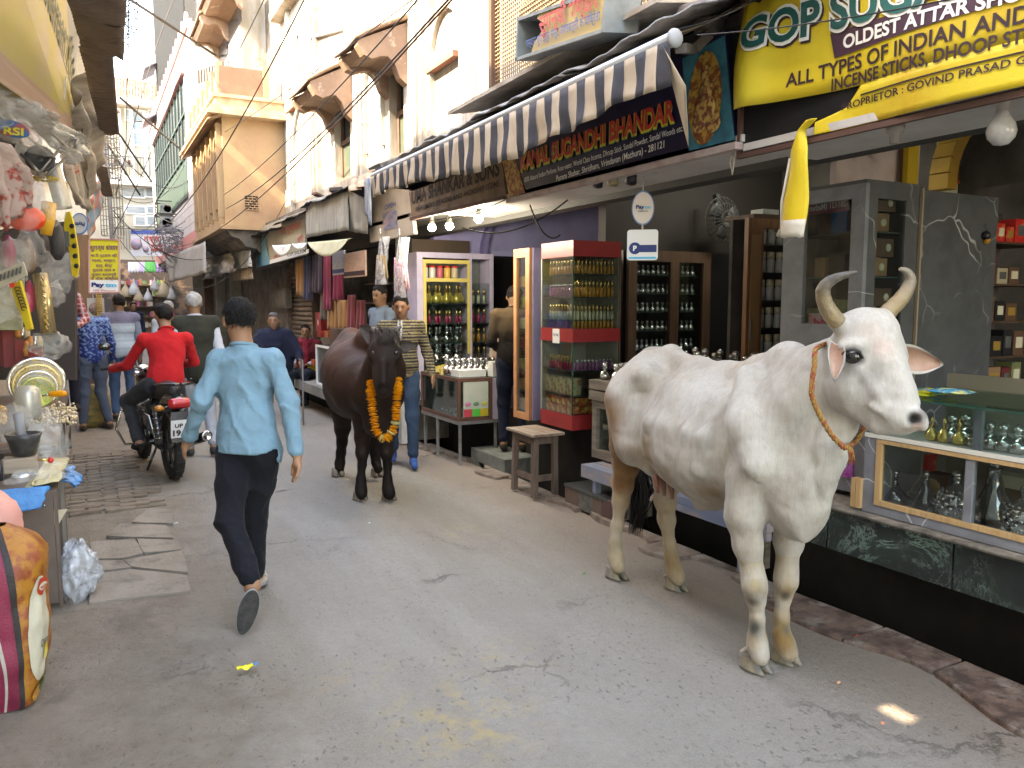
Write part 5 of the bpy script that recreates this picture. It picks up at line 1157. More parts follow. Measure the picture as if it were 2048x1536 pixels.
a_,b_=PX(1018,402,XB-.03),PX(1478,291,XB-.03);MB().bar(a_,b_,.05,.035).build('lower_rail',mat('pinkish_rail',(.42,.34,.32),.6,col2=(.3,.22,.2),scale=8),kb_)
# Uma Shankar sign (old painted board)
oldsign=mat('old_painted_board',(.19,.13,.085),.7,col2=(.1,.065,.045),scale=6,bump=.2,dirt=(.28,.21,.13),dscale=4,dlo=.6,dhi=.7)
us,UP=board('old_painted_sign','old brown painted shop board with faded black lettering under the awning',[(818,385),(1003,318),(1012,390),(824,438)],XB,oldsign,.03)
blk2=mat('faded_black_paint',(.03,.022,.018),.8)
put(us,'UMA SHANKAR & SONS',824,408,1000,350,XB,26,blk2,bold=.03);put(us,'PERFUMERY DEALERS AND WORSHIP ITEMS',832,424,1000,372,XB,10,blk2,bold=.01)
MB().bar(PX(822,438,XB-.02),PX(1010,395,XB-.02),.03).build('lower_rail',mat('rusty_frame'),us)
# striped awning
aw=thing('striped_awning','rolled out black and cream striped awning over the perfume shops','awning',(2.3,5,2.8))
tl_,tr_=PX(748,352,2.3),PX(1350,76,2.3)
sa=mat('awning_cream',(.5,.41,.32),.8,col2=(.42,.33,.25),scale=5,bump=.1);sbk=mat('awning_black',(.035,.035,.045),.8,col2=(.06,.06,.075),scale=5)
MB().tube([tl_,tr_],.032,14).build('front_tube',mat('aluminium_tube',(.4,.42,.46),.35,metal=.6),aw)
MB().ball(tr_,.042,12,(1,.5,1)).build('end_cap',mat('end_cap',(.28,.29,.31),.4),aw)
n=50;L_=(tr_-tl_)
def valf(s,b):
 dz=(.175+.1*math.exp(-((s-.58)/.27)**2)+.01*math.sin(s*40))*b
 p=tl_+L_*s;return p+Vector((-.03+.016*math.sin(s*95+b)*b+.02*mnoise.noise((s*22,b*2,0))*b,0,-dz-.01))
def topf(s,b):
 p=tl_+L_*s;return lerp(p+Vector((0.,0,.034)),Vector((2.98,p.y+(.25 if s<.1 else 0),3.14)),b)+Vector((0,0,-.035*math.sin(b*math.pi)))
for i in range(n):
 m_=sa if i%2==0 else sbk
 for fn,nm in((valf,'valance_stripe'),(topf,'roof_stripe')):
  MB().sheet(lambda a,b:fn((i+a)/n,b),4,6,thick=(.002,0,0)if fn is valf else(0,0,.002)).build(nm,m_,aw)
MB().sheet(lambda a,b:tr_+Vector((-.03+.16*b*(1-a),.05-.16*a*b,-.02-.42*b*(1-.5*a))),6,8,thick=(.003,0,0)).build('loose_end',sa,aw)
MB().sheet(lambda a,b:tl_+Vector((-.04-.02*math.sin(a*9),.14*a-.02,-.02-(.42-.12*a)*b)),6,8,thick=(.003,0,0)).build('loose_end',mat('awning_white_blue',(.45,.48,.52),.8,col2=(.05,.07,.16),scale=9,stretch=(1,6,.5)),aw)
ar=MB();ar.bar(tr_+Vector((.05,.02,-.03)),PX(1385,100,2.8),.05,.04);ar.bar(PX(1385,100,2.8),PX(1425,60,2.92),.06,.05);ar.build('folding_arm',mat('arm_metal',(.09,.075,.07),.6),aw)
MB().tube([PX(1372,35,2.95),PX(1440,20,2.95)],.07,12).build('roller_end',mat('arm_metal'),aw);MB().lathe(PX(1400,45,2.86),[(0,0),(.06,0),(.06,.12),(0,.12)],12,(1,0,0)).build('gear_box',mat('arm_metal'),aw)
# box sign in Hindi, bamboo mesh balcony
hb=thing('hindi_box_sign','tilted light box sign with red and blue Hindi lettering above the awning','sign',PX(1130,70,2.75))
T=[PX(1036,30,2.62),PX(1200,-24,2.62),PX(1190,42,2.62),PX(1032,122,2.62)]
T=[PX(1034,36,2.62),PX(1215,-28,2.62),PX(1205,64,2.62),PX(1030,122,2.62)]
grey=mat('box_sign_grey',(.24,.27,.28),.6,col2=(.18,.2,.2),scale=8);yf=mat('faded_yellow_face',(.5,.38,.16),.6,col2=(.44,.34,.2),scale=3)
off=Vector((.24,0.,.03));rim=MB()
for a,b in zip(T,T[1:]+T[:1]):
 rim.prism([a,b,b+off,a+off],((sum(T,Vector())/4-(a+b)/2).normalized()*.02))
rim.build('casing',grey,hb);MB().prism([t+off for t in T],(.01,0,0)).build('rear_panel',mat('box_inside',(.1,.1,.1),.8),hb)
ctr=[lerp(T[0],T[1],.3),lerp(T[0],T[1],.97),lerp(T[3],T[2],.97),lerp(T[3],T[2],.18),lerp(lerp(T[3],T[0],.3),lerp(T[2],T[1],.3),.22),lerp(lerp(T[3],T[0],.62),lerp(T[2],T[1],.62),.36),lerp(lerp(T[3],T[0],.85),lerp(T[2],T[1],.85),.24)]
MB().prism([c_+Vector((.012,0,0))for c_ in ctr],(.004,0,0)).build('face',yf,hb)
redh=mat('faded_red_print',(.55,.08,.07),.5);bluh=mat('blue_print',(.06,.1,.3),.5)
put(hb,'सुगन्धी भण्डार',1078,66,1196,12,2.61,34,redh,bold=.02,lift=0.);put(hb,'चन्दन धूप इत्र सेन्ट अगरबत्ती के विक्रेता',1052,96,1200,40,2.61,17,bluh,bold=.01,lift=0.)
mh=thing('mesh_balcony','bamboo mesh covered balcony behind the box sign','balcony',(3.2,5,3.2))
my0,my1=YS(1440,3.2,60),YS(990,3.2,200);mz0,mz1=3.28,5.4
mm=mat('bamboo_strip',(.28,.2,.12),.8,col2=(.17,.12,.075),scale=12)
n1=0
ms=MB()
for i in range(int((my1-my0)/.035)):ms.bar((3.2,my0+i*.035,mz0),(3.2,my0+i*.035,mz1),.008,.006)
for i in range(int((mz1-mz0)/.035)):ms.bar((3.19,my0,mz0+i*.035),(3.19,my1,mz0+i*.035),.006,.008)
ms.build('mesh',mm,mh,kind='stuff')
for y in(my1,my1-1.4,my1-2.7,my0):MB().box(3.15,3.23,y-.03,y+.03,mz0-.1,mz1).build('post',woodd,mh)
for z in(mz0-.03,4.3):MB().box(3.15,3.23,my0,my1,z,z+.05).build('rail',woodd,mh)
MB().box(3.44,3.5,my0-3,my1,3.1,6).build('back_wall',mat('cream_plaster',(.45,.4,.32),.9,col2=(.3,.25,.2),scale=2),mh)
sl_=MB();sl_.hexa([(2.75,my0,3.22),(3.45,my0,3.34),(3.45,my1,3.34),(2.75,my1,3.2),(2.75,my0,3.25),(3.45,my0,3.37),(3.45,my1,3.37),(2.75,my1,3.23)]);sl_.build('stone_shelf',mat('pale_stone_shelf',(.42,.38,.33),.8,col2=(.25,.21,.18),scale=5,bump=.4),mh)
# other signs along the row
XS=2.95
cream=mat('cream_sign',(.45,.39,.31),.7,col2=(.36,.3,.24),scale=3,dirt=(.25,.2,.16),dscale=3,dlo=.58,dhi=.75)
cs,_=board('cream_panel_sign','cream tin shop panel with a pasted phone poster beside the old painted board',[(735,372),(818,380),(828,468),(740,485)],XS,cream,.04)
P=[PX(u,v,XS)for u,v in((765,425),(793,420),(796,455),(768,461))];ps_=MB().prism([p+Vector((-.005,0,0))for p in P],(.003,0,0)).build('poster',mat('phone_poster',(.1,.16,.28),.4,col2=(.45,.3,.32),scale=6,stretch=(1,1,3)),cs)
put(cs,'OPEN',770,420,792,412,XS,10,bluh);
tarp=mat('grey_tarpaulin',(.3,.3,.275),.65,col2=(.22,.215,.19),scale=4,stretch=(1,3,.4),bump=.5,bscale=10,dirt=(.42,.42,.38),dscale=3,dlo=.56,dhi=.7)
def drape(name,label,pts,x0,x1,m_,wave=.03,cat='tarpaulin',nu=16,nv=8,freq=18,seed=0,group=None):
 A,B,C_,D_=[PX(u,v,x)for(u,v),x in zip(pts,(x0,x0,x1,x1))]
 o=MB().sheet(lambda a,b:lerp(lerp(A,B,a),lerp(D_,C_,a),b)+Vector((wave*math.sin(a*freq+seed+b*1.5)*(.3+.7*b)+wave*mnoise.noise((a*5,b*5,seed)),0,wave*.6*mnoise.noise((a*4,7,seed))*b)),nu,nv).build(name,m_)
 s=o.modifiers.new('solid','SOLIDIFY');s.thickness=.004
 return tag(o,label,cat,group)
drape('grey_tarpaulin','large grey streaked tarpaulin wrapped over a shop sign, front face',[(611,402),(697,380),(697,460),(611,476)],2.82,2.8,tarp,.012)
drape('grey_tarpaulin','grey tarpaulin side flap facing the camera beside the cream panel',[(697,380),(733,398),(735,468),(697,462)],2.82,2.86,tarp,.01,seed=2)
hs_,_=board('long_hindi_sign','long faded shop sign with red Hindi lettering left of the grey tarpaulin',[(512,458),(610,420),(610,510),(512,535)],2.95,mat('faded_green_sign',(.36,.33,.24),.6,col2=(.4,.38,.33),scale=2,dirt=(.2,.18,.14),dscale=5,dlo=.6,dhi=.75),.03)
put(hs_,'राधा पुष्पांजलि',562,470,606,455,2.95,14,redh);put(hs_,'श्री',596,485,606,480,2.95,10,redh);put(hs_,'वस्त्र',548,520,562,516,2.95,10,redh)
P=[PX(u,v,2.94)for u,v in((514,500),(530,468),(540,528),(514,535))];MB().prism([p+Vector((-.004,0,0))for p in P],(.003,0,0)).build('blue_panel',mat('sky_blue_print',(.14,.32,.4),.5),hs_)
P=[PX(u,v,2.94)for u,v in((540,520),(618,498),(618,506),(540,528))];MB().prism([p+Vector((-.006,0,0))for p in P],(.003,0,0)).build('white_strip',wht,hs_);put(hs_,'C.I.P. SALEEM',575,513,612,504,2.93,6,blk2)
cloth_w=mat('printed_white_cloth',(.55,.55,.52),.8,col2=(.25,.35,.45),scale=9,lo=.55,hi=.6)
for(u0,u1,v0,v1,dip,lab,m_)in((550,590,490,488,22,'white printed bunting cloth drooping under the long sign',cloth_w),(590,622,487,484,12,'small scalloped cloth beside the drooping bunting',cloth_w),(622,705,484,476,30,'yellowish white cloth sagging under the grey tarpaulin',mat('yellowed_cloth',(.5,.49,.36),.8,col2=(.42,.4,.22),scale=5))):
 A,B=PX(u0,v0,2.78),PX(u1,v1,2.78)
 o=MB().sheet(lambda a,b:lerp(A,B,a)+Vector((-.05*b,0,-b*(zX(u0,500,2.78)-zX(u0,500+dip,2.78))*math.sin(a*math.pi)**.8-.005)),14,5).build('bunting_cloth',m_);s=o.modifiers.new('solid','SOLIDIFY');s.thickness=.003;tag(o,lab,'cloth')
drape('orange_cloth','crumpled beige rag stuffed on top of the canopy end',[(700,362),(748,338),(752,360),(706,385)],2.8,2.7,mat('beige_rag',(.45,.33,.24),.8,col2=(.35,.25,.18),scale=7,bump=.4),.05,'rag',seed=3)
shm=mat('brown_shutter',(.17,.13,.1),.6,col2=(.12,.09,.07),scale=3,dirt=(.07,.06,.05),dscale=3)
for(ua,ub,vt,vb,lab)in((583,626,538,712,'brown ribbed roller shutter beside the textile stall'),(478,524,555,700,'closed roller shutter below the ochre balcony')):
 ya,yb_=YS(ub,3.42,600),YS(ua,3.42,600);t=thing('roller_shutter',lab,'shutter',(3.42,(ya+yb_)/2,0),'closed roller shutters');zt2=zX(ub,vt,3.42)
 for k in range(int(zt2/.085)):MB().tube([(3.46,ya,.06+k*.085),(3.46,yb_,.06+k*.085)],.04,6).build('slat',shm,t)
 MB().box(3.47,3.5,ya-.04,yb_+.04,0,zt2+.1).build('backing',shm,t);MB().box(3.38,3.5,ya-.09,ya-.03,0,zt2+.1).build('guide_rail',frm,t);MB().box(3.38,3.5,yb_+.03,yb_+.09,0,zt2+.1).build('guide_rail',frm,t)
struct(MB().box(3.36,3.7,15.4,27,0,3.05).build('side_building_wall',dkplaster))
ya,yb_=YS(573,3.3,600),YS(541,3.3,600);mbx=thing('meter_box','rusty electricity meter box on the dark wall between the shutters','meter box',(3.3,(ya+yb_)/2,1.5))
MB().box(3.28,3.4,ya,yb_,zX(556,615,3.3),zX(556,578,3.3)).build('box_body',mat('dusty_metal_box',(.16,.14,.12),.7,col2=(.09,.08,.07),scale=8),mbx);MB().box(3.265,3.28,ya+.05,yb_-.05,zX(556,610,3.3),zX(556,583,3.3)).build('cover',mat('dusty_metal_box'),mbx)
put(mbx,'गाडि',545,672,572,672,3.35,14,blk2)
drape('canvas_awning','long dirty canvas awning hanging at the far end of the shop row',[(330,516),(412,482),(416,545),(338,566)],2.2,2.05,mat('dirty_canvas',(.3,.28,.25),.85,col2=(.2,.18,.16),scale=4,stretch=(1,3,.4),bump=.4),.03,'awning',seed=5)
drape('torn_awning','torn pale awning with holes beneath the stepped corbel',[(460,504),(502,500),(504,534),(463,540)],2.75,2.7,mat('torn_pale_sheet',(.36,.37,.35),.8,col2=(.1,.09,.08),scale=8,lo=.6,hi=.64),.03,'awning',seed=6)
drape('striped_valance','short striped cream valance below the torn pale awning',[(464,540),(505,536),(506,558),(466,562)],2.75,2.74,mat('cream_valance',(.38,.3,.2),.8,col2=(.15,.11,.08),scale=9,stretch=(1,8,.2)),.015,'valance')
drape('crumpled_sheet','crumpled plastic sheet bundled under the corbel of the ochre house',[(405,520),(462,505),(462,545),(410,560)],2.6,2.5,mat('bundled_sheet',(.22,.2,.18),.8,col2=(.42,.38,.34),scale=6,bump=.6),.09,'plastic sheet',seed=8)
ct_=MB();c0=D(345,487,21)
for i in range(40):
 c=c0+Vector((rnd.gauss(0,.18),rnd.gauss(0,.3),rnd.gauss(0,.12)));r=rnd.uniform(.15,.42);ph=rnd.random()*6;nrm=Vector((rnd.gauss(0,.4),1,rnd.gauss(0,.4))).normalized();a_=nrm.orthogonal().normalized();b_=nrm.cross(a_)
 ct_.tube([c+(a_*math.cos(ph+t*.52)+b_*math.sin(ph+t*.52))*r*(1+.1*math.sin(t*2))for t in range(rnd.randint(7,13))],.01,4)
tag(ct_.build('cable_tangle',mat('grey_cable',(.15,.15,.16),.5)),'big tangle of looped grey cables under the caged air conditioners','cable tangle',kind='stuff')
for u,w_ in((415,.2),(440,.15),(470,.2)):
 y=YS(u,3.2,600);tag(MB().box(3.1,3.35,y-w_/2,y+w_/2,0,2.9).build('shop_pillar',[dkplaster,frm,conc][int(u)%3]),{415:'farthest dark pillar below the canvas awning',440:'middle narrow pillar of the far shop row',470:'pillar left of the far roller shutter'}[u],'pillar')
 # bulbs
bulb_on=mat('lit_bulb',(1,1,1),.3,emit=(.88,1,.98),estr=9)
for i,(u,v)in enumerate(((864,455),(899,452),(957,437))):
 p=PX(u,v,2.98);t=thing('light_bulb',['lit bulb at the left under the old painted board','lit bulb in the middle under the old painted board','lit bulb nearest the lilac wall'][i],'light bulb',p,'three lit bulbs')
 MB().ball(p,.038,14).build('glass_globe',bulb_on,t);lamp_light('bulb_lamp',p+Vector((0,0,-.06)),2.2,(.95,1,.98),t);MB().lathe(p+Vector((0,0,.028)),[(.034,0),(.024,.02),(.02,.06),(.022,.1),(0,.1)],10).build('socket',mat('bulb_socket',(.22,.22,.2),.6),t)
 MB().tube([p+Vector((0,0,.12)),p+Vector((.03,.02,.2))],.006,5).build('flex',blk,t)
p=PX(2003,263,3.02);t=thing('large_bulb','large dusty unlit bulb hanging under the yellow banner','light bulb',p)
MB().lathe(p,[(0,-.052),(.025,-.048),(.046,-.025),(.052,0),(.045,.028),(.026,.058),(.02,.075)],18).build('glass_globe',mat('dusty_bulb_glass',(.5,.5,.5),.2,col2=(.34,.33,.32),scale=10,coat=.5),t)
MB().lathe(p+Vector((0,0,.068)),[(.021,0),(.024,.03),(.026,.035),(.026,.06),(.03,.07),(.035,.1),(0.,.1)],14).build('socket',mat('bakelite_grey',(.26,.24,.22),.6),t)
p=PX(1790,262,3.05);t=thing('empty_socket','empty bulb holder fixed under the soffit near the torn banner','bulb holder',p);MB().lathe((p.x,p.y,2.3),[(.02,0),(.022,.04),(.035,.045),(.04,.07),(0,.075)],12).build('socket',mat('bakelite_grey'),t)
for i,u in enumerate((1195,1225,1262)):
 p=PX(u,372-i*3,3.);t=thing('spot_lamp',['dark spot lamp left under the soffit','brass spot lamp in the middle under the soffit','small spot lamp right under the soffit'][i],'spot lamp',p)
 MB().lathe(p,[(0,0),(.035,0),(.03,.05),(.015,.08),(0,.08)],10,(.3,.2,.9)).build('lamp_head',[blk,mat('brass_lamp',(.3,.25,.15),.4),blk][i],t);MB().bar(p+Vector((0,0,.04)),(p.x,p.y,2.425),.012).build('bracket',blk,t)
 # paytm hangers
def disc_sign(name,label,c,r,m_face,m_rim,nrm,txt,sy=1.18):
 t=thing(name,label,'hanging sign',c);c=Vector(c);n_=Vector(nrm).normalized();up=Vector((0,0,1));rt_=up.cross(n_).normalized()
 ring=lambda rr,o_:[c+n_*o_+(rt_*math.cos(a)+up*math.sin(a)*sy)*rr for a in[2*math.pi*i/32 for i in range(32)]]
 MB().prism(ring(r,-.006),n_*.008).build('rim',m_rim,t);MB().prism(ring(r*.92,.0025),n_*.002).build('face',m_face,t)
 return t,rt_,n_
wface=mat('warm_white_face',(.62,.55,.5),.5);brim=mat('blue_rim',(.1,.2,.42),.5);cyan=mat('cyan_ink',(.05,.42,.68),.5);nav=mat('navy_ink')
nrm=(-.62,-.78,0)
c=PX(1286,416,3.);s1_,rt1,nn1=disc_sign('round_payment_sign','round payment sign hanging above the phone shaped card',c,.068,wface,brim,nrm,'Paytm',1.5)
def on(t,s,c,rt_,nn,dx0,dx1,dz,h,m_,lift=.006):return lettering(t,s,c+rt_*dx0+Vector((0,0,dz))+nn*.004,c+rt_*dx1+Vector((0,0,dz))+nn*.004,h,m_,lift=lift,bold=.04)
on(s1_,'Pay',c,rt1,nn1,-.042,.008,-.004,.022,nav);on(s1_,'tm',c,rt1,nn1,.01,.044,-.004,.018,cyan);on(s1_,'accepted here',c,rt1,nn1,-.03,.03,-.022,.007,nav)
c2=PX(1285,490,3.);t=thing('phone_shaped_card','white phone shaped payment card hanging under the round sign','hanging card',c2)
n_=Vector(nrm).normalized();rr=Vector((0,0,1)).cross(n_).normalized()
def rrect(c,w_,h_,r,o_=0):
 pts=[]
 for sx,sy,a0 in((1,1,0),(-1,1,90),(-1,-1,180),(1,-1,270)):
  for k in range(5):a=math.radians(a0+k*22.5);pts.append(c+n_*o_+rr*(sx*(w_-r)+r*math.cos(a))+Vector((0,0,sy*(h_-r)+r*math.sin(a))))
 return pts
MB().prism(rrect(c2,.093,.092,.018),n_*.006).build('card',mat('white_card2',(.68,.68,.7),.4),t)
MB().prism(rrect(c2+Vector((0,0,-.078)),.085,.006,.003,.008),n_*.001).build('blue_band',cyan,t)
MB().prism(rrect(c2+rr*.025+Vector((0,0,-.022)),.06,.022,.003,.0075),n_*.001).build('navy_panel',nav,t)
cc=c2-rr*.045+Vector((0,0,-.02));MB().prism([cc+n_*.009+rr*.036*math.cos(a)+Vector((0,0,.036*math.sin(a)))for a in[2*math.pi*i/24 for i in range(24)]],n_*.002).build('round_mark',nav,t)
on(t,'P',cc,rr,n_,-.011,.011,-.014,.03,wht,.011)
MB().tube([PX(1287,352,3.),PX(1286,386,3.)],.003,5).build('cord',whs,s1_);MB().tube([PX(1285,446,3.),PX(1285,466,3.)],.006,5).build('cord',whs,t)
p=PX(1466,300,2.92);tag(MB().tube([p,p+Vector((0,.015,-.06)),p+Vector((0,0,-.12)),p+Vector((0,-.012,-.06)),p],.005,5).build('rope_loop',whs),'dangling loop of string at the corner of the yellow banner','string')
# bag stall: hanging bags of incense sticks, jars, textiles
film=plastic_film('bag_film',(.75,.75,.8),.38)
def incense_bag(cu,cv,x,w_,h_,stick_m,label,n=34,lean=0.):
 c=PX(cu,cv,x);t=thing('incense_bag',label,'plastic bag',c,'hanging bags of incense sticks')
 top=c+Vector((0,0,h_/2+.1))
 def f(a,b):return lerp(top,c+Vector((0.,-(a-.5)*2*w_*(.35+.65*b),h_/2-h_*b)),min(1,b*3+.02))+Vector((-.05*math.sin(a*math.pi)*min(1,b*2)+.012*mnoise.noise((a*9,b*9,cu)),0,0))
 MB().sheet(f,14,12).build('bag_film',film,t);MB().sheet(lambda a,b:f(a,b)+Vector((.09*math.sin(a*math.pi)+.02,0,0)),14,12).build('bag_film',film,t)
 MB().tube([top,top+Vector((0,0,.08))],.006,5).build('hook',silver,t)
 for i in range(n):
  s=(i/(n-1)-.5)*2;y=-s*w_*.85
  MB().tube([c+Vector((rnd.uniform(-.02,.04),y*.7+lean*.3,h_*.22+rnd.gauss(0,.02))),c+Vector((rnd.uniform(-.02,.04),y+lean*-.2,-h_*.47+abs(s)*h_*.15))],.008,4).build('stick_bundle',stick_m[i%len(stick_m)],t)
incense_bag(762,530,2.82,.16,.42,[mat('tan_stick',(.36,.28,.14),.8),mat('brown_stick',(.22,.14,.06),.8)],'clear bag of tan incense sticks hanging left of the pink one',22)
incense_bag(800,545,2.76,.17,.5,[mat('pink_stick',(.55,.2,.28),.7,col2=(.6,.5,.5),scale=40),mat('pinkish_dot',(.5,.42,.42),.7,col2=(.45,.05,.12),scale=60,lo=.5,hi=.55)],'clear bag of pink dotted packets hanging beside the white post',20,.1)
for i,(u0,v0,u1,v1,lab)in enumerate(((667,505,692,548,'white and blue hanging catalogue left of the orange one'),(690,508,734,552,'peach coloured hanging catalogue with a dark base line'))):
 a,b=PX(u0,v0,2.9),PX(u1,v1,2.9);t=thing('catalogue',lab,'catalogue',(a+b)/2)
 MB().box(2.88,2.9,b.y,a.y,b.z,a.z).build('cover',mat(['pale_catalogue','peach_catalogue'][i],[(.42,.42,.44),(.48,.32,.24)][i],.5,col2=[(.3,.32,.38),(.42,.25,.18)][i],scale=8,stretch=(1,1,4)),t);MB().box(2.874,2.879,b.y+.02,a.y-.02,b.z+.02,b.z+.07).build('printed_band',nav if i==0 else ink,t)
st2=thing('bag_stall_shelf','dark stall shelf with rows of yellow jars behind the white post','shelf',(3.6,9.5,1.2))
for k in range(3):MB().box(3.45,3.75,8.8,10.9,1.35+k*.26,1.37+k*.26).build('shelf_board',frm,st2)
for k in range(3):
 for i in range(7):j=MB().lathe((3.52,8.9+i*.13,1.371+k*.26),[(.045,0),(.05,.01),(.05,.09),(.04,.1),(.042,.13),(0,.131)],10).build('jar',[mat('yellow_jar'),mat('green_jar',(.25,.28,.14),.4),mat('cream_box')][k]);tag(j,['yellow','olive','cream'][k]+' lidded jar on the %s shelf behind the hanging bags'%['lower','middle','upper'][k],'jar','jars behind the hanging bags %d'%k)
cols=[((.4,.18,.03),'mustard'),((.03,.04,.12),'navy'),((.3,.02,.08),'crimson'),((.05,.03,.06),'dark plum'),((.35,.17,.05),'orange brown'),((.22,.03,.04),'maroon'),((.1,.07,.05),'brown')]
for i,(u,v0,v1,k)in enumerate(((600,520,590,0),(612,515,600,1),(622,512,585,3),(640,510,585,3),(655,512,620,2),(662,600,660,4),(685,600,660,4),(672,520,600,2),(645,585,640,6),(705,590,665,5),(722,600,665,5))):
 a,b=PX(u-9,v0,3.15),PX(u+9,v1,3.15)
 o=MB().sheet(lambda s,t:Vector((3.15+.03*math.sin(s*14+i)*(.4+t)+.02*(i%3),a.y+(b.y-a.y)*s,a.z+(b.z-a.z)*t+.01*math.sin(s*20)*t)),16,6).build('hanging_cloth',mat('cloth_'+cols[k][1].replace(' ','_'),cols[k][0],.85,col2=tuple(c*.6 for c in cols[k][0]),scale=8,stretch=(1,1,.3),sheen=.3));s=o.modifiers.new('solid','SOLIDIFY');s.thickness=.008
 tag(o,'%s cloth hanging in the textile stall, %s'%(cols[k][1],['at its left end','second from the left','third from the left','over the red tin','beside the catalogues','low on the left of the pair','low on the right of the pair','behind the white catalogue','above the red tin','just left of the dark cow hump','nearest to the man in grey'][i]),'cloth','cloths of the textile stall')
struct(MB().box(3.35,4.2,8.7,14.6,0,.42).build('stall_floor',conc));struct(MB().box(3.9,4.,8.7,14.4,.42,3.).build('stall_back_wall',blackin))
p=PX(640,645,3.25);tn=thing('red_tin','red square tin with a white emblem in the textile stall','tin',(3.3,p.y,p.z));MB().box(3.22,3.42,p.y-.17,p.y+.17,p.z-.14,p.z+.16).build('tin_body',mat('red_tin_paint',(.26,.02,.02),.4),tn);MB().ball((3.218,p.y,p.z),.05,10,(.05,.7,1)).build('emblem',wht,tn)
MB().tube([(3.32,p.y+.12,p.z+.16),(3.32,p.y,p.z+.27),(3.32,p.y-.12,p.z+.16)],.008,5).build('handle',silver,tn)
p0_,p1_=PX(634,748,2.95),PX(668,690,2.95);gc=thing('glass_counter_box','small glass sided counter box with a white diamond note left of the dark cow','display case',(3.,p0_.y,.5))
yA,yB=YS(668,2.95,700),YS(634,2.95,700);MB().box(2.95,3.4,yA,yB,.42,zX(650,692,2.95)).build('case',mat('dark_glass_case',(.06,.065,.065),.15),gc)
ff=MB();zc=zX(650,692,2.95)
for y in(yA,yB):ff.box(2.93,2.96,y-.02,y+.02,.42,zc)
ff.box(2.93,2.96,yA,yB,zc-.03,zc);ff.box(2.93,2.96,yA,yB,.42,.45);ff.build('white_frame',wht,gc)
cm_=(yA+yB)/2;MB().prism([(2.925,cm_+.12,.7),(2.925,cm_,.82),(2.925,cm_-.12,.7),(2.925,cm_,.58)],(.004,0,0)).build('note',wht,gc)
struct(MB().box(2.85,3.36,10.6,13.9,.28,.42).build('stall_ledge_slab',conc));struct(MB().box(3.2,3.36,10.6,13.9,0,.28).build('stall_ledge_wall',dark))
for i,(u,v,cc,lab)in enumerate(((618,735,(.6,.42,.02),'yellow folded packet beside the seated man in the scarf'),(628,725,(.45,.08,.02),'orange red packet on the ledge by the seated man'),(640,668,(.35,.03,.02),'red folded cloth on the small glass counter box'),(655,668,(.4,.1,.03),'orange folded cloth at the right of the counter box'))):
 p=PX(u,v,3.05);carton((3.1,p.y,p.z),(.14,.2,.09),mat('goods%d'%i,cc,.5,col2=tuple(c*.5 for c in cc),scale=12),lab,'goods')
carton((3.05,PX(690,675,3.05).y,PX(690,675,3.05).z-.05),(.3,.4,.34),woodd,'dark wooden box behind the dark cow hump','box')
# left side: stalls, painted sign, tin awnings
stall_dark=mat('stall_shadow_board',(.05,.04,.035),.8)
film2=plastic_film('wrap_film',(.7,.7,.67),.17)
steel=mat('polished_steel',(.55,.55,.55),.22,metal=.9);brass=mat('brass',(.55,.4,.14),.3,metal=.8);rustb=mat('brown_sheet_metal',(.13,.095,.075),.5,col2=(.085,.06,.05),scale=5,bump=.1,metal=.1)
yw=mat('painted_yellow_board',(.3,.235,.055),.6,col2=(.3,.235,.1),scale=2,dirt=(.3,.22,.16),dscale=2.5,dlo=.52,dhi=.7,bump=.08)
ys_=thing('painted_yellow_sign','big faded yellow painted sign leaning out over the left stalls','sign',D(70,120,5.2))
Q=[D(-140,70,3.2),D(140,262,6.3),D(158,45,6.3),D(-60,-330,3.2)]
nrm_y=(Q[1]-Q[0]).cross(Q[3]-Q[0]).normalized()
if nrm_y.dot(CAM-Q[0])<0:nrm_y=-nrm_y
MB().prism(Q,-nrm_y*.05).build('board',yw,ys_)
def onQ(a,b,o=.006):return lerp(lerp(Q[0],Q[1],a),lerp(Q[3],Q[2],a),b)+nrm_y*o
pink_p=mat('pinkish_paint_band',(.27,.17,.12),.6);MB().prism([onQ(0,0),onQ(1,0),onQ(1,.12),onQ(0,.2)],nrm_y*.003).build('lower_band',pink_p,ys_)
dots=MB()
for i in range(44):t=i/43;dots.prism([onQ(.3+t*.66+dx,1.-t*.62+dz,.007)for dx,dz in((0,0),(.008,0),(.008,.02),(0,.02))],nrm_y*.003)
dots.build('dotted_line',mat('grey_paint_dots',(.25,.25,.26),.6),ys_,kind='stuff')
lettering(ys_,'Khemam Kh',onQ(.5,.8),onQ(.965,.42),.26,mat('dark_green_paint',(.05,.06,.03),.6),up=onQ(.7,1)-onQ(.7,.5),shear=.3,bold=.015,lift=.009)
lettering(ys_,'e',onQ(.4,.86),onQ(.46,.84),.3,mat('red_brown_paint',(.22,.05,.04),.6),up=onQ(.7,1)-onQ(.7,.5),bold=.03,lift=.009)
for i,(a,b)in enumerate(((.62,.28),(.7,.24),(.8,.15),(.86,.22),(.52,.42))):
 p=[onQ(a+dx,b+dz,.008)for dx,dz in((0,0),(.02,-.01),(.028,.18),(.008,.2))];MB().prism(p,nrm_y*.003).build('painted_bottle',mat('painted_grey_blue',(.25,.26,.24),.6,col2=(.38,.36,.25),scale=12),ys_)
corr=mat('rusted_corrugated_tin',(.22,.17,.14),.8,col2=(.15,.11,.09),scale=3,bump=.3,bscale=20,dirt=(.25,.2,.17),dscale=4,dlo=.6,dhi=.75)
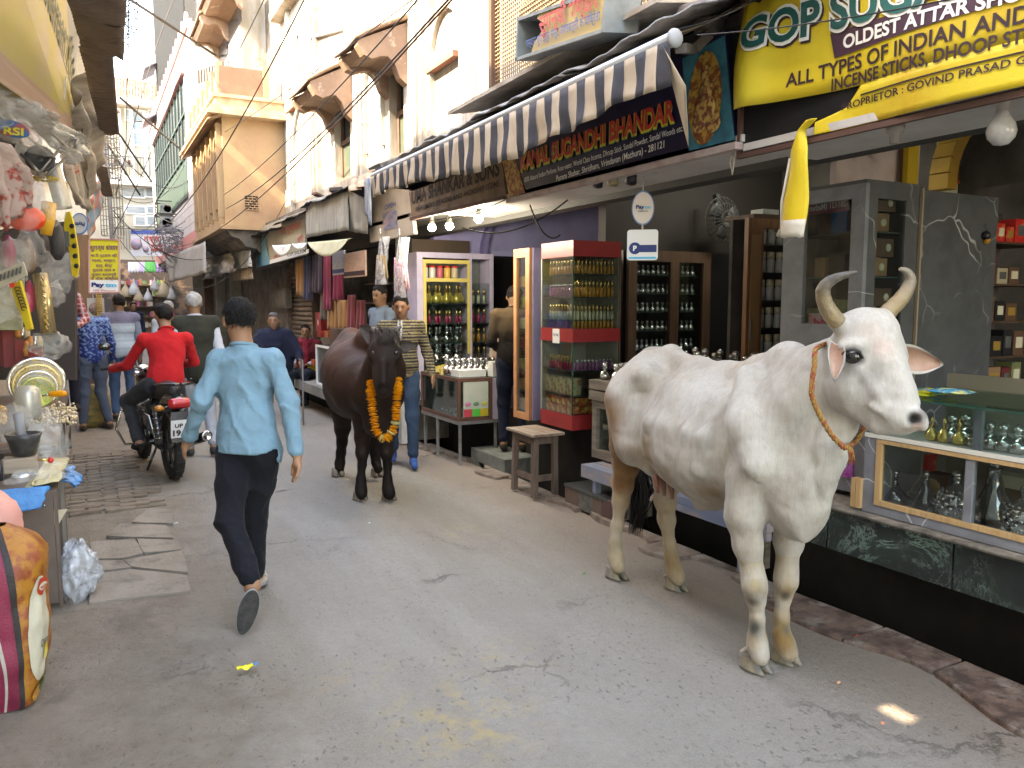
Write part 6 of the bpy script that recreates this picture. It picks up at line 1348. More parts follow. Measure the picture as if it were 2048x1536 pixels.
def tinroof(name,label,P,ncorr,sag=.02,amp=.014,hole=None):
 def f(a,b):
  p=lerp(lerp(P[0],P[1],a),lerp(P[3],P[2],a),b);return p+Vector((0,0,amp*math.sin(a*ncorr*2*math.pi)-sag*math.sin(a*math.pi)+.03*mnoise.noise((a*3,b*3,ncorr))+(.02*mnoise.noise((a*20,0,3))*b)))
 o=MB().sheet(f,ncorr*8,6).build(name,corr);s=o.modifiers.new('solid','SOLIDIFY');s.thickness=.006;return tag(o,label,'awning')
tinroof('tin_awning','upper rusty corrugated tin awning at the top left',[D(105,-90,3.2),D(158,62,4.9),D(246,84,4.8),D(262,-120,3.2)],22)
tinroof('tin_awning','short dark overlapping tin sheet under the upper tin awning',[D(150,40,4.5),D(164,98,5.),D(246,117,4.9),D(248,60,4.4)],9)
tinroof('tin_awning','long lower corrugated tin awning reaching over the street on the left',[D(158,96,5.),D(204,268,7.2),D(238,268,7.1),D(224,104,4.9)],30)
tinroof('tin_awning','small tin awning far along the left wall',[D(188,330,10),D(205,392,12),D(226,392,12),D(214,335,10)],10)
MB().prism([D(-60,-80,4.6),D(158,-80,5.6),D(205,270,7.4),D(150,262,6.6)],(-.3,0,0)).build('wall_patch',mat('left_wall_plaster'),lh)
tarp2=mat('pale_canvas',(.42,.37,.31),.8,col2=(.3,.26,.22),scale=4,stretch=(1,3,.4),bump=.6,bscale=9,dirt=(.22,.16,.12),dscale=3,dlo=.6,dhi=.75)
def sheet4(name,label,P,m_,wave=.03,freq=14,seed=0,cat='tarpaulin',nu=20,nv=12,parent=None):
 f=lambda a,b:lerp(lerp(P[0],P[1],a),lerp(P[3],P[2],a),b)+Vector((wave*math.sin(a*freq+seed+b*3)+wave*1.3*mnoise.noise((a*5,b*4,seed)),0,wave*.5*mnoise.noise((a*6,b*5,seed+9))))
 o=MB().sheet(f,nu,nv).build(name,m_,parent);s=o.modifiers.new('solid','SOLIDIFY');s.thickness=.005
 return tag(o,label,cat)if label else o
sheet4('canvas_sheet','pale rumpled canvas hanging below the lower tin awning',[D(140,262,6.6),D(160,140,5.8),D(208,290,7.6),D(176,425,7.9)],tarp2,.05)
sheet4('canvas_sheet','dirty canvas strip with red lettering under the yellow sign',[D(128,318,6.4),D(142,262,6.6),D(178,420,7.9),D(150,405,7.2)],mat('lettered_canvas',(.45,.4,.34),.8,col2=(.5,.14,.1),scale=7,lo=.6,hi=.64,bump=.5),.03,seed=4)
sheet4('poster_banner','pink and blue printed banner hanging beyond the canvas on the left',[D(172,420,9.2),D(196,352,9.4),D(208,400,10.4),D(180,478,9.6)],mat('pink_blue_print',(.42,.16,.14),.6,col2=(.18,.28,.38),scale=5,lo=.45,hi=.55,dirt=(.5,.42,.1),dscale=4,dlo=.55,dhi=.6),.02,seed=2,cat='banner')
pole=thing('utility_pole','grey steel utility pole beyond the yellow menu board on the left','utility pole',D(232,640,15))
pb=PZ(243,735,0);MB().tube([(pb.x,pb.y,0),(pb.x-.05,pb.y,3),(pb.x-.12,pb.y,6.2)],[.07,.06,.05],10).build('shaft',mat('pole_steel',(.24,.24,.25),.6,col2=(.17,.16,.16),scale=8),pole)
MB().bar((pb.x-.6,pb.y,5.),(pb.x+.5,pb.y,5.),.06).build('cross_arm',mat('pole_steel'),pole)
for i in range(4):MB().lathe((pb.x-.5+i*.3,pb.y,5.03),[(.03,0),(.045,.03),(.03,.06),(.04,.09),(0,.1)],8).build('insulator',mat('insulator_brown',(.1,.05,.04),.3),pole)
scr=thing('lattice_screen','rusty scroll lattice screen behind the utility pole','lattice',D(215,400,17))
lb_=MB();A=D(203,470,16.5);B=D(236,275,17)
for i in range(9):
 x=A.x+(B.x-A.x)*i/8;lb_.bar((x,A.y,A.z),(x,A.y,B.z),.02)
for j in range(22):
 z=A.z+(B.z-A.z)*j/21;lb_.bar((A.x,A.y,z),(B.x,A.y,z+(.1 if j%2 else-.05)),.015)
for i in range(40):c=Vector((rnd.uniform(A.x,B.x),A.y-.02,rnd.uniform(A.z,B.z)));lb_.tube([c+Vector((math.cos(t)*.06,0,math.sin(t)*.06))for t in[k*.8 for k in range(8)]],.008,4)
lb_.build('scrollwork',mat('scroll_iron',(.16,.15,.13),.7),scr,kind='stuff')
yp=D(209,530,10.2);bd=thing('yellow_menu_board','hanging yellow board with purple Hindi lines and a payment logo at the bottom','sign',yp)
def W_(u,v,d=10.2):return D(u,v,d)
MB().prism([W_(179,586),W_(239,585),W_(239,480),W_(179,478)],_fw*.02).build('board',mat('bright_yellow_board',(.62,.55,.04),.5),bd)
toC=-_fw*.006
MB().prism([W_(179.5,585.5)+toC,W_(238.5,584.5)+toC,W_(238.5,560)+toC,W_(179.5,560)+toC],_fw*.004).build('white_panel',wht,bd)
for a,b in((W_(179,586),W_(239,585)),(W_(239,585),W_(239,480)),(W_(239,480),W_(179,478)),(W_(179,478),W_(179,586))):MB().bar(a+toC,b+toC,.018).build('frame',mat('pink_frame',(.45,.22,.2),.5),bd)
def tl3(s,u0,v0,u1,h,m_,bold=.015):lettering(bd,s,W_(u0,v0)+toC*1.5,W_(u1,v0)+toC*1.5,h*10.2/1580,m_,up=_up,bold=bold,lift=.006)
purp=mat('purple_ink',(.14,.03,.12),.6)
tl3('सुगन्ध संसार',181,500,237,9,purp,.02)
for s,u0,u1,v in(('सभी प्रकार की',183,235,514),('माला, चन्दन,',185,233,524),('इत्र, सेन्ट',193,226,534),('गुलाब जल व',186,232,543),('पूजन सामग्री',184,234,552),('के थोक विक्रेता',182,237,560)):tl3(s,u0,v,u1,5.2,purp,.02)
tl3('Pay',184,573.5,210,8,nav,.05);tl3('tm',211,573.5,234,7,cyan,.05);tl3('10% Discount',188,583,232,4,mat('red_ink',(.5,.05,.04),.5),.01)
cq=D(160,448,7.6);tq=thing('round_blue_sign','round blue rimmed payment sign hanging upside down on the left','hanging sign',cq)
ringq=lambda r,o_:[cq-_fw*o_+_rt*r*.78*math.cos(a)+_up*r*math.sin(a)for a in[2*math.pi*i/28 for i in range(28)]]
MB().prism(ringq(.105,0),-_fw*.01).build('rim',brim,tq);MB().prism(ringq(.092,.012),-_fw*.003).build('face',mat('grey_white_face',(.5,.52,.55),.5),tq)
lettering(tq,'Paytm',cq-_fw*.017+_rt*.055+_up*.01,cq-_fw*.017-_rt*.055+_up*.01,.035,nav,up=-_up,bold=.04,lift=.002)
q0,q1=D(150,700,11.6),D(178,470,11.6);tag(MB().box(q0 .x,q1 .x,q0 .y,q0 .y+.12,0.,q1 .z).build('wooden_pillar',mat('plain_brown_board',(.2,.11,.06),.7,col2=(.15,.08,.045),scale=4,stretch=(5,1,.5))),'plain brown wooden board standing left of the yellow menu board','board')
q0,q1=D(176,640,11),D(208,596,11);ds=thing('religious_poster','pale poster with a dark round medallion and bead strings behind the grey vest man','poster',q0)
MB().box(q0 .x,q1 .x,q0 .y,q0 .y+.03,q0 .z,q1 .z).build('sheet',mat('pale_poster',(.42,.42,.42),.6),ds);MB().lathe(((q0 .x+q1 .x)/2,q0 .y-.004,(q0 .z+q1 .z)/2),[(0,0),(.09,0),(.09,.003),(0,.003)],20,(0,-1,0)).build('medallion',mat('medallion_print',(.16,.1,.1),.6,col2=(.35,.25,.2),scale=30),ds)
for i in range(4):
 for k in range(16):tag(MB().ball((q0 .x+.12+i*.02,q0 .y-.04,q1 .z+.06-k*.024),.011,6).build('bead',brass),'golden bead of the strings in front of the medallion poster','bead','bead strings by the poster')
struct(MB().box(-1.14,-.55,9.5,12,0,.02).build('side_pavement',conc))
# cabinet with slatted side
cb_=thing('steel_cabinet','brown sheet metal cabinet with a slatted side beside the gutter','cabinet',(-.6,5.3,0))
kx=-.195;ky0=PZ(133,1210).y;ky1=ky0+1.15;kz=.61
MB().box(-1.1,kx-.02,ky0,ky0+.02,.02,kz).build('front_panel',rustb,cb_)
MB().box(-1.1,kx-.02,ky1-.02,ky1,.02,kz).build('rear_panel',rustb,cb_);MB().box(-1.1,kx,ky0,ky1,kz,kz+.02).build('top_panel',rustb,cb_);MB().box(-1.1,-.6,ky0+.03,ky1-.03,.02,kz).build('core',stall_dark,cb_)
for y in(ky0,ky0+.42,ky1-.03):MB().box(kx-.018,kx,y,y+.03,0.,kz).build('upright',rustb,cb_)
for i in range(13):
 y=ky0+.47+i*.05;MB().box(kx-.014,kx-.002,y,y+.022,.04,kz-.01).build('slat',mat('dull_slat',(.2,.19,.17),.5),cb_)
for z in(.2,.42):MB().box(-.6,kx-.02,ky0+.04,ky0+.42,z,z+.01).build('shelf',rustb,cb_)
MB().hexa([(-.5,ky0+.05,.43),(kx-.005,ky0+.06,.43),(kx+.03,ky0+.4,.43),(-.5,ky0+.4,.43),(-.5,ky0+.05,.44),(kx-.005,ky0+.06,.436),(kx+.03,ky0+.4,.436),(-.5,ky0+.4,.44)]).build('paper',mat('old_paper',(.42,.38,.28),.8),cb_)
for z in(kz-.05,kz-.28):MB().ball((kx-.06,ky0-.002,z),.006,6).build('rivet',steel,cb_)
bl=mat('blue_tarp',(.03,.22,.5),.35,col2=(.02,.15,.38),scale=14,bump=.4,bscale=30)
sheet4('blue_sheet','bright blue plastic sheet draped over the front edge of the cabinet',[D(-60,984,3.98),D(93,972,4.14),D(86,1016,4.12),D(-60,1040,3.97)],bl,.012,cat='plastic sheet')
sheet4('blue_sheet','small blue plastic corner sticking out at the right of the cabinet top',[D(122,962,4.7),D(137,932,4.95),D(162,958,4.85),D(152,976,4.7)],bl,.02,cat='plastic sheet',nu=8,nv=8)
sheet4('newspaper','yellowed paper lying over the right end of the cabinet top',[D(50,974,4.17),D(112,962,4.27),D(142,915,4.98),D(90,916,4.93)],mat('yellowed_paper',(.5,.45,.27),.8,col2=(.36,.32,.2),scale=9,stretch=(1,5,1)),.012,cat='paper',nu=10,nv=10)
kzz=kz+.025
mo=thing('mortar','black stone mortar with a grey pestle standing on the cabinet','mortar',D(50,880,5.1));c=D(48,888,4.62)
MB().lathe(c,[(.03,-.075),(.06,-.06),(.085,.03),(.098,.062),(.085,.064),(.06,0.),(0,-.02)],18).build('bowl',mat('black_stone',(.03,.03,.032),.35,col2=(.06,.06,.06),scale=30),mo)
MB().tube([c+Vector((0,0,-.02)),c+Vector((-.015,0,.1)),c+Vector((-.02,0,.185))],[.03,.026,.028],12).build('pestle',mat('grey_stone',(.2,.2,.21),.5),mo)
ml=thing('hand_mill','wooden and steel hand press with a black wheel on the cabinet','hand mill',D(40,930,5.));c=D(42,928,4.6)
MB().cbox(c+Vector((0,0,0.)),(.17,.12,.085)).build('wooden_box',mat('plain_wood_box',(.33,.26,.2),.6,col2=(.25,.19,.14),scale=5,stretch=(.6,5,5)),ml,bevel=.006)
MB().lathe(c+Vector((-.11,-.02,-.02)),[(0,0),(.11,0),(.12,.01),(.12,.02),(0,.02)],20,(-1,-.3,0)).build('wheel',blk,ml)
MB().lathe(c+Vector((0.,-.02,-.17)),[(.05,0),(.07,.02),(.075,.1),(.055,.13)],16).build('steel_cup',steel,ml)
MB().tube([c+Vector((.08,0,.02)),c+Vector((.14,-.01,.01))],.008,6).build('axle',brass,ml);MB().ball(c+Vector((.15,-.01,.01)),.018,8).build('red_knob',mat('red_knob',(.5,.03,.03),.4),ml)
def crumple(name,label,c,r,m_,seed,sc=(1,1,1),n=20,parent=None,rough=.35):
 vs=[];
 for i in range(n+1):
  th=math.pi*i/n
  for k in range(n*2):
   t=math.pi*k/n;d=Vector((math.sin(th)*math.cos(t)*sc[0],math.sin(th)*math.sin(t)*sc[1],math.cos(th)*sc[2]))
   q=1+rough*mnoise.noise(d*2.3+Vector((seed,0,0)))+rough*.5*abs(mnoise.noise(d*6+Vector((0,seed,0))));vs.append(Vector(c)+d*r*q)
 W2=n*2;fs=[(i*W2+k,(i+1)*W2+k,(i+1)*W2+(k+1)%W2,i*W2+(k+1)%W2)for i in range(n)for k in range(W2)]
 o=MB().add(vs,fs,True).build(name,m_,parent)
 return tag(o,label,'plastic bag')if label else o
crumple('plastic_bag','crumpled clear bag on the cabinet right of the mortar',D(92,895,4.9),.12,film2,3,(1,.8,1.1));crumple('plastic_bag','clear plastic lying over the front of the cabinet',D(70,955,4.4),.1,film2,7,(1.3,.7,.5));crumple('plastic_bag','clear plastic bulge at the right cabinet corner',D(100,940,4.7),.08,film2,9,(1.2,.8,.6))
crumple('plastic_bag','frosted crumpled plastic bag lying on the ground beside the cabinet',PZ(160,1190)+Vector((0,0,.13)),.115,plastic_film('frosted_bag',(.5,.52,.55),.6),12,(.85,1,1.35),26,None,.5)
# rice sack, printed
sk=thing('rice_sack','printed woven rice sack with pink side and cream oval standing at the left edge','sack',PZ(20,1395))
sc_=PZ(-4,1392);sc_.z=0
def sackf(a,h,o=0.):
 th=a*2*math.pi;r=.212*(1+.07*math.sin(h*3.+.3))*(1-.8*max(0,(h-.8)/.2)**2)*(1-.12*math.exp(-h*12))
 ce,se=math.cos(th),math.sin(th);p=.62;x=math.copysign(abs(ce)**p,ce)*r*.8;y=math.copysign(abs(se)**p,se)*r*.9
 w_=.014*mnoise.noise((x*9,y*9,h*9))+.007*mnoise.noise((x*24,y*24,h*14));n_=Vector((x,y,0)).normalized()
 return sc_+Vector((x,y,h*.72))+n_*(w_+o)+Vector((.04*h,.02*h,0))
wv=dict(bump=.25,bscale=150)
sm_=mat('sack_ochre_print',(.33,.13,.015),.4,col2=(.22,.045,.015),scale=20,lo=.45,hi=.6,**wv)
MB().sheet(lambda a,b:sackf(a,b),72,40).build('sack_body',sm_,sk)
def patch(name,m_,a0,a1,h0,h1,o,shape=None,n=24):
 f=(lambda a,b:sackf(a0+(a1-a0)*a,h0+(h1-h0)*b,o))if not shape else shape
 return MB().sheet(f,n,n).build(name,m_,sk)
patch('pink_side',mat('magenta_sack',(.22,.015,.045),.4,col2=(.13,.012,.03),scale=5,**wv),.56,.8,0,1,.003,lambda a,b:sackf(.56+(.255-.06*b)*a,b,.003));patch('black_stripe',mat('sack_black',(.02,.015,.015),.5,**wv),.797,.812,0,1,.005,lambda a,b:sackf(.812-.06*b+.018*a,b,.005));patch('white_stripe',mat('sack_white',(.42,.38,.33),.5,col2=(.3,.27,.22),scale=9,**wv),.765,.774,0,1,.005,lambda a,b:sackf(.765-.03*b+.006*a+.004*math.sin(b*9),b,.005))
oval=lambda ca,ch,ra,rh,o:(lambda a,b:sackf(ca+ra*a*math.cos(b*2*math.pi),ch+rh*a*math.sin(b*2*math.pi),o))
MB().sheet(oval(.9,.43,.072,.3,.004),12,36).build('cream_oval',mat('sack_cream',(.5,.45,.34),.45,col2=(.42,.38,.28),scale=8,**wv),sk)
MB().sheet(oval(.915,.665,.036,.05,.008),8,24).build('red_badge',mat('sack_red',(.42,.04,.02),.4),sk);MB().sheet(oval(.915,.667,.03,.022,.011),6,20).build('badge_band',mat('sack_cream'),sk)
MB().sheet(oval(.94,.28,.025,.05,.007),8,20).build('yellow_flower',mat('sack_yellow',(.55,.38,.03),.5,col2=(.5,.45,.2),scale=20),sk);MB().sheet(oval(.965,.085,.035,.05,.006),8,20).build('green_garnish',mat('sack_green',(.06,.16,.03),.5,col2=(.02,.06,.02),scale=50),sk)
MB().sheet(oval(.915,.05,.05,.045,.005),8,20).build('orange_food',mat('sack_orange',(.45,.1,.02),.5,col2=(.5,.3,.05),scale=25),sk)
v_,f_=text_verts('Chetna',.01,.2);mb=MB();x0=min(p[0]for p in v_);x1=max(p[0]for p in v_)
mb.add([sackf(.885+.065*(p[0]-x0)/(x1-x0),.33+p[1]*.06,.01)for p in v_],f_);mb.build('lettering',mat('sack_black'),sk)
v_,f_=text_verts('MAJOR',.03);mb=MB();x0=min(p[0]for p in v_);x1=max(p[0]for p in v_)
mb.add([sackf(.893+.045*(p[0]-x0)/(x1-x0),.66+p[1]*.018,.014)for p in v_],f_);mb.build('lettering',mat('sack_red'),sk)
pkc=mat('pale_pink_fingertip',(.62,.3,.25),.9,col2=(.55,.24,.2),scale=3,bump=.2)  # pink lump added to stand in for a blurred fingertip at the lens
crumple('cloth_bundle',None,D(-30,1075,3.9),.2,pkc,21,(.8,.7,1.3),20,None,.15);tag(bpy.context.scene.collection.objects[-1],'soft pale pink stand-in for a fingertip at the lens, left picture edge above the sack','fingertip stand-in')
# second table with wares
t2=thing('stall_table','long low stall table under plastic sheeting on the left','table',(-.6,8,0))
tx=-.24;tzz=.62
MB().box(-1.15,tx,6.4,10.15,tzz-.03,tzz).build('table_top',rustb,t2)
for y in(6.5,8.2,10.1):MB().box(tx-.04,tx,y-.04,y,0,tzz-.03).build('leg',mat('black_leg',(.03,.03,.03),.5),t2)
MB().box(tx-.5,tx-.45,6.5,10.1,0.,tzz-.04).build('skirt_board',greyw,t2);MB().bar((tx-.02,6.5,.25),(tx-.02,10.1,.25),.03).build('stretcher',greyw,t2)
sheet4('plastic_cover','clear plastic cover falling over the end of the stall table',[D(96,800,9.),D(150,783,10.3),D(150,822,10.2),D(108,822,9.)],film2,.03,cat='plastic sheet')
pt=thing('wrapped_steel_plates','nested round steel plates with gold foil, standing wrapped in plastic','plates',D(72,770,6.6))
c=D(74,765,6.6);nf=(CAM+Vector((.2,0,-.4))-c).normalized()
for i,(r,dy,m_)in enumerate(((.215,0,steel),(.185,.02,brass),(.155,.04,steel),(.125,.06,mat('foil_confetti',(.7,.52,.1),.3,col2=(.25,.45,.1),scale=70,lo=.45,hi=.55,metal=.5)))):
 cc_=c+Vector((0,0,-i*.025))+nf*dy;MB().lathe(cc_,[(0,.01),(r*.86,.01),(r*.93,.012),(r,.02),(r,.026),(r*.9,.018),(0,.016)],40,nf).build('plate',m_,pt)
 if i<3:
  cf=MB()
  for k in range(70):
   a=rnd.random()*6.28;rr=r*rnd.uniform(.8,.92);aa=nf.orthogonal().normalized();bb=nf.cross(aa);q_=cc_+(aa*math.cos(a)+bb*math.sin(a))*rr+nf*.022;cf.ball(q_,.0065,5)
  cf.build('gold_dots',mat('gold_foil',(.75,.55,.15),.25,metal=.8),pt,kind='stuff')
crumple('plate_wrap',None,c+nf*.05,.2,film2,31,(1,.5,.9),18,pt,.2)
jg=thing('steel_jug','pale wrapped steel tumbler set in front of the plates','jug',D(60,800,6.2));MB().lathe(D(58,835,6.2),[(.085,0),(.09,.02),(.088,.2),(.075,.23),(.05,.25)],20).build('jug_body',mat('pale_steel',(.45,.43,.36),.35,metal=.5),jg);MB().lathe(D(58,835,6.2),[(.095,-.01),(.1,.1),(.095,.24)],16).build('wrap',film2,jg)
ot=thing('orange_handled_tool','bright orange handle lying across the plates','handle',D(115,788,6.1));MB().tube([D(98,789,6.1),D(104,788,6.1),D(128,787,6.1),D(133,787,6.1)],[.014,.022,.024,.012],12).build('grip',mat('orange_plastic',(.75,.28,.01),.35),ot);MB().tube([D(85,792,6.1),D(98,789,6.1)],.008,6).build('rod',steel,ot)
hp=MB()
for i in range(420):
 p=D(rnd.uniform(-20,105),0,rnd.uniform(6.,6.9));p.z=tzz+.03+abs(rnd.gauss(0,.045));p=Vector((p.x,p.y,p.z));hp.ball(p,rnd.uniform(.008,.017),5)
tag(hp.build('brass_trinkets',mat('pale_gold',(.62,.48,.26),.3,col2=(.7,.66,.58),scale=18,metal=.4)),'heap of small gold and pearly trinkets in plastic on the stall','trinkets',kind='stuff')
hp=MB()
for i in range(90):
 p=D(rnd.uniform(-25,12),rnd.uniform(815,845),5.7);hp.ball(p,rnd.uniform(.01,.02),5)
tag(hp.build('orange_beads',mat('orange_beads',(.55,.24,.04),.4,col2=(.6,.45,.15),scale=20)),'orange bead heap at the left picture edge','beads',kind='stuff')
rk=thing('stepped_red_rack','red stepped display rack with jars and trinkets on the left','rack',D(40,690,7.4));redk=mat('rack_red',(.2,.02,.025),.5)
RD=7.4
for i,(u0,u1,vt)in enumerate(((-60,8,645),(8,32,662),(32,56,679),(56,82,697))):
 a,b=D(u0,735,RD),D(u1,vt,RD);MB().box(a.x,b.x,a.y,a.y+.35,a.z,b.z).build('step',redk,rk);MB().box(a.x,b.x+.008,a.y-.012,a.y+.36,b.z,b.z+.012).build('tread',mat('rack_brown_edge',(.1,.06,.045),.6),rk)
 for k in range(3):pz=D(u0+(u1-u0)*(.3+k*.3)if u0>0 else 2-k*8,vt,RD+.1);tag(MB().lathe((pz.x,a.y+.05,b.z+.013),[(.03,0),(.034,.02),(.034,.07),(.02,.085),(.022,.1),(0,.101)],10).build('jar',[mat('orange_jar',(.55,.22,.06),.35),glass('bottle_glass'),mat('cream_box')][k]),'%s jar on the %s step of the red rack'%(['orange','clear','cream'][k],['top','second','third','lowest'][i]),'jar')
tag(MB().tube([D(52,712,7.2),D(50,700,7.2),D(54,690,7.2),D(52,682,7.2)],[.022,.018,.022,.012],8).build('twisted_candle',mat('orange_brown',(.45,.2,.06),.5)),'orange twisted candle on the left rack','candle')
crumple('plastic_bag','grey plastic sheet fanning out below the golden tube',D(100,690,7.2),.14,film2,41,(1.1,.6,.9))
# hanging wares
gt=thing('golden_tube','long golden foil tube hanging in plastic above the rack','foil tube',D(88,610,7.));MB().tube([D(80,548,7.),D(88,600,7.),D(98,668,7.)],[.06,.066,.062],20).build('tube_body',mat('gold_brown_foil',(.33,.25,.13),.25,col2=(.55,.45,.25),scale=9,stretch=(6,6,.7),metal=.6),gt)
ch=MB()
for k in range(26):p=D(84+k*.42,555+k*4.1,6.92);ch.ball(p+Vector((.01*math.sin(k*2),0,0)),.011,6)
ch.build('gold_chain',brass,gt)
def dangling(name,label,cat,c,prof,m_,flat=1.,lean=(0,0)):
 t=MB().lathe((0,0,0),prof,16).build(name,m_);t.location=c;t.scale=(1,flat,1);t.rotation_euler=(lean[0],lean[1],0);return tag(t,label,cat)
yl2=mat('yellow_wood',(.55,.42,.03),.4,col2=(.48,.33,.02),scale=8)
bb=thing('yellow_bat','yellow wooden paddle with dark curled patterns hanging near the left edge','paddle',D(50,600,6.3))
Pq=[D(26,572,6.3),D(44,562,6.3),D(58,612,6.3),D(62,632,6.3),D(68,658,6.3),D(58,662,6.3),D(46,628,6.3),D(38,612,6.3)];MB().prism(Pq,-_fw*.03).build('blade',yl2,bb)
cl=MB()
for k in range(7):
 c=D(35+k*2.2,578+k*6.5,6.255);cl.tube([c+_rt*.022*math.cos(t)+_up*.016*math.sin(t)for t in[q*.7 for q in range(8)]],.0045,5)
cl.build('curl_ornament',blk,bb);MB().cbox(D(24,570,6.27),(.035,.035,.04)).build('red_tip',mat('red_plastic'),bb)
yc=thing('yellow_comb_strip','yellow hanging strip with oval cut-outs beside the round sign','hanging strip',D(145,490,7.))
Pq=[D(133,425,7.),D(142,424,7.),D(150,450,7.),D(158,500,7.),D(160,530,7.),D(155,555,7.),D(146,552,7.),D(142,510,7.),D(130,455,7.)];MB().prism(Pq,-_fw*.02).build('strip',yl2,yc)
for k in range(5):MB().lathe(D(144+k*2.2,452+k*20,6.975),[(0,0),(.022,0),(.022,.003),(0,.003)],12,-_fw).build('dark_oval',blk,yc)
rc_=MB();rc_.cbox(D(132,478,6.93),(.05,.02,.13));tag(rc_.build('black_card',blk),'small black card hanging over the yellow strip','card')
dangling('steel_canister','grey dull steel canister hanging below the canvas','canister',D(128,418,6.4),[(0,0),(.062,0),(.064,.02),(.06,.34),(.05,.36),(0,.36)],mat('dull_canister',(.36,.35,.31),.4,metal=.4),1,(0,-.2))
ob=thing('orange_package','bright orange red package hanging in a clear plastic bag','package',D(50,430,5.2))
MB().ball(D(52,437,5.25),.115,16,(1.,.5,.75)).build('package',mat('orange_red_plastic',(.72,.07,.015),.3,col2=(.6,.04,.01),scale=9,bump=.2),ob);MB().ball(D(52,410,5.22),.045,10,(1,.5,.6)).build('label_patch',mat('brown_foil',(.12,.08,.06),.4),ob)
crumple('bag_film',None,D(45,405,5.2),.17,film2,51,(.8,.45,1.),20,ob,.25)
red_print=mat('printed_rag',(.45,.33,.29),.8,col2=(.34,.06,.05),scale=11,lo=.52,hi=.6,bump=.4)
sheet4('printed_cloth','cream cloth with red streaks hanging at the upper left edge',[D(-30,262,4.6),D(22,300,4.7),D(62,402,5.),D(-10,462,4.9)],red_print,.05,cat='cloth',seed=5)
sheet4('clear_sheeting','long rumpled clear plastic sheeting under the yellow sign',[D(-20,165,4.6),D(60,215,5.1),D(168,292,6.3),D(148,330,6.)],plastic_film('milky_film',(.62,.6,.56),.6),.08,20,cat='plastic sheet')
sheet4('clear_sheeting','milky plastic sheeting sagging beside the printed cloth',[D(-20,170,4.4),D(60,222,4.9),D(140,325,5.8),D(-20,270,4.6)],film2,.08,17,seed=6,cat='plastic sheet')
sgn=thing('blue_oval_sign','small blue printed oval sign tilted at the left edge','sign',D(20,262,4.7));MB().prism([D(25+36*math.cos(a),258+17*math.sin(a)+8*math.cos(a),4.7)for a in[2*math.pi*i/24 for i in range(24)]],-_fw*.01).build('board',mat('blue_print_sign',(.02,.12,.28),.4,col2=(.3,.08,.1),scale=12,lo=.5,hi=.56),sgn)
lettering(sgn,'RSI',D(8,268,4.68),D(48,272,4.68),.045,yelt,up=_up,lift=.004,bold=.03)
sp=thing('loudspeaker','black round loudspeaker in a pale housing among the hanging goods','loudspeaker',D(82,318,5.6));MB().cbox(D(62,322,5.7),(.22,.12,.17),Matrix.Rotation(.3,3,'Y')).build('housing',mat('beige_housing',(.42,.38,.3),.6),sp)
MB().lathe(D(80,318,5.56),[(.09,0),(.095,.01),(.08,.02),(.05,-.01),(.02,0),(0,.002)],24,(-_fw+_rt*.5)).build('cone',mat('black_speaker',(.03,.03,.032),.5),sp)
rods=[((0,232,5.2),(110,318,5.6)),((75,350,5.5),(135,282,5.7)),((135,282,5.7),(155,277,5.7)),((155,277,5.7),(150,298,5.7)),((0,470,5.4),(48,420,5.5)),((92,352,5.6),(128,320,5.7)),((42,308,5.5),(78,345,5.5))]
for i,(a,b)in enumerate(rods):tag(MB().tube([D(*a),lerp(D(*a),D(*b),.5)+Vector((0,0,.005)),D(*b)],.011 if i!=2 else .012,8).build('steel_rod',mat('dull_steel_rod',(.22,.21,.2),.3,metal=.6)),['long sloping steel rod above the loudspeaker','steel rod rising to the right of the speaker','curved top of the steel hook','down-turned tip of the steel hook','dark rod at the left edge below the printed cloth','short rod beside the rising rod','thin rod under the pale speaker housing'][i],'steel rod')
yb2=thing('marigold_bag','transparent bag with a yellow tube and marigold rim hanging left of the canister','plastic bag',D(95,400,6.));MB().tube([D(98,405,6.),D(95,440,6.),D(92,470,6.)],[.05,.052,.04],14).build('yellow_tube',mat('amber_yellow',(.62,.32,.03),.4),yb2)
for k in range(16):a=2*math.pi*k/16;p=D(88,358,6.)+_rt*.09*math.cos(a)+_fw*.05*math.sin(a);f=MB().ball(p,.02,8,(1,1,.6)).build('flower',mat('yellow_flower',(.5,.38,.04),.7,bump=.5,bscale=90),yb2)
crumple('bag_film',None,D(95,400,6.),.17,film2,61,(.7,.5,1.2),18,yb2,.2)
dk=[((.03,.028,.03),'black'),((.22,.02,.06),'wine red'),((.2,.13,.09),'brown'),((.42,.05,.1),'pink')]
for i,(u0,v0,u1,v1,k,lab)in enumerate(((100,440,128,520,0,'black wrapped bundle hanging left of the yellow strip'),(6,470,30,540,1,'wine red cloth hanging at the left edge'),(44,475,70,545,2,'brown wrapped roll hanging beside the golden tube'),(52,560,68,625,3,'pink cloth strip hanging behind the yellow paddle'),(70,455,96,510,0,'dark net bundle under the marigold bag'))):
 a,b=D(u0,v1,6.7+.1*i),D(u1,v0,6.7+.1*i);c=(a+b)/2;w_=abs(b.x-a.x)/2*1.1;h_=abs(b.z-a.z)/2
 tag(MB().lathe(c-Vector((0,0,h_)),[(w_*.3,0),(w_*.8,h_*.3),(w_*.9,h_*1.),(w_*.7,h_*1.6),(w_*.2,h_*2)],14).build('hanging_bundle',mat('bundle_'+dk[k][1].replace(' ','_'),dk[k][0],.5,col2=tuple(x*1.8 for x in dk[k][0]),scale=12,stretch=(3,3,.5),bump=.6)),lab,'bundle')
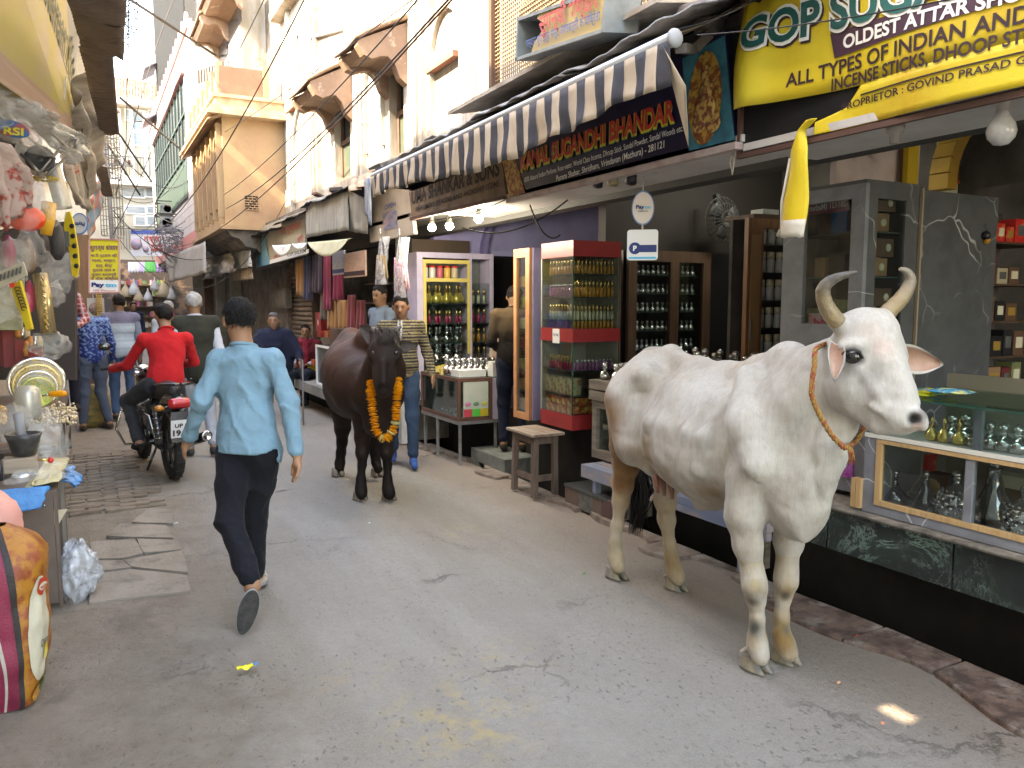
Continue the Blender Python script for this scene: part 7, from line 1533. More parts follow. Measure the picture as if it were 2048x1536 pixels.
for i,(u,v,d,r,s)in enumerate(((60,500,6.9,.14,71),(120,540,7.,.15,72),(20,520,6.6,.16,73),(108,590,7.5,.1,74),(15,600,6.4,.15,75),(30,850,5.6,.12,76),(90,850,6.2,.12,77))):
 crumple('plastic_bag',['clear bag puffed over the brown roll','clear bag hanging below the black bundle','clear bag over the wine red cloth','small clear bag beside the plaid shirt man','large clear bag of trinkets at the left edge','clear wrap over the orange bead heap','clear wrap over the trinket heap'][i],D(u,v,d),r,film2,s,(.9,.5,1.1))
jb=thing('ivory_comb_card','pale card holding a row of small dark combs hanging at the left edge','card',D(22,545,5.9));MB().prism([D(-10,548,5.9),D(48,524,5.9),D(56,550,5.9),D(-6,580,5.9)],-_fw*.01).build('card',mat('ivory_card',(.46,.42,.33),.5),jb)
for k in range(6):MB().bar(D(0+k*8,562-k*3,5.87),D(2+k*8,548-k*3,5.87),.012,.012).build('comb',blk,jb)
lg=thing('gunny_patch','mossy green printed sheet filling the back of the left stall','sheet',D(20,610,6.9));MB().prism([D(-60,660,7.),D(42,660,7.2),D(46,555,7.2),D(-60,555,7.)],_fw*.03).build('sheet_body',mat('mossy_print',(.22,.22,.14),.8,col2=(.32,.33,.22),scale=14),lg)
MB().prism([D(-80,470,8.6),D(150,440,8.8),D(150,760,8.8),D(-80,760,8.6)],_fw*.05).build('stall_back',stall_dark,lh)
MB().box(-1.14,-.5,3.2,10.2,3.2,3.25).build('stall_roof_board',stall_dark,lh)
bk=PZ(200,855);bst=thing('woven_sack','ochre and green woven sack standing between the two customers','sack',bk);MB().lathe((bk.x-.05,bk.y+.2,0),[(.16,0),(.19,.1),(.2,.3),(.16,.5),(.1,.55)],18).build('sack_body',mat('woven_ochre',(.3,.2,.06),.8,col2=(.1,.11,.05),scale=5,stretch=(1,1,3),bump=.4),bst)
# end of the street: shop, poster, coloured awning
es=thing('end_shop_poster','white and blue Hindi poster board hanging across the end of the street','sign',D(296,487,27));
def Z_(u,v,d=27):return D(u,v,d)
MB().prism([Z_(262,512),Z_(334,512),Z_(334,462),Z_(262,462)],_fw*.05).build('board',mat('white_poster',(.6,.6,.62),.5),es)
MB().prism([Z_(262,468)-_fw*.02,Z_(334,468)-_fw*.02,Z_(334,461)-_fw*.02,Z_(262,461)-_fw*.02],_fw*.01).build('blue_band',mat('poster_blue',(.05,.1,.35),.5),es)
MB().prism([Z_(302,502)-_fw*.02,Z_(334,502)-_fw*.02,Z_(334,489)-_fw*.02,Z_(302,489)-_fw*.02],_fw*.01).build('red_band',mat('poster_red',(.5,.05,.03),.5),es)
lettering(es,'कृष्णा व',Z_(289,484)-_fw*.02,Z_(332,484)-_fw*.02,.2,mat('poster_red'),up=_up,bold=.03,lift=.02);lettering(es,'राधे श्याम',Z_(304,498)-_fw*.04,Z_(332,498)-_fw*.04,.08,wht,up=_up,lift=.02)
for u,v,r in((273,488,.19),(292,498,.1)):MB().lathe(Z_(u,v)-_fw*.02,[(0,0),(r,0),(r,.02),(0,.02)],16,-_fw).build('portrait',mat('portrait_print',(.25,.3,.42),.5,col2=(.55,.3,.3),scale=6),es)
ea=thing('scalloped_awning','scalloped white, green and lilac awning over the shop closing the street','awning',D(290,530,29));cs_=[(.55,.53,.58),(.5,.48,.45),(.42,.35,.52),(.06,.4,.08),(.06,.38,.08),(.35,.25,.45),(.38,.3,.5)]
for i in range(14):
 u0,u1=256+i*5.6,256+(i+1)*5.6;m_=mat('awning_colour%d'%(i//2),cs_[i//2%7],.7)
 MB().sheet(lambda a,b:D(u0+(u1-u0)*a,524+18*b+4*b*math.sin(a*math.pi),29-.5*b),4,4,thick=(0,.03,0)).build('awning_strip',m_,ea)
ef=thing('end_shop','bright little shop at the end of the street hung with white bags and dolls','shop',D(290,590,31));a,b=D(250,700,31.5),D(345,520,31.5)
MB().box(a.x-1,b.x+1.5,a.y,a.y+.2,0,b.z).build('back_wall',mat('dim_shop_back',(.1,.08,.07),.8,col2=(.3,.2,.14),scale=2.5,lo=.5,hi=.6),ef)
for i in range(5):z=.6+i*.42;MB().box(a.x,b.x,a.y-.3,a.y,z,z+.03).build('shelf',frm,ef)
gc_=[(.5,.1,.05),(.55,.45,.2),(.5,.48,.45),(.1,.12,.3),(.5,.25,.1),(.12,.25,.1),(.45,.1,.2)]
for i in range(70):
 z=.63+(i%5)*.42;x=a.x+rnd.random()*(b.x-a.x);carton((x,a.y-.16-.02*rnd.random(),z+.1),(.11,.1,rnd.uniform(.12,.26)),mat('end_goods%d'%(i%7),gc_[i%7],.6),'small colourful packet on the shelves of the end shop','goods','goods of the end shop')
for i,(u,v,s)in enumerate(((268,575,.26),(277,590,.22),(296,590,.2),(330,575,.34),(343,585,.24),(251,580,.25),(310,568,.22))):
 c=D(u,v,28);tag(MB().lathe(c,[(s*.7,-s),(s*.8,-s*.6),(s*.45,s*.2),(.03,s*.7),(.02,s*1.2)],12).build('hanging_bag',mat(['white_bag','cream_bag'][i%2],[(.55,.55,.55),(.5,.4,.26)][i%2],.6,bump=.4)),['white bag left of the doorway at the street end','small pale bag second from left at the street end','middle white bag under the coloured awning','large cream bag at the right of the end shop','right-most small bag by the canvas awning','white bag nearest the utility pole','pale bag hanging over the shop doorway'][i],'bag')
 # cables
cable=mat('black_cable',(.025,.023,.022),.6)
def wire(label,a,b,sag=.3,r=.009,n=18,m_=None):
 A,B=D(*a),D(*b);pts=[lerp(A,B,i/n)+Vector((0,0,-sag*4*(i/n)*(1-i/n)))for i in range(n+1)]
 return tag(MB().tube(pts,r*.75,5).build('cable',m_ or cable),label,'cable',None)
wire('thick cable from the top centre down past the ochre balcony to the tiled house',(612,-8,9),(300,470,24),.5,.014)
wire('cable from the top of the white building to the air conditioners',(530,-5,12),(330,330,26),.3,.012)
wire('long cable sloping across the white building to the ochre house, upper one',(905,-10,5),(395,432,19),.35,.01)
wire('long cable sloping across the white building, middle one',(842,-8,5.5),(380,420,20),.3,.008)
wire('brownish cable sloping just above the striped awning tip to the ochre wall',(905,-2,4.6),(330,492,21),.45,.009,m_=mat('brown_cable',(.12,.05,.03),.6))
wire('pair cable twisted beside the upper white wall',(835,-8,5.6),(380,300,20),.1,.006)
wire('cable crossing in front of the tiled house to the utility pole',(560,380,17),(225,420,15),1.2,.01)
wire('low sagging cable between pole and ochre house',(600,345,14),(232,470,15),1.5,.008)
wire('cable running from the pole up to the netted terrace',(226,470,15),(402,-5,20),.4,.012)
wire('cable curving from the left tin awning to the tiled house',(232,300,12),(396,330,22),.6,.01)
wire('cable dropping from the top left down to the end house',(258,-5,10),(250,350,30),.1,.012)
wire('curved cable over the end house',(348,-5,16),(232,390,15),-.2,.012)
wire('cable crossing before the glazed floors of the end house',(240,390,15),(400,240,22),.9,.01)
wire('thin cable along the pink beam',(318,470,23),(560,250,15),.3,.01)
wire('cable from the pole to the caged air conditioner',(228,430,15),(325,410,23),.5,.01)
wire('thin white cable below the air conditioners',(300,415,22),(430,395,18),.5,.007,m_=whs)
wire('cable in front of the yellow banner',(1395,70,3.1),(2060,-35,2.),.02,.0035)
wire('second thin wire under the old painted board',(820,440,7.),(1010,400,5.6),.05,.005)
wire('drooping black wire over the lilac wall',(925,455,6.6),(1135,400,5.6),.12,.008)
wire('black flex dropping beside the lilac wall beam',(1060,410,5.8),(1120,470,5.5),.1,.008)
for i,(a,b)in enumerate((((257,-3,13),(433,112,18)),((240,195,16),(396,328,21)),((232,258,18),(303,363,22)),((216,290,17),(280,390,22)))):
 tag(MB().bar(D(*a),D(*b),.035).build('iron_bar',mat('dark_iron_bar',(.04,.035,.03),.7)),['long iron bar crossing the sky gap at the top left','iron bar crossing before the glazed floors','short iron bar left of the end house windows','lowest iron bar by the lattice screen'][i],'iron bar')
ct2=MB()
for i in range(14):
 c=D(264+rnd.gauss(0,5),20+i*4+rnd.gauss(0,4),10);ph=rnd.random()*6;r=rnd.uniform(.06,.16)
 ct2 .tube([c+_rt*r*math.cos(ph+t*.6)+_up*r*1.2*math.sin(ph+t*.6)for t in range(7)],.006,4)
tag(ct2 .build('wire_tangle',cable),'tangle of thin looping wires against the sky beside the upper tin awning','wire tangle',kind='stuff')
# the two cows
def cow_hoof(c,fwd,side,w,mt,parent,h=.062,ln=.12):
 """a cloven hoof: two claws, c at ground level under the fetlock, fwd towards the toe"""
 c,f,sd=Vector(c),Vector(fwd).normalized(),Vector(side).normalized()
 for k,sgn in enumerate((-1,1)):
  mb=MB();n=10;rings=[]
  for i in range(7):
   t=i/6;z=t*h;grow=1-.42*t
   ring=[]
   for j in range(n):
    a=2*math.pi*j/n
    x=math.cos(a)*w*.27*(1-.25*t);y=math.sin(a)
    yy=(y*.5+.12)*ln*grow*(1. if y<0 else 1.05)-t*.012
    taper=1-.35*max(0,y)
    ring.append(c+sd*(sgn*w*.285*(1-.12*t)*(1-.25*max(0,y))+x*taper)+f*yy+Vector((0,0,z*(1-.3*max(0,y)))))
   rings.append(ring)
  vs=[p for r in rings for p in r]
  fs=[(i*n+j,i*n+(j+1)%n,(i+1)*n+(j+1)%n,(i+1)*n+j)for i in range(6)for j in range(n)]+[tuple(range(n))[::-1],tuple(6*n+j for j in range(n))]
  mb.add(vs,fs,True);mb.build('hoof',mt,parent)
def ear_mesh(base_a,base_b,tip,cup,mt_out,mt_in,parent,r=.012,bulge=.25):
 """leaf shaped ear between two root points and a tip; cup pushes the middle back; the lining is a sub-part"""
 A,B,T,cup=Vector(base_a),Vector(base_b),Vector(tip),Vector(cup)
 mid=(A+B)/2;ax=T-mid;wv=(B-A)
 def f(a,b,off=0):
  wid=(1-a)**.6*(1+bulge*math.sin(a*math.pi)*2.2);s=(b-.5)*wid
  return mid+ax*a+wv*s+cup*((1-(2*b-1)**2)*(1-.7*a))*.9+cup.normalized()*off
 e=MB().sheet(lambda a,b:f(a*.985,b),14,10,thick=cup.normalized()*r).build('ear',mt_out,parent)
 MB().sheet(lambda a,b:f(.03+a*.88,.1+.8*b,-.003),12,8).build('ear_lining',mt_in,e)
 return e
def hair_bump(nt,co,c,b,st=.35):
 mp=nd(nt,'ShaderNodeMapping');mp.inputs['Scale'].default_value=(1,1,.22);nt.links.new(co,mp.inputs[0])
 n=nd(nt,'ShaderNodeTexNoise');n.inputs['Scale'].default_value=170;n.inputs['Detail'].default_value=4;nt.links.new(mp.outputs[0],n.inputs['Vector'])
 n2=nd(nt,'ShaderNodeTexNoise');n2 .inputs['Scale'].default_value=22;n2 .inputs['Detail'].default_value=5;nt.links.new(mp.outputs[0],n2 .inputs['Vector'])
 ad=nd(nt,'ShaderNodeMath',operation='MULTIPLY_ADD');nt.links.new(n2 .outputs[0],ad.inputs[0]);ad.inputs[1].default_value=2.2;nt.links.new(n.outputs[0],ad.inputs[2])
 bp=nd(nt,'ShaderNodeBump');bp.inputs['Strength'].default_value=st;bp.inputs['Distance'].default_value=.006
 nt.links.new(ad.outputs[0],bp.inputs['Height']);nt.links.new(bp.outputs[0],b.inputs['Normal'])
 def mul(c,f,k):
  m=nt.nodes.new('ShaderNodeMix');m.data_type='RGBA';m.blend_type='MULTIPLY';nt.links.new(f,m.inputs[0]);nt.links.new(c,m.inputs[6]);m.inputs[7].default_value=k;return m.outputs[2]
 c=mul(c,noise_fac(nt,mp.outputs[0],60,.3,.75,5),(.86,.84,.81,1));c=mul(c,noise_fac(nt,co,5,.42,.72,7,.7),(.85,.82,.77,1));return mul(c,noise_fac(nt,co,2.3,.5,.8,8,.75),(.7,.62,.52,1))
def folds_(P):
 o=np.array((2.62,2.3,.98));q=P-o;w=np.exp(-(q[...,0]**2+q[...,1]**2)/.09-(q[...,2]/.28)**2)
 n=npn(P*np.array([1.,1.,.22]),26,2.);n2=npn(P*np.array([1.,.5,.6]),22,5.)
 return(.011*w+.0015)*np.clip(1-np.abs(n)*2,0,1)**2+.0035*np.clip(1-np.abs(n2)*2.4,0,1)**2-.002
def white_cow():
 O=Vector((2.65,2.5,0));a=Vector((-.132,-.991,0));l=Vector((.991,-.132,0));zz=Vector((0,0,1))
 def L(s,t,z):return O+a*s+l*t+zz*z
 root=thing('white_cow','white horned cow with a rope collar standing on the road in front of the counter','cow',(O.x,O.y,0))
 M=[list(a),list(l),list(zz)]
 S=SDF();m=1/1580
 E=lambda s,t,z,r,k=.08:S.ell(L(s,t,z),r,M,k)
 E(-.47,0,.985,(.56,.275,.325));E(-.4,0,.9,(.45,.285,.25));E(-.98,0,1.1,(.27,.215,.25));E(0,0,1.01,(.29,.205,.34))
 E(.12,0,.94,(.19,.18,.24));E(.17,0.,.765,(.125,.1,.15),.07)
 S.chain([L(-1.22,0,1.24),L(-1.05,0,1.31),L(-.86,0,1.345),L(-.6,0,1.29),L(-.35,0,1.275),L(-.1,0,1.325),L(.08,0,1.375),L(.2,0,1.33)],[.05,.05,.045,.05,.055,.06,.075,.07],.07)
 for sg in(-1,1):
  S.cone(L(-.8,sg*.185,1.24),L(-.95,sg*.12,1.28),.038,.05,.12)
  S.cone(L(-1.23,sg*.09,1.14),L(-1.16,sg*.1,1.2),.045,.05,.08)
  S.cone(L(-.84,sg*.18,1.25),L(-1.22,sg*.09,1.16),.05,.05,.06)
  S.cone(L(-1.,sg*.16,1.1),L(-.92,sg*.17,.86),.15,.12,.08)
  S.chain([L(-.02,sg*.13,1.3),L(.06,sg*.185,1.12),L(.13,sg*.18,.96)],[.06,.085,.085],.06)
  for q in range(5):
   s0=-.62+q*.115+.02*math.sin(q*2.3)
   S.chain([L(s0+.05,sg*.17,1.2),L(s0,sg*.262,1.03),L(s0-.03,sg*.262,.86)],[.008,.01,.006],.07)
 S.ell(L(-.7,-.27,1.19),(.1,.05,.08),M,.07,True);S.ell(L(-.7,.27,1.19),(.1,.05,.08),M,.07,True)
 def leg(pts,k=.035):S.chain([D(u,v,d)for u,v,r,d in pts],[r*d*m for u,v,r,d in pts],k)
 leg([(1502,960,50,3.42),(1490,1030,37,3.42),(1497,1090,28,3.44),(1505,1145,20,3.45),(1510,1172,21.5,3.44),(1512,1200,15,3.46),(1514,1240,12.5,3.47),(1513,1272,15,3.48),(1515,1293,17,3.47),(1521,1312,18,3.46)])
 leg([(1590,1000,40,3.42),(1578,1080,27,3.5),(1573,1140,20,3.52),(1571,1165,20.5,3.51),(1566,1192,14,3.53),(1563,1235,12.5,3.54),(1563,1268,15,3.55),(1570,1290,17,3.54),(1577,1306,18,3.53)])
 leg([(1262,830,50,4.45),(1254,890,33,4.5),(1252,930,25,4.58),(1246,972,19,4.64),(1242,1000,16,4.66),(1234,1050,10.5,4.68),(1230,1090,11,4.69),(1231,1112,13.5,4.68),(1236,1132,15,4.66)])
 S.cone(D(1228,966,4.68),D(1250,905,4.6),.024,.02,.03)
 leg([(1345,900,45,4.3),(1335,960,27,4.35),(1330,1000,20,4.42),(1333,1040,16,4.47),(1338,1085,11,4.5),(1343,1115,11.5,4.5),(1348,1140,14.5,4.49),(1356,1156,15,4.48)])
 for u,v,d in((1483,1303,3.52),(1549,1290,3.58),(1217,1118,4.74),(1331,1152,4.54)):S.cone(D(u,v,d),D(u+14,v-8,d),.011,.014,.01)
 S.ell(D(1312,925,4.25),(.08,.08,.08),None,.06)
 S.cone(D(1400,1012,3.85),D(1420,1000,3.8),.022,.05,.05)
 S.chain([L(.1,0,1.12),D(1615,800,3.28),D(1655,750,3.2),D(1698,718,3.12)],[.195,.138,.112,.1],.09)
 S.chain([D(1600,1020,3.3),D(1625,955,3.24),D(1655,890,3.18),D(1690,850,3.12)],[.08,.05,.05,.055],.08)
 S.chain([D(1608,1070,3.28),D(1640,1015,3.22),D(1664,950,3.17),D(1684,905,3.13)],[.028,.018,.016,.018],.05)
 md=.00195
 H=lambda u,v,d,r,r2=None,k=.035:S.ell(D(u,v,d),r,None,k)
 S.cone(D(1722,668,3.05),D(1716,706,3.03),.098,.092,.04)
 S.cone(D(1752,664,3.07),D(1760,702,3.05),.085,.078,.05)
 S.cone(D(1700,652,3.03),D(1752,644,3.07),.035,.035,.04)
 S.cone(D(1752,700,3.02),D(1812,806,2.93),.088,.05,.05)
 S.cone(D(1766,722,2.98),D(1800,780,2.93),.055,.043,.04)
 S.cone(D(1712,762,3.02),D(1785,828,2.94),.088,.05,.05)
 S.cone(D(1704,790,3.04),D(1752,848,3.),.075,.035,.05)
 S.cone(D(1752,848,2.98),D(1812,860,2.91),.033,.022,.03)
 S.cone(D(1800,832,2.915),D(1834,836,2.875),.052,.034,.03)
 S.cone(D(1815,850,2.89),D(1843,852,2.865),.027,.022,.02)
 S.cone(D(1690,694,2.975),D(1722,692,2.95),.026,.02,.025)
 S.cone(D(1688,726,2.98),D(1715,736,2.955),.016,.014,.02)
 S.ell(D(1706,713,2.925),(.027,.027,.017),None,.014,True)
 S.cone(D(1797,698,3.02),D(1806,716,3.02),.02,.018,.03)
 S.chain([D(1722,745,2.945),D(1752,790,2.92),D(1770,812,2.905)],[.01,.008,.006],.025)
 S.chain([D(1742,812,2.925),D(1768,830,2.905)],[.01,.01],.02)
 S.ell(D(1828,837,2.846),(.026,.022,.019),None,.008,True)
 S.cone(D(1821,842,2.848),D(1814,846,2.858),.006,.003,.006,True)
 S.cone(D(1784,868,2.905),D(1850,862,2.84),.0075,.0075,.006,True)
 horn_roots=[(1671,640,3.03,.036),(1768,634,3.1,.036)]
 for u,v,d,r in horn_roots:S.cone(D(u,v,d),D(u+(12 if u<1700 else-10),v+10,d),r,r,.02)
 S.chain([L(-1.2,0,1.22),L(-1.29,.01,1.1),L(-1.3,.03,.8),L(-1.27,.05,.62)],[.04,.03,.02,.016],.03)
 def disp(P):return-.002*npn(P,14)-.0016*npn(P,34,2.)-.0008*npn(P,90,1.)+folds_(P)
 VF=S.mesh(.0095,disp)
 V=VF[0]
 def col(V):
  rel=V-np.array(O);s=rel@np.array(a);t=rel@np.array(l);z=V[:,2]
  n1=npn(V,9,1.3)*.5+npn(V,23,4.)*.3+npn(V,61,2.)*.2
  c=np.tile(np.array([.45,.432,.4]),(len(V),1))
  c=blend(c,(.1+n1)*.8,(.31,.285,.25))
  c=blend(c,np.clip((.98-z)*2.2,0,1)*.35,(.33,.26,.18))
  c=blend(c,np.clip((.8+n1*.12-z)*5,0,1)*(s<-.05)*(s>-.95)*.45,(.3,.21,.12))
  w=np.clip((-.88-s)*8,0,1)*np.clip((1.03+n1*.07-z)*9,0,1)*np.clip((z-.35)*4,0,1);c=blend(c,w*.95,(.3,.165,.07))
  w=np.exp(-((s+1.02)/.2)**2-((z-.83)/.055)**2)*(t<0);c=blend(c,w*.8,(.17,.12,.08))
  w=np.clip(np.exp(-((z-.78)/.12)**2)*np.exp(-((s+.72)/.2)**2)*(.5+n1),0,1);c=blend(c,w*.8,(.35,.25,.16))
  leg=(z<.52);c=blend(c,leg*.5*np.clip(.6+n1,0,1),(.38,.28,.15))
  for p,r,k,cc in(((1508,1186,3.41),.06,.7,(.3,.22,.12)),((1507,1200,3.42),.035,.9,(.07,.06,.05)),((1508,1168,3.4),.03,.7,(.5,.4,.2)),((1574,1185,3.47),.055,.7,(.35,.24,.12)),((1571,1196,3.47),.03,.8,(.08,.06,.05)),((1510,1262,3.43),.055,.7,(.1,.1,.09)),((1500,1290,3.43),.05,.5,(.3,.19,.07)),((1560,1262,3.5),.1,.75,(.32,.2,.07)),((1576,1262,3.5),.03,.7,(.12,.12,.1)),((1566,1286,3.5),.05,.55,(.3,.18,.07)),((1596,858,3.08),.085,.55,(.36,.28,.17)),((1590,890,3.1),.05,.55,(.3,.22,.13)),((1460,900,3.2),.05,.25,(.3,.25,.2)),((1305,742,4.05),.07,.35,(.36,.33,.29)),((1228,1093,4.66),.05,.5,(.35,.3,.2)),((1340,1125,4.44),.09,.6,(.34,.24,.13)),((1480,715,3.6),.14,.3,(.55,.43,.3)),((1600,700,3.3),.15,.35,(.4,.37,.32)),((1520,990,3.2),.05,.4,(.36,.27,.19)),((1460,1000,3.3),.04,.4,(.36,.27,.19))):
   c=blend(c,near(V,D(*p),r*1.2,.75)*np.clip(.75+n1,0,1.2)*k*1.6,tuple(x*.72 for x in cc))
  for p,r,k,cc in(((1706,713,2.94),.045,1.,(.035,.03,.028)),((1690,716,2.95),.02,1.,(.03,.025,.022)),((1722,720,2.94),.02,1.,(.03,.025,.022)),((1700,735,2.94),.04,.6,(.16,.15,.14)),((1728,760,2.94),.05,.5,(.2,.19,.18)),((1748,790,2.92),.05,.45,(.24,.22,.21)),((1735,700,2.94),.03,.3,(.3,.29,.27)),((1768,700,2.94),.05,.35,(.72,.45,.4)),((1742,668,2.97),.05,.25,(.66,.42,.36)),((1790,850,2.9),.035,.3,(.35,.3,.28)),((1836,836,2.85),.036,.95,(.12,.1,.1)),((1828,838,2.86),.027,1.3,(.012,.01,.01)),((1848,828,2.86),.026,.8,(.1,.09,.085)),((1835,858,2.85),.024,.7,(.55,.38,.3)),((1812,862,2.88),.02,.6,(.4,.27,.2)),((1795,868,2.89),.01,1,(.08,.05,.04)),((1810,867,2.88),.01,1,(.08,.05,.04)),((1825,866,2.87),.01,1,(.08,.05,.04)),((1840,864,2.86),.01,1,(.08,.05,.04)),((1740,735,2.93),.06,.3,(.2,.19,.18)),((1770,830,2.9),.03,.4,(.2,.18,.16))):
   c=blend(c,near(V,D(*p),r*1.15,.85)*np.clip(.8+n1*.8,0,1.3)*k*1.5,tuple(x*.85 for x in cc))
  for p,r in(((1236,830,4.35),.17),((1240,880,4.45),.14),((1246,925,4.5),.11),((1240,960,4.58),.09),((1226,800,4.4),.12)):c=blend(c,near(V,D(*p),r,.6)*(s<-.84)*1.1,(.2,.105,.042))
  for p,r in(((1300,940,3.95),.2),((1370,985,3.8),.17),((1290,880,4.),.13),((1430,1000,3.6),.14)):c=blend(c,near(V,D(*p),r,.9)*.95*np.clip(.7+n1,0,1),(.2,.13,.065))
  d=np.linalg.norm(V-np.array(D(1303,962,4.1)),axis=1);c=blend(c,np.clip((.11-d)/.05,0,1)*(z<.8),(.2,.09,.055))
  return c
 hide=mat('white_cow_hide',vcol=True,rough=.75,spec=.2,sheen=.1,extra=hair_bump)
 sdf_build(VF,'body',hide,root,col,smooth=2)
 hoofm=mat('hoof_horn',(.16,.15,.14),.38,col2=(.33,.27,.17),scale=26,stretch=(1,1,.3),bump=.25,bscale=60)
 for u,v,d in((1521,1343,0),(1580,1326,0),(1238,1157,0),(1358,1180,0)):
  g=PZ(u,v,0);g=Vector((g.x,g.y,0.));cow_hoof(g-a*.045,a+l*.12,l,.112,hoofm,root,.064,.135)
 hm=mat('horn',(.36,.3,.2),.35,col2=(.16,.13,.1),scale=9,lo=.45,hi=.7,bump=.5,bscale=24,vcol=True,stretch=(1,1,1))
 for path,d0,d1,dark in(([(1676,644,17),(1662,628,17),(1650,606,15.5),(1646,582,14),(1655,566,11.5),(1672,556,9.5),(1694,549,6.5),(1715,544,2.5)],3.02,2.92,1),([(1764,638,18),(1780,620,17),(1800,600,15.5),(1815,578,13.5),(1821,560,11),(1817,547,8.5),(1808,540,6),(1799,538,3)],3.1,3.05,0)):
  pts=[D(u,v,d0+(d1-d0)*i/7)for i,(u,v,r)in enumerate(path)]
  fine=[];fr=[]
  for i in range(7):
   for q in range(4):
    t=q/4;p=[pts[max(0,i-1)],pts[i],pts[i+1],pts[min(7,i+2)]]
    fine.append(.5*(2*p[1]+(p[2]-p[0])*t+(2*p[0]-5*p[1]+4*p[2]-p[3])*t*t+(3*p[1]-p[0]-3*p[2]+p[3])*t**3))
    fr.append((path[i][2]*(1-t)+path[i+1][2]*t)*3*m*(1+.03*math.sin((i*4+q)*2.2)))
  fine.append(pts[7]);fr.append(path[7][2]*3*m)
  ho=MB().tube(fine,fr,16).build('horn',hm,root)
  at=ho.data.color_attributes.new('col','FLOAT_COLOR','POINT')
  for i,dd in enumerate(at.data):
   q=min(1,(i//16)/28);b=(.26,.19,.1);tp=(.05,.045,.04)if dark else(.2,.17,.13)
   w=max(0,min(1,(q-.25)*3));dd.color=(*[b[k]*(1-w)+tp[k]*w for k in range(3)],1)
 ear_o=mat('ear_hide',(.46,.43,.39),.75,col2=(.36,.33,.3),scale=18,sheen=.2,bump=.2,bscale=80)
 ear_i=mat('ear_lining',(.3,.15,.1),.8,col2=(.4,.28,.21),scale=14,stretch=(1,1,.4),lo=.3,hi=.7)
 ear_mesh(D(1662,680,2.97),D(1690,694,2.93),D(1668,762,2.9),D(1671,720,2.99)-D(1675,720,2.93),ear_o,ear_i,root,.01,.3)
 ear_mesh(D(1806,742,3.03),D(1800,688,3.05),D(1888,728,3.05),D(1835,718,3.13)-D(1835,718,3.06),ear_o,ear_i,root,.01,.2)
 MB().ball(D(1706,713,2.958),.03,20).build('eye',mat('cow_eye',(.006,.005,.004),.06,spec=.8),root)
 MB().tube([D(1685,709,2.945),D(1695,700,2.925),D(1708,698,2.918),D(1720,704,2.925),D(1725,716,2.94)],.0055,6).build('eyelid',mat('cow_eyelid',(.04,.035,.03),.5),root)
 lash=MB()
 for i in range(9):
  p=lerp(D(1693,701,2.93),D(1717,704,2.925),i/8);lash.tube([p,p+(D(1700,712,2.9)-D(1702,700,2.925))*.8],[.0012,.0006],4)
 lash.build('eyelash',mat('cow_eyelid'),root)
 tm=mat('teat_skin',(.24,.11,.08),.6,bump=.2)
 for u,v,d in((1314,970,4.12),(1327,975,4.15),(1343,982,4.1)):MB().tube([D(u-3,v-22,d),D(u,v,d),D(u+2,v+16,d)],[.017,.014,.009],8).build('teat',tm,root)
 tb=MB();base=L(-1.27,.06,.66)
 for i in range(130):
  o=Vector((rnd.gauss(0,.013),rnd.gauss(0,.013),rnd.uniform(-.05,.05)));e=Vector((rnd.gauss(0,.022),rnd.gauss(.03,.022),-.34-rnd.random()*.1))
  mid=base+o+Vector((rnd.gauss(0,.034),rnd.gauss(0,.03),-.16))
  tb.tube([base+o,mid,base+e],[.006,.007,.001],4)
 tt=tb.build('tail_tuft',mat('black_hair',(.012,.01,.009),.45),root)
 ring=[(1634,697,3.03),(1629,730,2.985),(1623,780,2.98),(1630,810,2.985),(1645,840,2.985),(1662,868,2.985),(1680,888,3.),(1694,895,3.03)]
 P=[D(*p)for p in ring];back=[D(1720,870,3.2),D(1745,800,3.3),D(1720,730,3.32),D(1670,690,3.2)]
 cm=mat('collar_rope',(.3,.075,.03),.8,col2=(.32,.18,.045),scale=45,lo=.45,hi=.55,bump=.6,bscale=90)
 allp=P+back+[P[0]]
 fine=[]
 n=len(allp)-1
 for i in range(n):
  p=[allp[(i-1)%n],allp[i],allp[i+1],allp[(i+2)%n]if i+2<=n else allp[(i+2)%n]]
  for q in range(8):
   t=q/8;fine.append(.5*(2*p[1]+(p[2]-p[0])*t+(2*p[0]-5*p[1]+4*p[2]-p[3])*t*t+(3*p[1]-p[0]-3*p[2]+p[3])*t**3))
 col_o=None
 for s_ in range(3):
  st=[]
  for i,p in enumerate(fine):
   an=i*.75+s_*2.1;d=(fine[(i+1)%len(fine)]-p).normalized();x=d.orthogonal().normalized();y=d.cross(x)
   x0=Vector((0,0,1)).cross(d);x0=x0 .normalized()if x0 .length>.1 else Vector((1,0,0));y0=d.cross(x0)
   st.append(p+(x0*math.cos(an)+y0*math.sin(an))*.0055)
  o=MB().tube(st+[st[0]],.0058,6).build('collar'if s_==0 else'rope_strand',cm,root if s_==0 else col_o)
  if s_==0:col_o=o
 tz=MB()
 for i in range(12):tz.tube([D(1700,893,3.02),D(1702+rnd.gauss(0,3),905,3.015+rnd.gauss(0,.004)),D(1703+rnd.gauss(0,4),918+rnd.random()*14,3.015)],[.006,.005,.001],4)
 tz.build('tassel',cm,col_o)
 return root
white_cow()
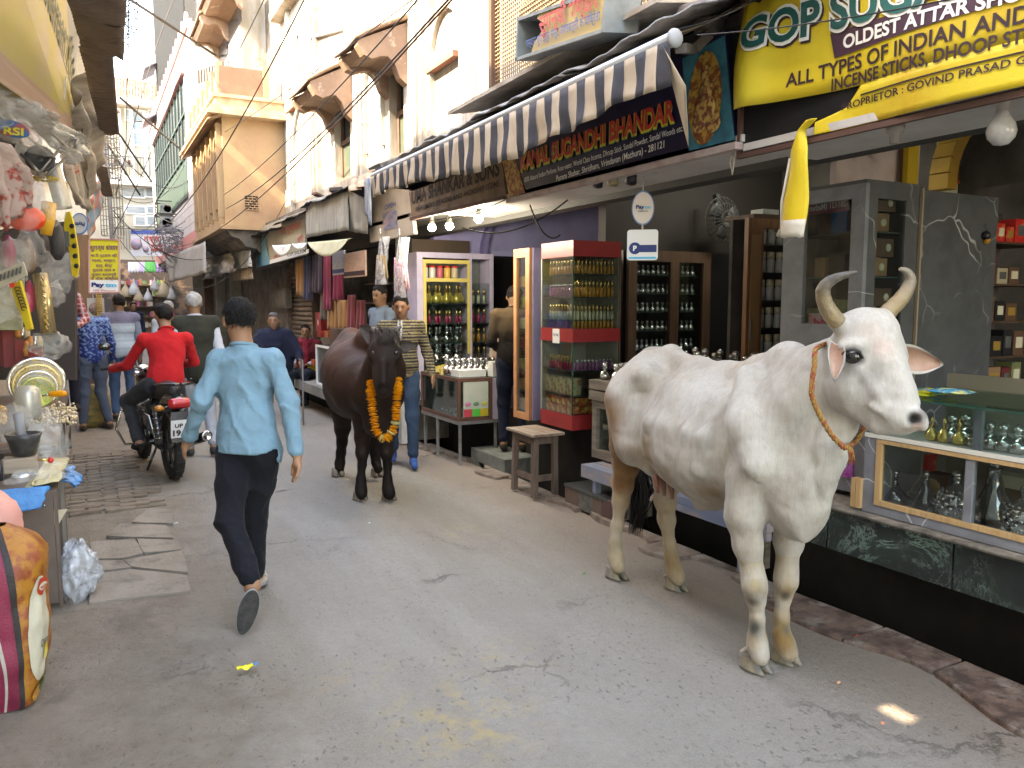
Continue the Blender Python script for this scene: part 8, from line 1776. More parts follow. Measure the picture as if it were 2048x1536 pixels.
def black_cow():
 root=thing('black_cow','dark brown cow facing the camera with an orange marigold garland round its neck','cow',(2.1,6.4,0))
 S=SDF();m=1/1580
 D=lambda u,v,d:globals()['D'](u,v,d-.7)
 def C(pts,k=.04):S.chain([D(u,v,d)for u,v,r,d in pts],[r*(d-.7)*m for u,v,r,d in pts],k)
 C([(752,785,50,7.),(733,778,62,7.25),(712,775,60,7.65),(702,760,48,8.1),(702,740,40,8.35)],.08)
 C([(735,760,50,7.1),(715,745,60,7.4),(705,735,55,7.9),(700,720,40,8.3)],.1)
 C([(765,690,22,6.95),(740,680,24,7.25),(720,692,22,7.6),(705,680,20,7.95),(700,672,18,8.3)],.08)
 C([(768,790,38,6.95),(757,840,28,6.95),(752,855,20,7.)],.07)
 S.cone(D(668,700,8.1),D(688,678,8.25),.05,.05,.06);S.cone(D(725,690,8.2),D(705,675,8.3),.05,.05,.06)
 for q in range(6):C([(686-q*2.5+10,700+q*7,3,7.75+q*.03),(672-q*.6,740+q*9,3.2,7.55+q*.04),(668-q*.3,790+q*4,2.5,7.6)],.05)
 C([(684,820,22,8.),(685,855,15,8.15),(684,885,10,8.22),(682,905,9,8.25),(680,925,9,8.25),(679,938,9.5,8.22)])
 C([(738,840,22,7.9),(746,875,13,8.),(750,905,10,8.05),(752,925,8.5,8.05),(756,938,9.5,8.)])
 C([(729,835,26,7.1),(725,875,15,7.2),(724,905,12.5,7.2),(724,930,8,7.22),(722,960,8.5,7.22),(722,978,10.5,7.2),(723,988,12,7.18)])
 C([(775,835,24,7.05),(773,875,14.5,7.2),(773,905,12.5,7.2),(775,930,8,7.24),(775,960,8.5,7.24),(776,978,10.5,7.22),(779,988,12,7.2)])
 C([(755,780,48,6.95),(768,740,40,6.8),(770,710,34,6.7)],.07)
 C([(770,690,31,6.6),(769,712,30,6.55)],.05)
 C([(770,720,28,6.52),(768,750,21,6.47),(767,768,17,6.44),(767,780,16,6.43)],.05)
 C([(756,694,14,6.5),(782,694,14,6.5)],.04);C([(755,670,12,6.62),(785,668,12,6.62)],.04)
 S.cone(D(742,703,6.5),D(745,712,6.48),.03,.028,.03);S.cone(D(797,702,6.5),D(795,712,6.48),.03,.028,.03)
 C([(767,725,8,6.39),(767,765,6,6.35)],.04)
 S.ell(D(758,776,6.36),(.014,.012,.016),None,.01,True);S.ell(D(777,776,6.36),(.014,.012,.016),None,.01,True)
 S.cone(D(757,788,6.37),D(778,788,6.37),.004,.004,.008,True)
 def disp(P):return-.004*npn(P,13)-.002*npn(P,37,2.)
 VF=S.mesh(.0125,disp)
 def col(V):
  n1=npn(V,8,1.3)*.6+npn(V,31,4.)*.4
  c=np.tile(np.array([.03,.018,.014]),(len(V),1))
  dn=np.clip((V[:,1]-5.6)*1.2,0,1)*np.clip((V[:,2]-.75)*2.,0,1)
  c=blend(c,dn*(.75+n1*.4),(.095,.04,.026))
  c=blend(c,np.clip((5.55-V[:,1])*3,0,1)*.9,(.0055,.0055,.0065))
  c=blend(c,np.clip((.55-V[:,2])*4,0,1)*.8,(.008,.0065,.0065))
  c=blend(c,near(V,D(724,905,7.1),.05)*.5,(.12,.08,.06));c=blend(c,near(V,D(773,905,7.1),.05)*.5,(.12,.08,.06))
  for u in(758,777):c=blend(c,near(V,D(u,776,6.37),.018),(.004,.004,.004))
  return c
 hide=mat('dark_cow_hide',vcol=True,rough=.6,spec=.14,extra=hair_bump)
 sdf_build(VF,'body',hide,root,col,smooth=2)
 hm=mat('dusty_hoof',(.2,.17,.14),.6,col2=(.1,.085,.07),scale=30)
 f=Vector((-.05,-1,0)).normalized()
 for u,v in((723,1000),(781,1000),(678,951),(757,951)):
  g=PZ(u,v,0);g.z=0;cow_hoof(g-f*.045,f,(1,0,0),.12,hm,root,.065,.13)
 em=mat('dark_ear',(.05,.036,.03),.7,bump=.3,bscale=60);ei=mat('dark_ear_lining',(.1,.075,.065),.8,col2=(.05,.04,.035),scale=16)
 ear_mesh(D(750,664,6.6),D(746,694,6.6),D(718,652,6.65),D(735,680,6.72)-D(735,680,6.66),em,ei,root,.012,.3)
 ear_mesh(D(798,704,6.6),D(797,682,6.6),D(836,690,6.7),D(815,690,6.72)-D(815,690,6.66),em,ei,root,.012,.2)
 for sx,(a_,b_)in enumerate((((750,662,6.62),(742,656,6.6)),((790,662,6.62),(803,652,6.6)))):
  MB().tube([D(*a_),lerp(D(*a_),D(*b_),.5),D(*b_)],[.026,.02,.008],8).build('horn',mat('short_horn',(.09,.08,.07),.4),root)
 for u in(744,795):MB().ball(D(u+(3 if u<760 else-3),706,6.455),.018,12).build('eye',mat('cow_eye'),root)
 tf=MB()
 for i in range(160):
  p=D(770+rnd.gauss(0,11),664+rnd.random()*8,6.5);tf.tube([p,p+Vector((rnd.gauss(0,.02),-.035,rnd.gauss(.015,.02))),p+Vector((rnd.gauss(0,.03),-.075,-.05-rnd.random()*.03))],[.004,.003,.0006],4)
 tf.build('poll_hair',mat('brown_hair',(.05,.035,.028),.6),root)
 return root
black_cow()
g=thing('marigold_garland','orange marigold garland hanging round the neck of the dark cow','garland',D(768,800,6.05))
gp=[(741,765,6.62),(742,785,6.58),(744,810,6.57),(747,835,6.57),(752,858,6.57),(760,873,6.57),(770,878,6.57),(780,872,6.57),(788,857,6.57),(792,835,6.57),(793,810,6.57),(795,785,6.58),(796,762,6.62)]
om=[mat('marigold_petal',(.8,.27,.004),.7,col2=(.85,.42,.008),scale=40),mat('white_flower_petal',(.45,.42,.25),.7,col2=(.8,.7,.2),scale=60)]
def flower_mesh(mt,r=.036):
 mb=MB()
 for ring,(rr,zz_,n)in enumerate(((r,0,9),(r*.78,.007,8),(r*.5,.013,6))):
  for k in range(n):
   t=2*math.pi*(k+ring*.4)/n;w=.6*math.pi/n*1.7
   c0=Vector((0,0,zz_));p1=Vector((math.cos(t-w)*rr*.8,math.sin(t-w)*rr*.8,zz_+.003));p2=Vector((math.cos(t)*rr,math.sin(t)*rr,zz_+rnd.uniform(-.003,.006)));p3=Vector((math.cos(t+w)*rr*.8,math.sin(t+w)*rr*.8,zz_+.003))
   mb.add([c0,p1,p2,p3],[(0,1,2),(0,2,3)])
 mb.lathe((0,0,-.006),[(.004,0),(r*.7,.004),(r*.85,.008)],8)
 return mb.build('flower',mt)
fo=[flower_mesh(om[0]),flower_mesh(om[1])]
cum=[0];Pp=[D(p[0],p[1],p[2]-.72)for p in gp]
for i in range(len(Pp)-1):cum.append(cum[-1]+(Pp[i+1]-Pp[i]).length)
nfl=74;tot=cum[-1]
for q in range(nfl):
 s=tot*q/(nfl-1);i=max(j for j in range(len(cum))if cum[j]<=s+1e-6);i=min(i,len(Pp)-2);t=(s-cum[i])/(cum[i+1]-cum[i]);p=lerp(Pp[i],Pp[i+1],t)
 d=(Pp[i+1]-Pp[i]).normalized()
 white=50>q>46 or 33<q<36 or q==42
 o=fo[1 if white else 0].copy();COL.objects.link(o);o.parent=g
 o.location=p-g.location+Vector((rnd.gauss(0,.003),rnd.gauss(0,.003),rnd.gauss(0,.003)))
 o.rotation_euler=(d*(1 if q%2 else-1)).to_track_quat('Z','Y').to_euler();o.scale=[rnd.uniform(.9,1.15)]*3
for o in fo:bpy.data.objects.remove(o)
# people
def frame3(fwd,upv=(0,0,1)):
 f=Vector(fwd).normalized();r=f.cross(Vector(upv)).normalized();u=r.cross(f).normalized();return r,f,u
STAND=dict(head=(0,.03,1.585),neck=(0,0,1.43),chest=(0,.01,1.26),belly=(0,.02,1.06),pelvis=(0,0,.93),shL=(-.175,0,1.385),shR=(.175,0,1.385),elL=(-.225,-.03,1.11),elR=(.225,-.03,1.11),wrL=(-.235,.05,.87),wrR=(.235,.05,.87),hiL=(-.09,0,.9),hiR=(.09,0,.9),knL=(-.1,.03,.49),knR=(.1,.03,.49),anL=(-.1,-.01,.085),anR=(.1,-.01,.085),toL=(-.12,.15,.025),toR=(.12,.15,.025))
skinm=mat('skin',vcol=True,rough=.55,spec=.35,bump=.06,bscale=90)
def fabric(nt,co,c,b):
 n=nd(nt,'ShaderNodeTexNoise');n.inputs['Scale'].default_value=13;n.inputs['Detail'].default_value=3;n.inputs['Distortion'].default_value=1.8;nt.links.new(co,n.inputs['Vector'])
 n2=nd(nt,'ShaderNodeTexNoise');n2 .inputs['Scale'].default_value=260;nt.links.new(co,n2 .inputs['Vector'])
 ad=nd(nt,'ShaderNodeMath',operation='MULTIPLY_ADD');nt.links.new(n2 .outputs[0],ad.inputs[0]);ad.inputs[1].default_value=.06;nt.links.new(n.outputs[0],ad.inputs[2])
 bp=nd(nt,'ShaderNodeBump');bp.inputs['Strength'].default_value=.22;bp.inputs['Distance'].default_value=.02;nt.links.new(ad.outputs[0],bp.inputs['Height']);nt.links.new(bp.outputs[0],b.inputs['Normal'])
 return mixc(nt,noise_fac(nt,co,7,.35,.75,5),c,mixc(nt,.16,c,(0.,0.,0.,1)))
clothm=mat('woven_cloth',vcol=True,rough=.9,spec=.1,sheen=.04,extra=fabric);hairm=mat('hair',vcol=True,rough=.6,spec=.12,bump=.6,bscale=120)
def hair_col(c):
 return lambda V:np.tile(np.array(c),(len(V),1))*(1+.35*npn(V,60,1.))[:,None]
def folds(P,s=26,amp=.008,seed=0.):
 x,y,z=P[...,0],P[...,1],P[...,2];n=npn(np.stack((x+.45*z,y,.38*z-.35*x),-1),s,seed);return-amp*np.clip(1-np.abs(n)*2.2,0,1)**2+amp*.35
def person(label,at,heading,J=None,h=1.,skin=(.2,.105,.06),hair=(.012,.01,.01),top=(.2,.3,.5),topfn=None,pants=(.02,.02,.03),shoe=(.03,.025,.02),res=.0125,sleeve='long',hem=.86,headdir=None,vest=None,vestfn=None,face=True,beard=False,seat=False,pcuff=.1,slack=1.,foldamp=.007,legs=True,hair_low=-.085,feet=True,fist=(),barefoot=False,world=None,flare=0.,strands=0):
 O=Vector(at);r,f,u=frame3((math.sin(heading),math.cos(heading),0));W={}
 for k,v in{**STAND,**(J or{})}.items():v=Vector(v)*h;W[k]=O+r*v.x+f*v.y+Vector((0,0,v.z))
 W.update(world or{})
 g=lambda k:W[k]
 root=thing('person',label,'person',(W['pelvis'].x,W['pelvis'].y,O.z))
 hd=headdir or f;hr,hf,hu=frame3(hd);M=[list(hr),list(hf),list(hu)];tr=(g('shR')-g('shL')).normalized();tu=(g('neck')-g('pelvis')).normalized();tf=tu.cross(tr).normalized();MT=[list(tr),list(tf),list(tu)]
 H=g('head');hp=lambda x,y,z:H+(hr*x+hf*y+hu*z)*h
 B=SDF()
 B.ell(hp(0,-.008,.025),(.074*h,.092*h,.088*h),M,.02);B.ell(hp(0,.025,-.035),(.058*h,.066*h,.078*h),M,.03);B.cone(hp(0,.062,-.088),hp(0,.045,-.09),.022*h,.03*h,.03)
 if face:
  B.cone(hp(0,.088,.012),hp(0,.108,-.022),.009*h,.014*h,.012);B.cone(hp(-.03,.075,.03),hp(.03,.075,.03),.012*h,.012*h,.02)
  for s in(-1,1):B.ell(hp(s*.03,.092,.01),(.014*h,.01*h,.01*h),M,.008,True)
  B.cone(hp(-.018,.088,-.055),hp(.018,.088,-.055),.009*h,.009*h,.01)
 for s in(-1,1):B.ell(hp(s*.077,-.005,-.005),(.012*h,.022*h,.034*h),M,.01)
 B.cone(hp(0,-.02,-.06),g('neck'),.052*h,.056*h,.03)
 B.ell(g('chest'),(.155*h,.1*h,.17*h),MT,.05);B.ell(g('belly'),(.135*h,.095*h,.15*h),MT,.05);B.ell(g('pelvis'),(.15*h,.1*h,.11*h),MT,.05)
 B.cone(g('shL'),g('shR'),.055*h,.055*h,.05)
 for s in'LR':
  B.chain([g('sh'+s),g('el'+s),g('wr'+s)],[.048*h,.038*h,.026*h],.02)
  if legs:B.chain([g('hi'+s),g('kn'+s),g('an'+s)],[.08*h,.052*h,.036*h],.03)
  if feet and legs:
   an,to=g('an'+s),g('to'+s);B.cone(an-(to-an).normalized()*.02+Vector((0,0,-.03*h)),to,.035*h,.024*h,.03)
  wr=g('wr'+s);d=(wr-g('el'+s)).normalized();hand=W.get('ha'+s);
  if hand is not None:d=(Vector(hand)-wr).normalized()
  side=d.cross(f);side=side.normalized()if side.length>.2 else r.copy()
  fw2=side.cross(d).normalized()*(1 if side.cross(d).dot(f)>0 else-1)
  inn=(r*(-1 if s=='R'else 1));inn=(inn-d*inn.dot(d)).normalized()
  pc=wr+d*.045*h;B.cone(wr,wr+d*.06*h,.024*h,.02*h,.015)
  for q in range(4):
   b0=wr+d*.075*h+fw2*((q-1.5)*-.0185*h);B.cone(pc,b0,.016*h,.0125*h,.012)
   ln=(.062,.07,.066,.05)[q]*h;curl=.95 if s in fist else .35;m1=b0+(d*(1-curl*.45)+inn*curl*.5).normalized()*ln*.5;e=m1+(d*(1-curl)+inn*curl).normalized()*ln*.55
   B.chain([b0,m1,e],[.0108*h,.01*h,.0085*h],.004)
  B.chain([wr+d*.02*h+fw2*.015*h,wr+d*.06*h+fw2*.042*h+inn*.01,wr+d*.1*h+fw2*.045*h+inn*.02],[.014*h,.012*h,.0095*h],.008)
 VF=B.mesh(res)
 def col(V):
  c=np.tile(np.array(skin),(len(V),1))*(1+.12*npn(V,25))[:,None]
  if face:
   for s in(-1,1):c=blend(c,near(V,hp(s*.03,.088,.01),.015*h,.6),(.02,.012,.01));c=blend(c,near(V,hp(s*.032,.088,.03),.014*h,.8)*.9,(.015,.01,.008));c=blend(c,near(V,hp(s*.018,.092,.032),.01*h,.8)*.8,(.015,.01,.008))
   c=blend(c,near(V,hp(0,.098,-.058),.016*h,.8)*.6,(.16,.05,.04))
   if beard:
    for x in(-.018,0,.018):c=blend(c,near(V,hp(x,.098,-.044),.014*h,.8),(.012,.01,.008))
  return c
 sdf_build(VF,'body',skinm,root,col,1)
 Hs=SDF();Hs.ell(hp(0,-.014,.032),(.081*h,.097*h,.09*h),M,.02)
 Hs.ell(hp(.008,.02,.09),(.05*h,.045*h,.022*h),M,.03)
 hro,hfo,huo,Ho=np.array(hr),np.array(hf),np.array(hu),np.array(H)
 def hcut(P):
  rel=(P-Ho)/h;y=rel@hfo;z=rel@huo;x=np.abs(rel@hro)
  a=np.minimum(y-.045,.06+.01*np.sin(x*90)-z);b=np.minimum(np.minimum(x-.066,y+.018),.02-z)
  return np.maximum(np.maximum(a,b),(hair_low-z+.2*np.maximum(0,y)))*h
 sdf_build(Hs.mesh(min(res,.011),lambda P:-.007*npn(P,70,3.)-.004*npn(P,150),hcut),'hair',hairm,root,hair_col(hair),0)
 if strands:
  sm=MB()
  for i in range(strands):
   th=rnd.random()*6.283;cz=rnd.uniform(-.75,1);sz_=math.sqrt(1-cz*cz);x,y,z=sz_*math.sin(th),sz_*math.cos(th),cz
   px,py,pz=x*.083,-.016+y*.098,.034+z*.092
   if(py>.03 and pz<.06)or(abs(px)>.062 and py>-.02 and pz<.03)or pz<hair_low+.02:continue
   o0=hp(px,py,pz);n0=(hr*x+hf*y+hu*z).normalized();dn=(hu*-1+n0*.25+hr*rnd.gauss(.15,.3)+hf*rnd.gauss(0,.3)).normalized();ln=rnd.uniform(.012,.028)
   sm.tube([o0,o0+n0*.002+dn*ln*.5,o0+n0*.001+dn*ln],[.0016,.0014,.0004],3,False)
  sm.build('hair_strands',mat('black_strands',(.012,.011,.011),.45,spec=.3),root,kind='stuff')
 def garment(k,hem_,sl,name,colr,fn,amp,collar=True):
  T=SDF();e=k
  T.ell(g('chest'),((.16+e)*h,(.105+e)*h,.175*h),MT,.05);T.ell(g('belly'),((.14+e*1.1)*h,(.1+e*1.1)*h,.16*h),MT,.06);T.ell(lerp(g('pelvis'),g('belly'),.2),((.155+e)*h,(.11+e)*h,.15*h),MT,.06)
  T.cone(g('shL'),g('shR'),(.058+e*.6)*h,(.058+e*.6)*h,.05);T.cone(lerp(g('neck'),g('chest'),.2),g('neck')+tu*.005,(.066+e)*h,(.058+e*.7)*h,.04)
  if flare:T.ell(g('pelvis')-tu*.06,((.165+flare)*h,(.12+flare)*h,.14*h),MT,.06)
  for s in'LR':
   if sl=='long':T.chain([g('sh'+s),g('el'+s),lerp(g('el'+s),g('wr'+s),.93)],[(.052+e*.5)*h,(.043+e*.5)*h,(.035+e*.4)*h],.025)
   elif sl=='short':T.cone(g('sh'+s),lerp(g('sh'+s),g('el'+s),.75),(.058+e*.6)*h,(.055+e*.5)*h,.03)
  hz=hem_*h+O.z if not seat else g('pelvis').z-.06;nk=np.array(g('neck'));tuu=np.array(tu);armz=[np.array(g('wr'+s))for s in'LR']
  pel=np.array(g('pelvis'));trr=np.array(tr)
  def cut(P):
   low=(hz-P[...,2]);lat=np.abs((P-pel)@trr)-.165*h*1.12
   return np.maximum(np.minimum(low,-lat if not seat else low),((P-nk)@tuu)-.035*h)
  def cutfn(P):
   lat=np.abs((P-pel)@trr);low=hz-P[...,2]+.012*np.sin(P[...,0]*20+P[...,1]*17)
   inside=lat<.175*h;return np.maximum(np.where(inside,low,-1.),((P-nk)@tuu)-.035*h)
  o=sdf_build(T.mesh(res,lambda P:folds(P,24,amp)+folds(P,47,amp*.5,3.)+.002*npn(P,9),cutfn),name,clothm,root,(lambda V:fn(V,W,h))if fn else(lambda V:np.tile(np.array(colr),(len(V),1))),1)
  if collar and sl:
   pts=[g('neck')+tu*.03*h+(tr*math.cos(a)*.066+tf*math.sin(a)*.062+tu*(-.012*math.sin(a)))*h for a in[2*math.pi*i/14 for i in range(15)]]
   cm_=MB();cm_.tube(pts,.011*h,6);co=cm_.build('collar',clothm,o);at_=co.data.color_attributes.new('col','FLOAT_COLOR','POINT')
   for dd in at_.data:dd.color=(*colr,1)
  return o
 tp=garment(.014*slack,hem,sleeve,'shirt',top,topfn,foldamp)
 if vest:garment(.034*slack,hem-0.,None,'waistcoat',vest,vestfn,.004,False)
 if legs:
  T=SDF();T.ell(g('pelvis'),(.16*h,.112*h,.115*h),MT,.05)
  for s in'LR':
   an=lerp(g('kn'+s),g('an'+s),.9);T.chain([g('hi'+s),lerp(g('hi'+s),g('kn'+s),.5),g('kn'+s),an],[.094*h,.08*h,.066*h,.056*h],.035)
  sdf_build(T.mesh(res,lambda P:folds(P,20,.009,5.)+folds(P,45,.004,1.)),'trousers',clothm,root,lambda V:np.tile(np.array(pants),(len(V),1))*(1+.25*npn(V,6,2.))[:,None],1)
  if feet:
   for s in'LR':
    an,to=g('an'+s),g('to'+s);d=(to-an);S2=SDF();d.z=0;d=d.normalized()if d.length>.05 else f
    heel=an-d*.035*h+Vector((0,0,-.045*h));S2 .cone(heel,to+Vector((0,0,0)),.036*h,.032*h,.02);S2 .cone(an+Vector((0,0,-.02*h)),lerp(heel,to,.55)+Vector((0,0,.02)),.038*h,.034*h,.03)
    if not barefoot:sdf_build(S2 .mesh(min(res,.012)),'shoe',clothm,root,lambda V:np.tile(np.array(shoe),(len(V),1)),1)
 return root,W
d0=4.25
def Pj(u,v,d=d0):return D(u,v,d)
hw_=dict(head=Pj(478,640),neck=Pj(488,703),chest=Pj(492,762,4.27),belly=Pj(494,840),pelvis=Pj(497,895),shL=Pj(437,722),shR=Pj(546,721,4.22),elL=Pj(404,800,4.2),elR=Pj(577,805,4.18),wrL=Pj(377,876,4.32),haL=Pj(366,905,4.36),wrR=Pj(594,908,4.12),haR=Pj(596,945,4.1),hiL=Pj(466,905),hiR=Pj(526,905),knL=Pj(458,1040,4.12),knR=Pj(510,1030,4.42),anL=Pj(504,1168,4.),anR=Pj(512,1150,4.62),toL=Pj(490,1236,3.97),toR=Pj(526,1163,4.7))
blue=(.15,.265,.335)
def blue_fn(V,W,h):
 c=np.tile(np.array(blue),(len(V),1));yk=W['neck'].z-.075
 c=blend(c,np.clip(1-np.abs(V[:,2]-yk)/.006,0,1)*.35,(.08,.2,.28));return c
pm_,PW=person('man in a light blue shirt and black trousers walking away in sandals',(PZ(500,1215).x,PZ(500,1215).y,0),math.atan2(-.04,1),None,1.,(.3,.155,.09),(.01,.009,.009),blue,blue_fn,(.012,.012,.016),res=.0085,hem=.845,world=hw_,headdir=Vector((-.1,1,-.05)),feet=True,barefoot=True,foldamp=.01,slack=.7,hair_low=-.105,strands=1100,flare=.012)
solem=mat('black_sole',(.022,.021,.02),.75,col2=(.05,.045,.04),scale=30,bump=.5,bscale=90);rimm=mat('grey_sole_rim',(.25,.25,.26),.6);strap=mat('pale_strap',(.45,.38,.28),.6)
def sandal(c,fd,up_,ln=.26,w_=.095):
 fd,up_=Vector(fd).normalized(),Vector(up_).normalized();sd=fd.cross(up_).normalized();up_=sd.cross(fd)
 out=lambda k,o:[c+sd*(w_/2*k*math.sin(a)*(1+.12*math.cos(a)))+fd*(ln/2*k*-math.cos(a))+up_*o for a in[2*math.pi*i/28 for i in range(28)]]
 t=MB().prism(out(1,0),up_*.014).build('sandal',rimm,pm_);MB().prism(out(.96,-.004),up_*.0035).build('sole',solem,t);MB().prism(out(.95,.0145),up_*.002).build('insole',strap,t)
 for s in(-1,1):MB().tube([c+fd*.06+up_*.02,c+fd*.02+sd*s*.03+up_*.05,c-fd*.03+sd*s*.045+up_*.014],.006,6).build('strap',strap,t)
sandal(Pj(495,1225,3.925),Pj(487,1262,3.92)-Pj(507,1188,3.93),(.12,.95,.25),.235,.098)
fr_=PZ(519,1164);sandal(Vector((fr_.x,fr_.y+.02,.012)),(.1,1,0),(0,0,1))
bikeR=PZ(348,957);bdir=Vector((-.15,.989,0)).normalized();bsd=Vector((.989,.15,0)).normalized();bh=math.atan2(bdir.x,bdir.y)
def bk_(x,y,z):return Vector((bikeR.x,bikeR.y,0))+bsd*x+bdir*y+Vector((0,0,z))
person('man in a red jumper riding the black motorcycle away',bk_(0,.3,0),bh,None,1.,(.26,.14,.085),(.012,.01,.01),(.42,.016,.02),None,(.035,.035,.04),shoe=(.02,.016,.014),res=.0125,seat=True,foldamp=.006,fist='LR',slack=.8,world=dict(head=bk_(.08,.46,1.5),neck=bk_(.08,.4,1.345),chest=bk_(.07,.36,1.17),belly=bk_(.05,.31,1.),pelvis=bk_(.02,.28,.86),shL=bk_(-.12,.4,1.28),shR=bk_(.26,.39,1.28),elL=bk_(-.24,.58,1.03),elR=bk_(.36,.52,1.04),wrL=bk_(-.33,.86,.98),wrR=bk_(.33,.86,.99),haL=bk_(-.33,.95,.99),haR=bk_(.32,.95,1.),hiL=bk_(-.1,.3,.85),hiR=bk_(.1,.3,.85),knL=bk_(-.24,.66,.68),knR=bk_(.24,.66,.68),anL=bk_(-.2,.42,.3),anR=bk_(.22,.42,.3),toL=bk_(-.21,.6,.235),toR=bk_(.23,.6,.235)))
def at_px(u,d,z=0):p=D(u,605,d);return Vector((p.x,p.y,z))
def knit(V,W,h):
 n=npn(V,90,1.)+npn(V,140,3.);z=(V[:,2]-.9)/.5;c=np.tile(np.array((.018,.03,.13)),(len(V),1));return blend(c,np.clip((n-.55+z*.9)*3,0,1),(.16,.24,.42))
person('man in a blue flecked sweater and grey jeans bending over the left stall',at_px(178,10.),R(-20),dict(head=(-.1,.2,1.545),neck=(-.04,.1,1.42),chest=(-.01,.03,1.24),elL=(-.26,.12,1.14),wrL=(-.22,.3,1.05),elR=(.24,-.02,1.1),wrR=(.27,.05,.88),anL=(-.14,.02,.085),anR=(.15,-.05,.085)),1.,top=(.03,.05,.18),topfn=knit,pants=(.07,.085,.12),res=.014,headdir=Vector((-.9,.6,-.35)),beard=True,shoe=(.06,.04,.03))
def quilt(V,W,h):
 z=V[:,2];c=np.tile(np.array((.36,.42,.48)),(len(V),1));c=blend(c,np.clip(1-np.abs(((z*9.5)%1)-.5)*9,0,1)*.7,(.12,.14,.17));return blend(c,np.clip((z-1.33)*60,0,1),(.14,.13,.19))
person('man in a pale quilted waistcoat and blue jeans walking behind the sweater man',at_px(238,10.9),R(-6),None,1.02,top=(.16,.18,.24),pants=(.05,.09,.17),vest=(.36,.42,.48),vestfn=quilt,res=.015,headdir=Vector((-.3,1,0)),slack=1.2)
person('grey haired man in a dark olive waistcoat over a white kurta beside the motorcycle',at_px(388,8.35),R(-4),dict(anR=(.1,-.2,.12),toR=(.11,-.1,.03),knR=(.1,-.03,.48)),1.02,hair=(.3,.29,.28),top=(.45,.47,.52),pants=(.3,.32,.36),vest=(.03,.031,.024),shoe=(.05,.05,.05),res=.0135,hem=.66,slack=1.35,flare=.03)
def plaid(V,W,h):
 c=np.tile(np.array((.22,.03,.04)),(len(V),1));return blend(blend(c,(np.sin(V[:,0]*95+V[:,1]*40)>.45)*.6,(.5,.42,.42)),(np.sin(V[:,2]*110)>.6)*.5,(.5,.42,.42))
person('shopkeeper in a red and white plaid shirt standing high behind the left stall',at_px(120,9.6,.3),R(175),dict(elL=(-.26,.08,1.12),wrL=(-.15,.28,1.05)),1.,top=(.22,.03,.04),topfn=plaid,res=.016,headdir=Vector((.3,-1,-.3)))
person('small distant man in a dark navy jacket far down the street',at_px(266,20),R(170),None,.96,top=(.02,.025,.05),res=.022)
person('man in a pale shirt almost hidden between the rider and the grey haired man',at_px(336,11.5),R(-10),None,.97,top=(.35,.38,.42),hair=(.25,.24,.22),res=.02)
def shawl_person():
 at=at_px(547,11.);hd_=Vector((-.35,-1,0));rt0,W=person('older woman wrapped in a dark navy shawl walking with a cane',at,math.atan2(-.35,-1),dict(head=(0,.05,1.37),neck=(0,0,1.23),chest=(0,.01,1.08),belly=(0,.02,.92),pelvis=(0,0,.8),shL=(-.17,0,1.17),shR=(.17,0,1.17),elL=(-.3,.06,.98),wrL=(-.36,.22,.82),elR=(.2,.1,.95),wrR=(.05,.2,.95),hiL=(-.08,0,.78),hiR=(.08,0,.78),knL=(-.09,.03,.43),knR=(.09,.03,.43)),1.,hair=(.1,.09,.085),top=(.02,.024,.045),pants=(.02,.022,.04),res=.0135,headdir=hd_,skin=(.27,.14,.085))
 S=SDF();S.ell(W['chest']-Vector((0,0,.03)),(.27,.19,.24),None,.06);S.cone(W['shL'],W['elL']+Vector((0,0,-.05)),.1,.09,.06);S.cone(W['shR'],W['elR'],.1,.12,.06);S.ell(W['belly']-Vector((0,0,.12)),(.25,.19,.26),None,.08);S.cone(W['neck']+Vector((0,0,.01)),W['neck']-Vector((0,0,.05)),.09,.12,.04)
 sdf_build(S.mesh(.014,lambda P:folds(P,17,.02)+folds(P,35,.008,2.)),'shawl',clothm,rt0,lambda V:np.tile(np.array((.017,.02,.038)),(len(V),1)),1)
 return W
SW=shawl_person();cn=MB();cn.tube([SW['wrL']+Vector((-.02,-.03,.03)),SW['wrL']+Vector((.02,-.06,.02)),PZ(607,850)],.012,8)
tag(cn.build('walking_cane',mat('grey_cane',(.16,.15,.15),.4)),'grey walking cane held by the woman in the shawl','cane')
so_=at_px(612,12.6);sW=None
def seated(label,at,heading,zs,**k):
 J=dict(head=(0,.06,zs+.7),neck=(0,.02,zs+.555),chest=(0,.02,zs+.38),belly=(0,.02,zs+.18),pelvis=(0,0,zs+.07),shL=(-.175,0,zs+.5),shR=(.175,0,zs+.5),elL=(-.23,.04,zs+.24),elR=(.23,.04,zs+.24),wrL=(-.12,.26,zs+.2),wrR=(.12,.26,zs+.2),hiL=(-.09,.02,zs+.05),hiR=(.09,.02,zs+.05),knL=(-.12,.44,zs+.06),knR=(.12,.44,zs+.06),anL=(-.12,.42,zs-.36),anR=(.12,.42,zs-.36),toL=(-.13,.58,zs-.4),toR=(.13,.58,zs-.4));J.update(k.pop('J',{}))
 return person(label,at,heading,J,1.,seat=True,**k)
rt1_,W1=seated('man in a maroon scarf and vest sitting on the stall ledge',so_,math.atan2(-.7,-1),.46,top=(.42,.43,.45),vest=(.13,.02,.025),pants=(.03,.035,.045),hair=(.02,.015,.012),beard=True,res=.015,headdir=Vector((-.35,-1,0)))
S=SDF();nk=W1['neck'];pts=[nk+Vector((math.cos(a)*.1,math.sin(a)*.09,0.+.02*math.sin(a)))for a in[2*math.pi*i/10 for i in range(11)]];S.chain(pts,[.04]*11,.03);S.chain([nk+Vector((-.05,-.09,0)),W1['chest']+Vector((-.04,-.16,0)),W1['belly']+Vector((-.05,-.15,0))],[.05,.045,.03],.03)
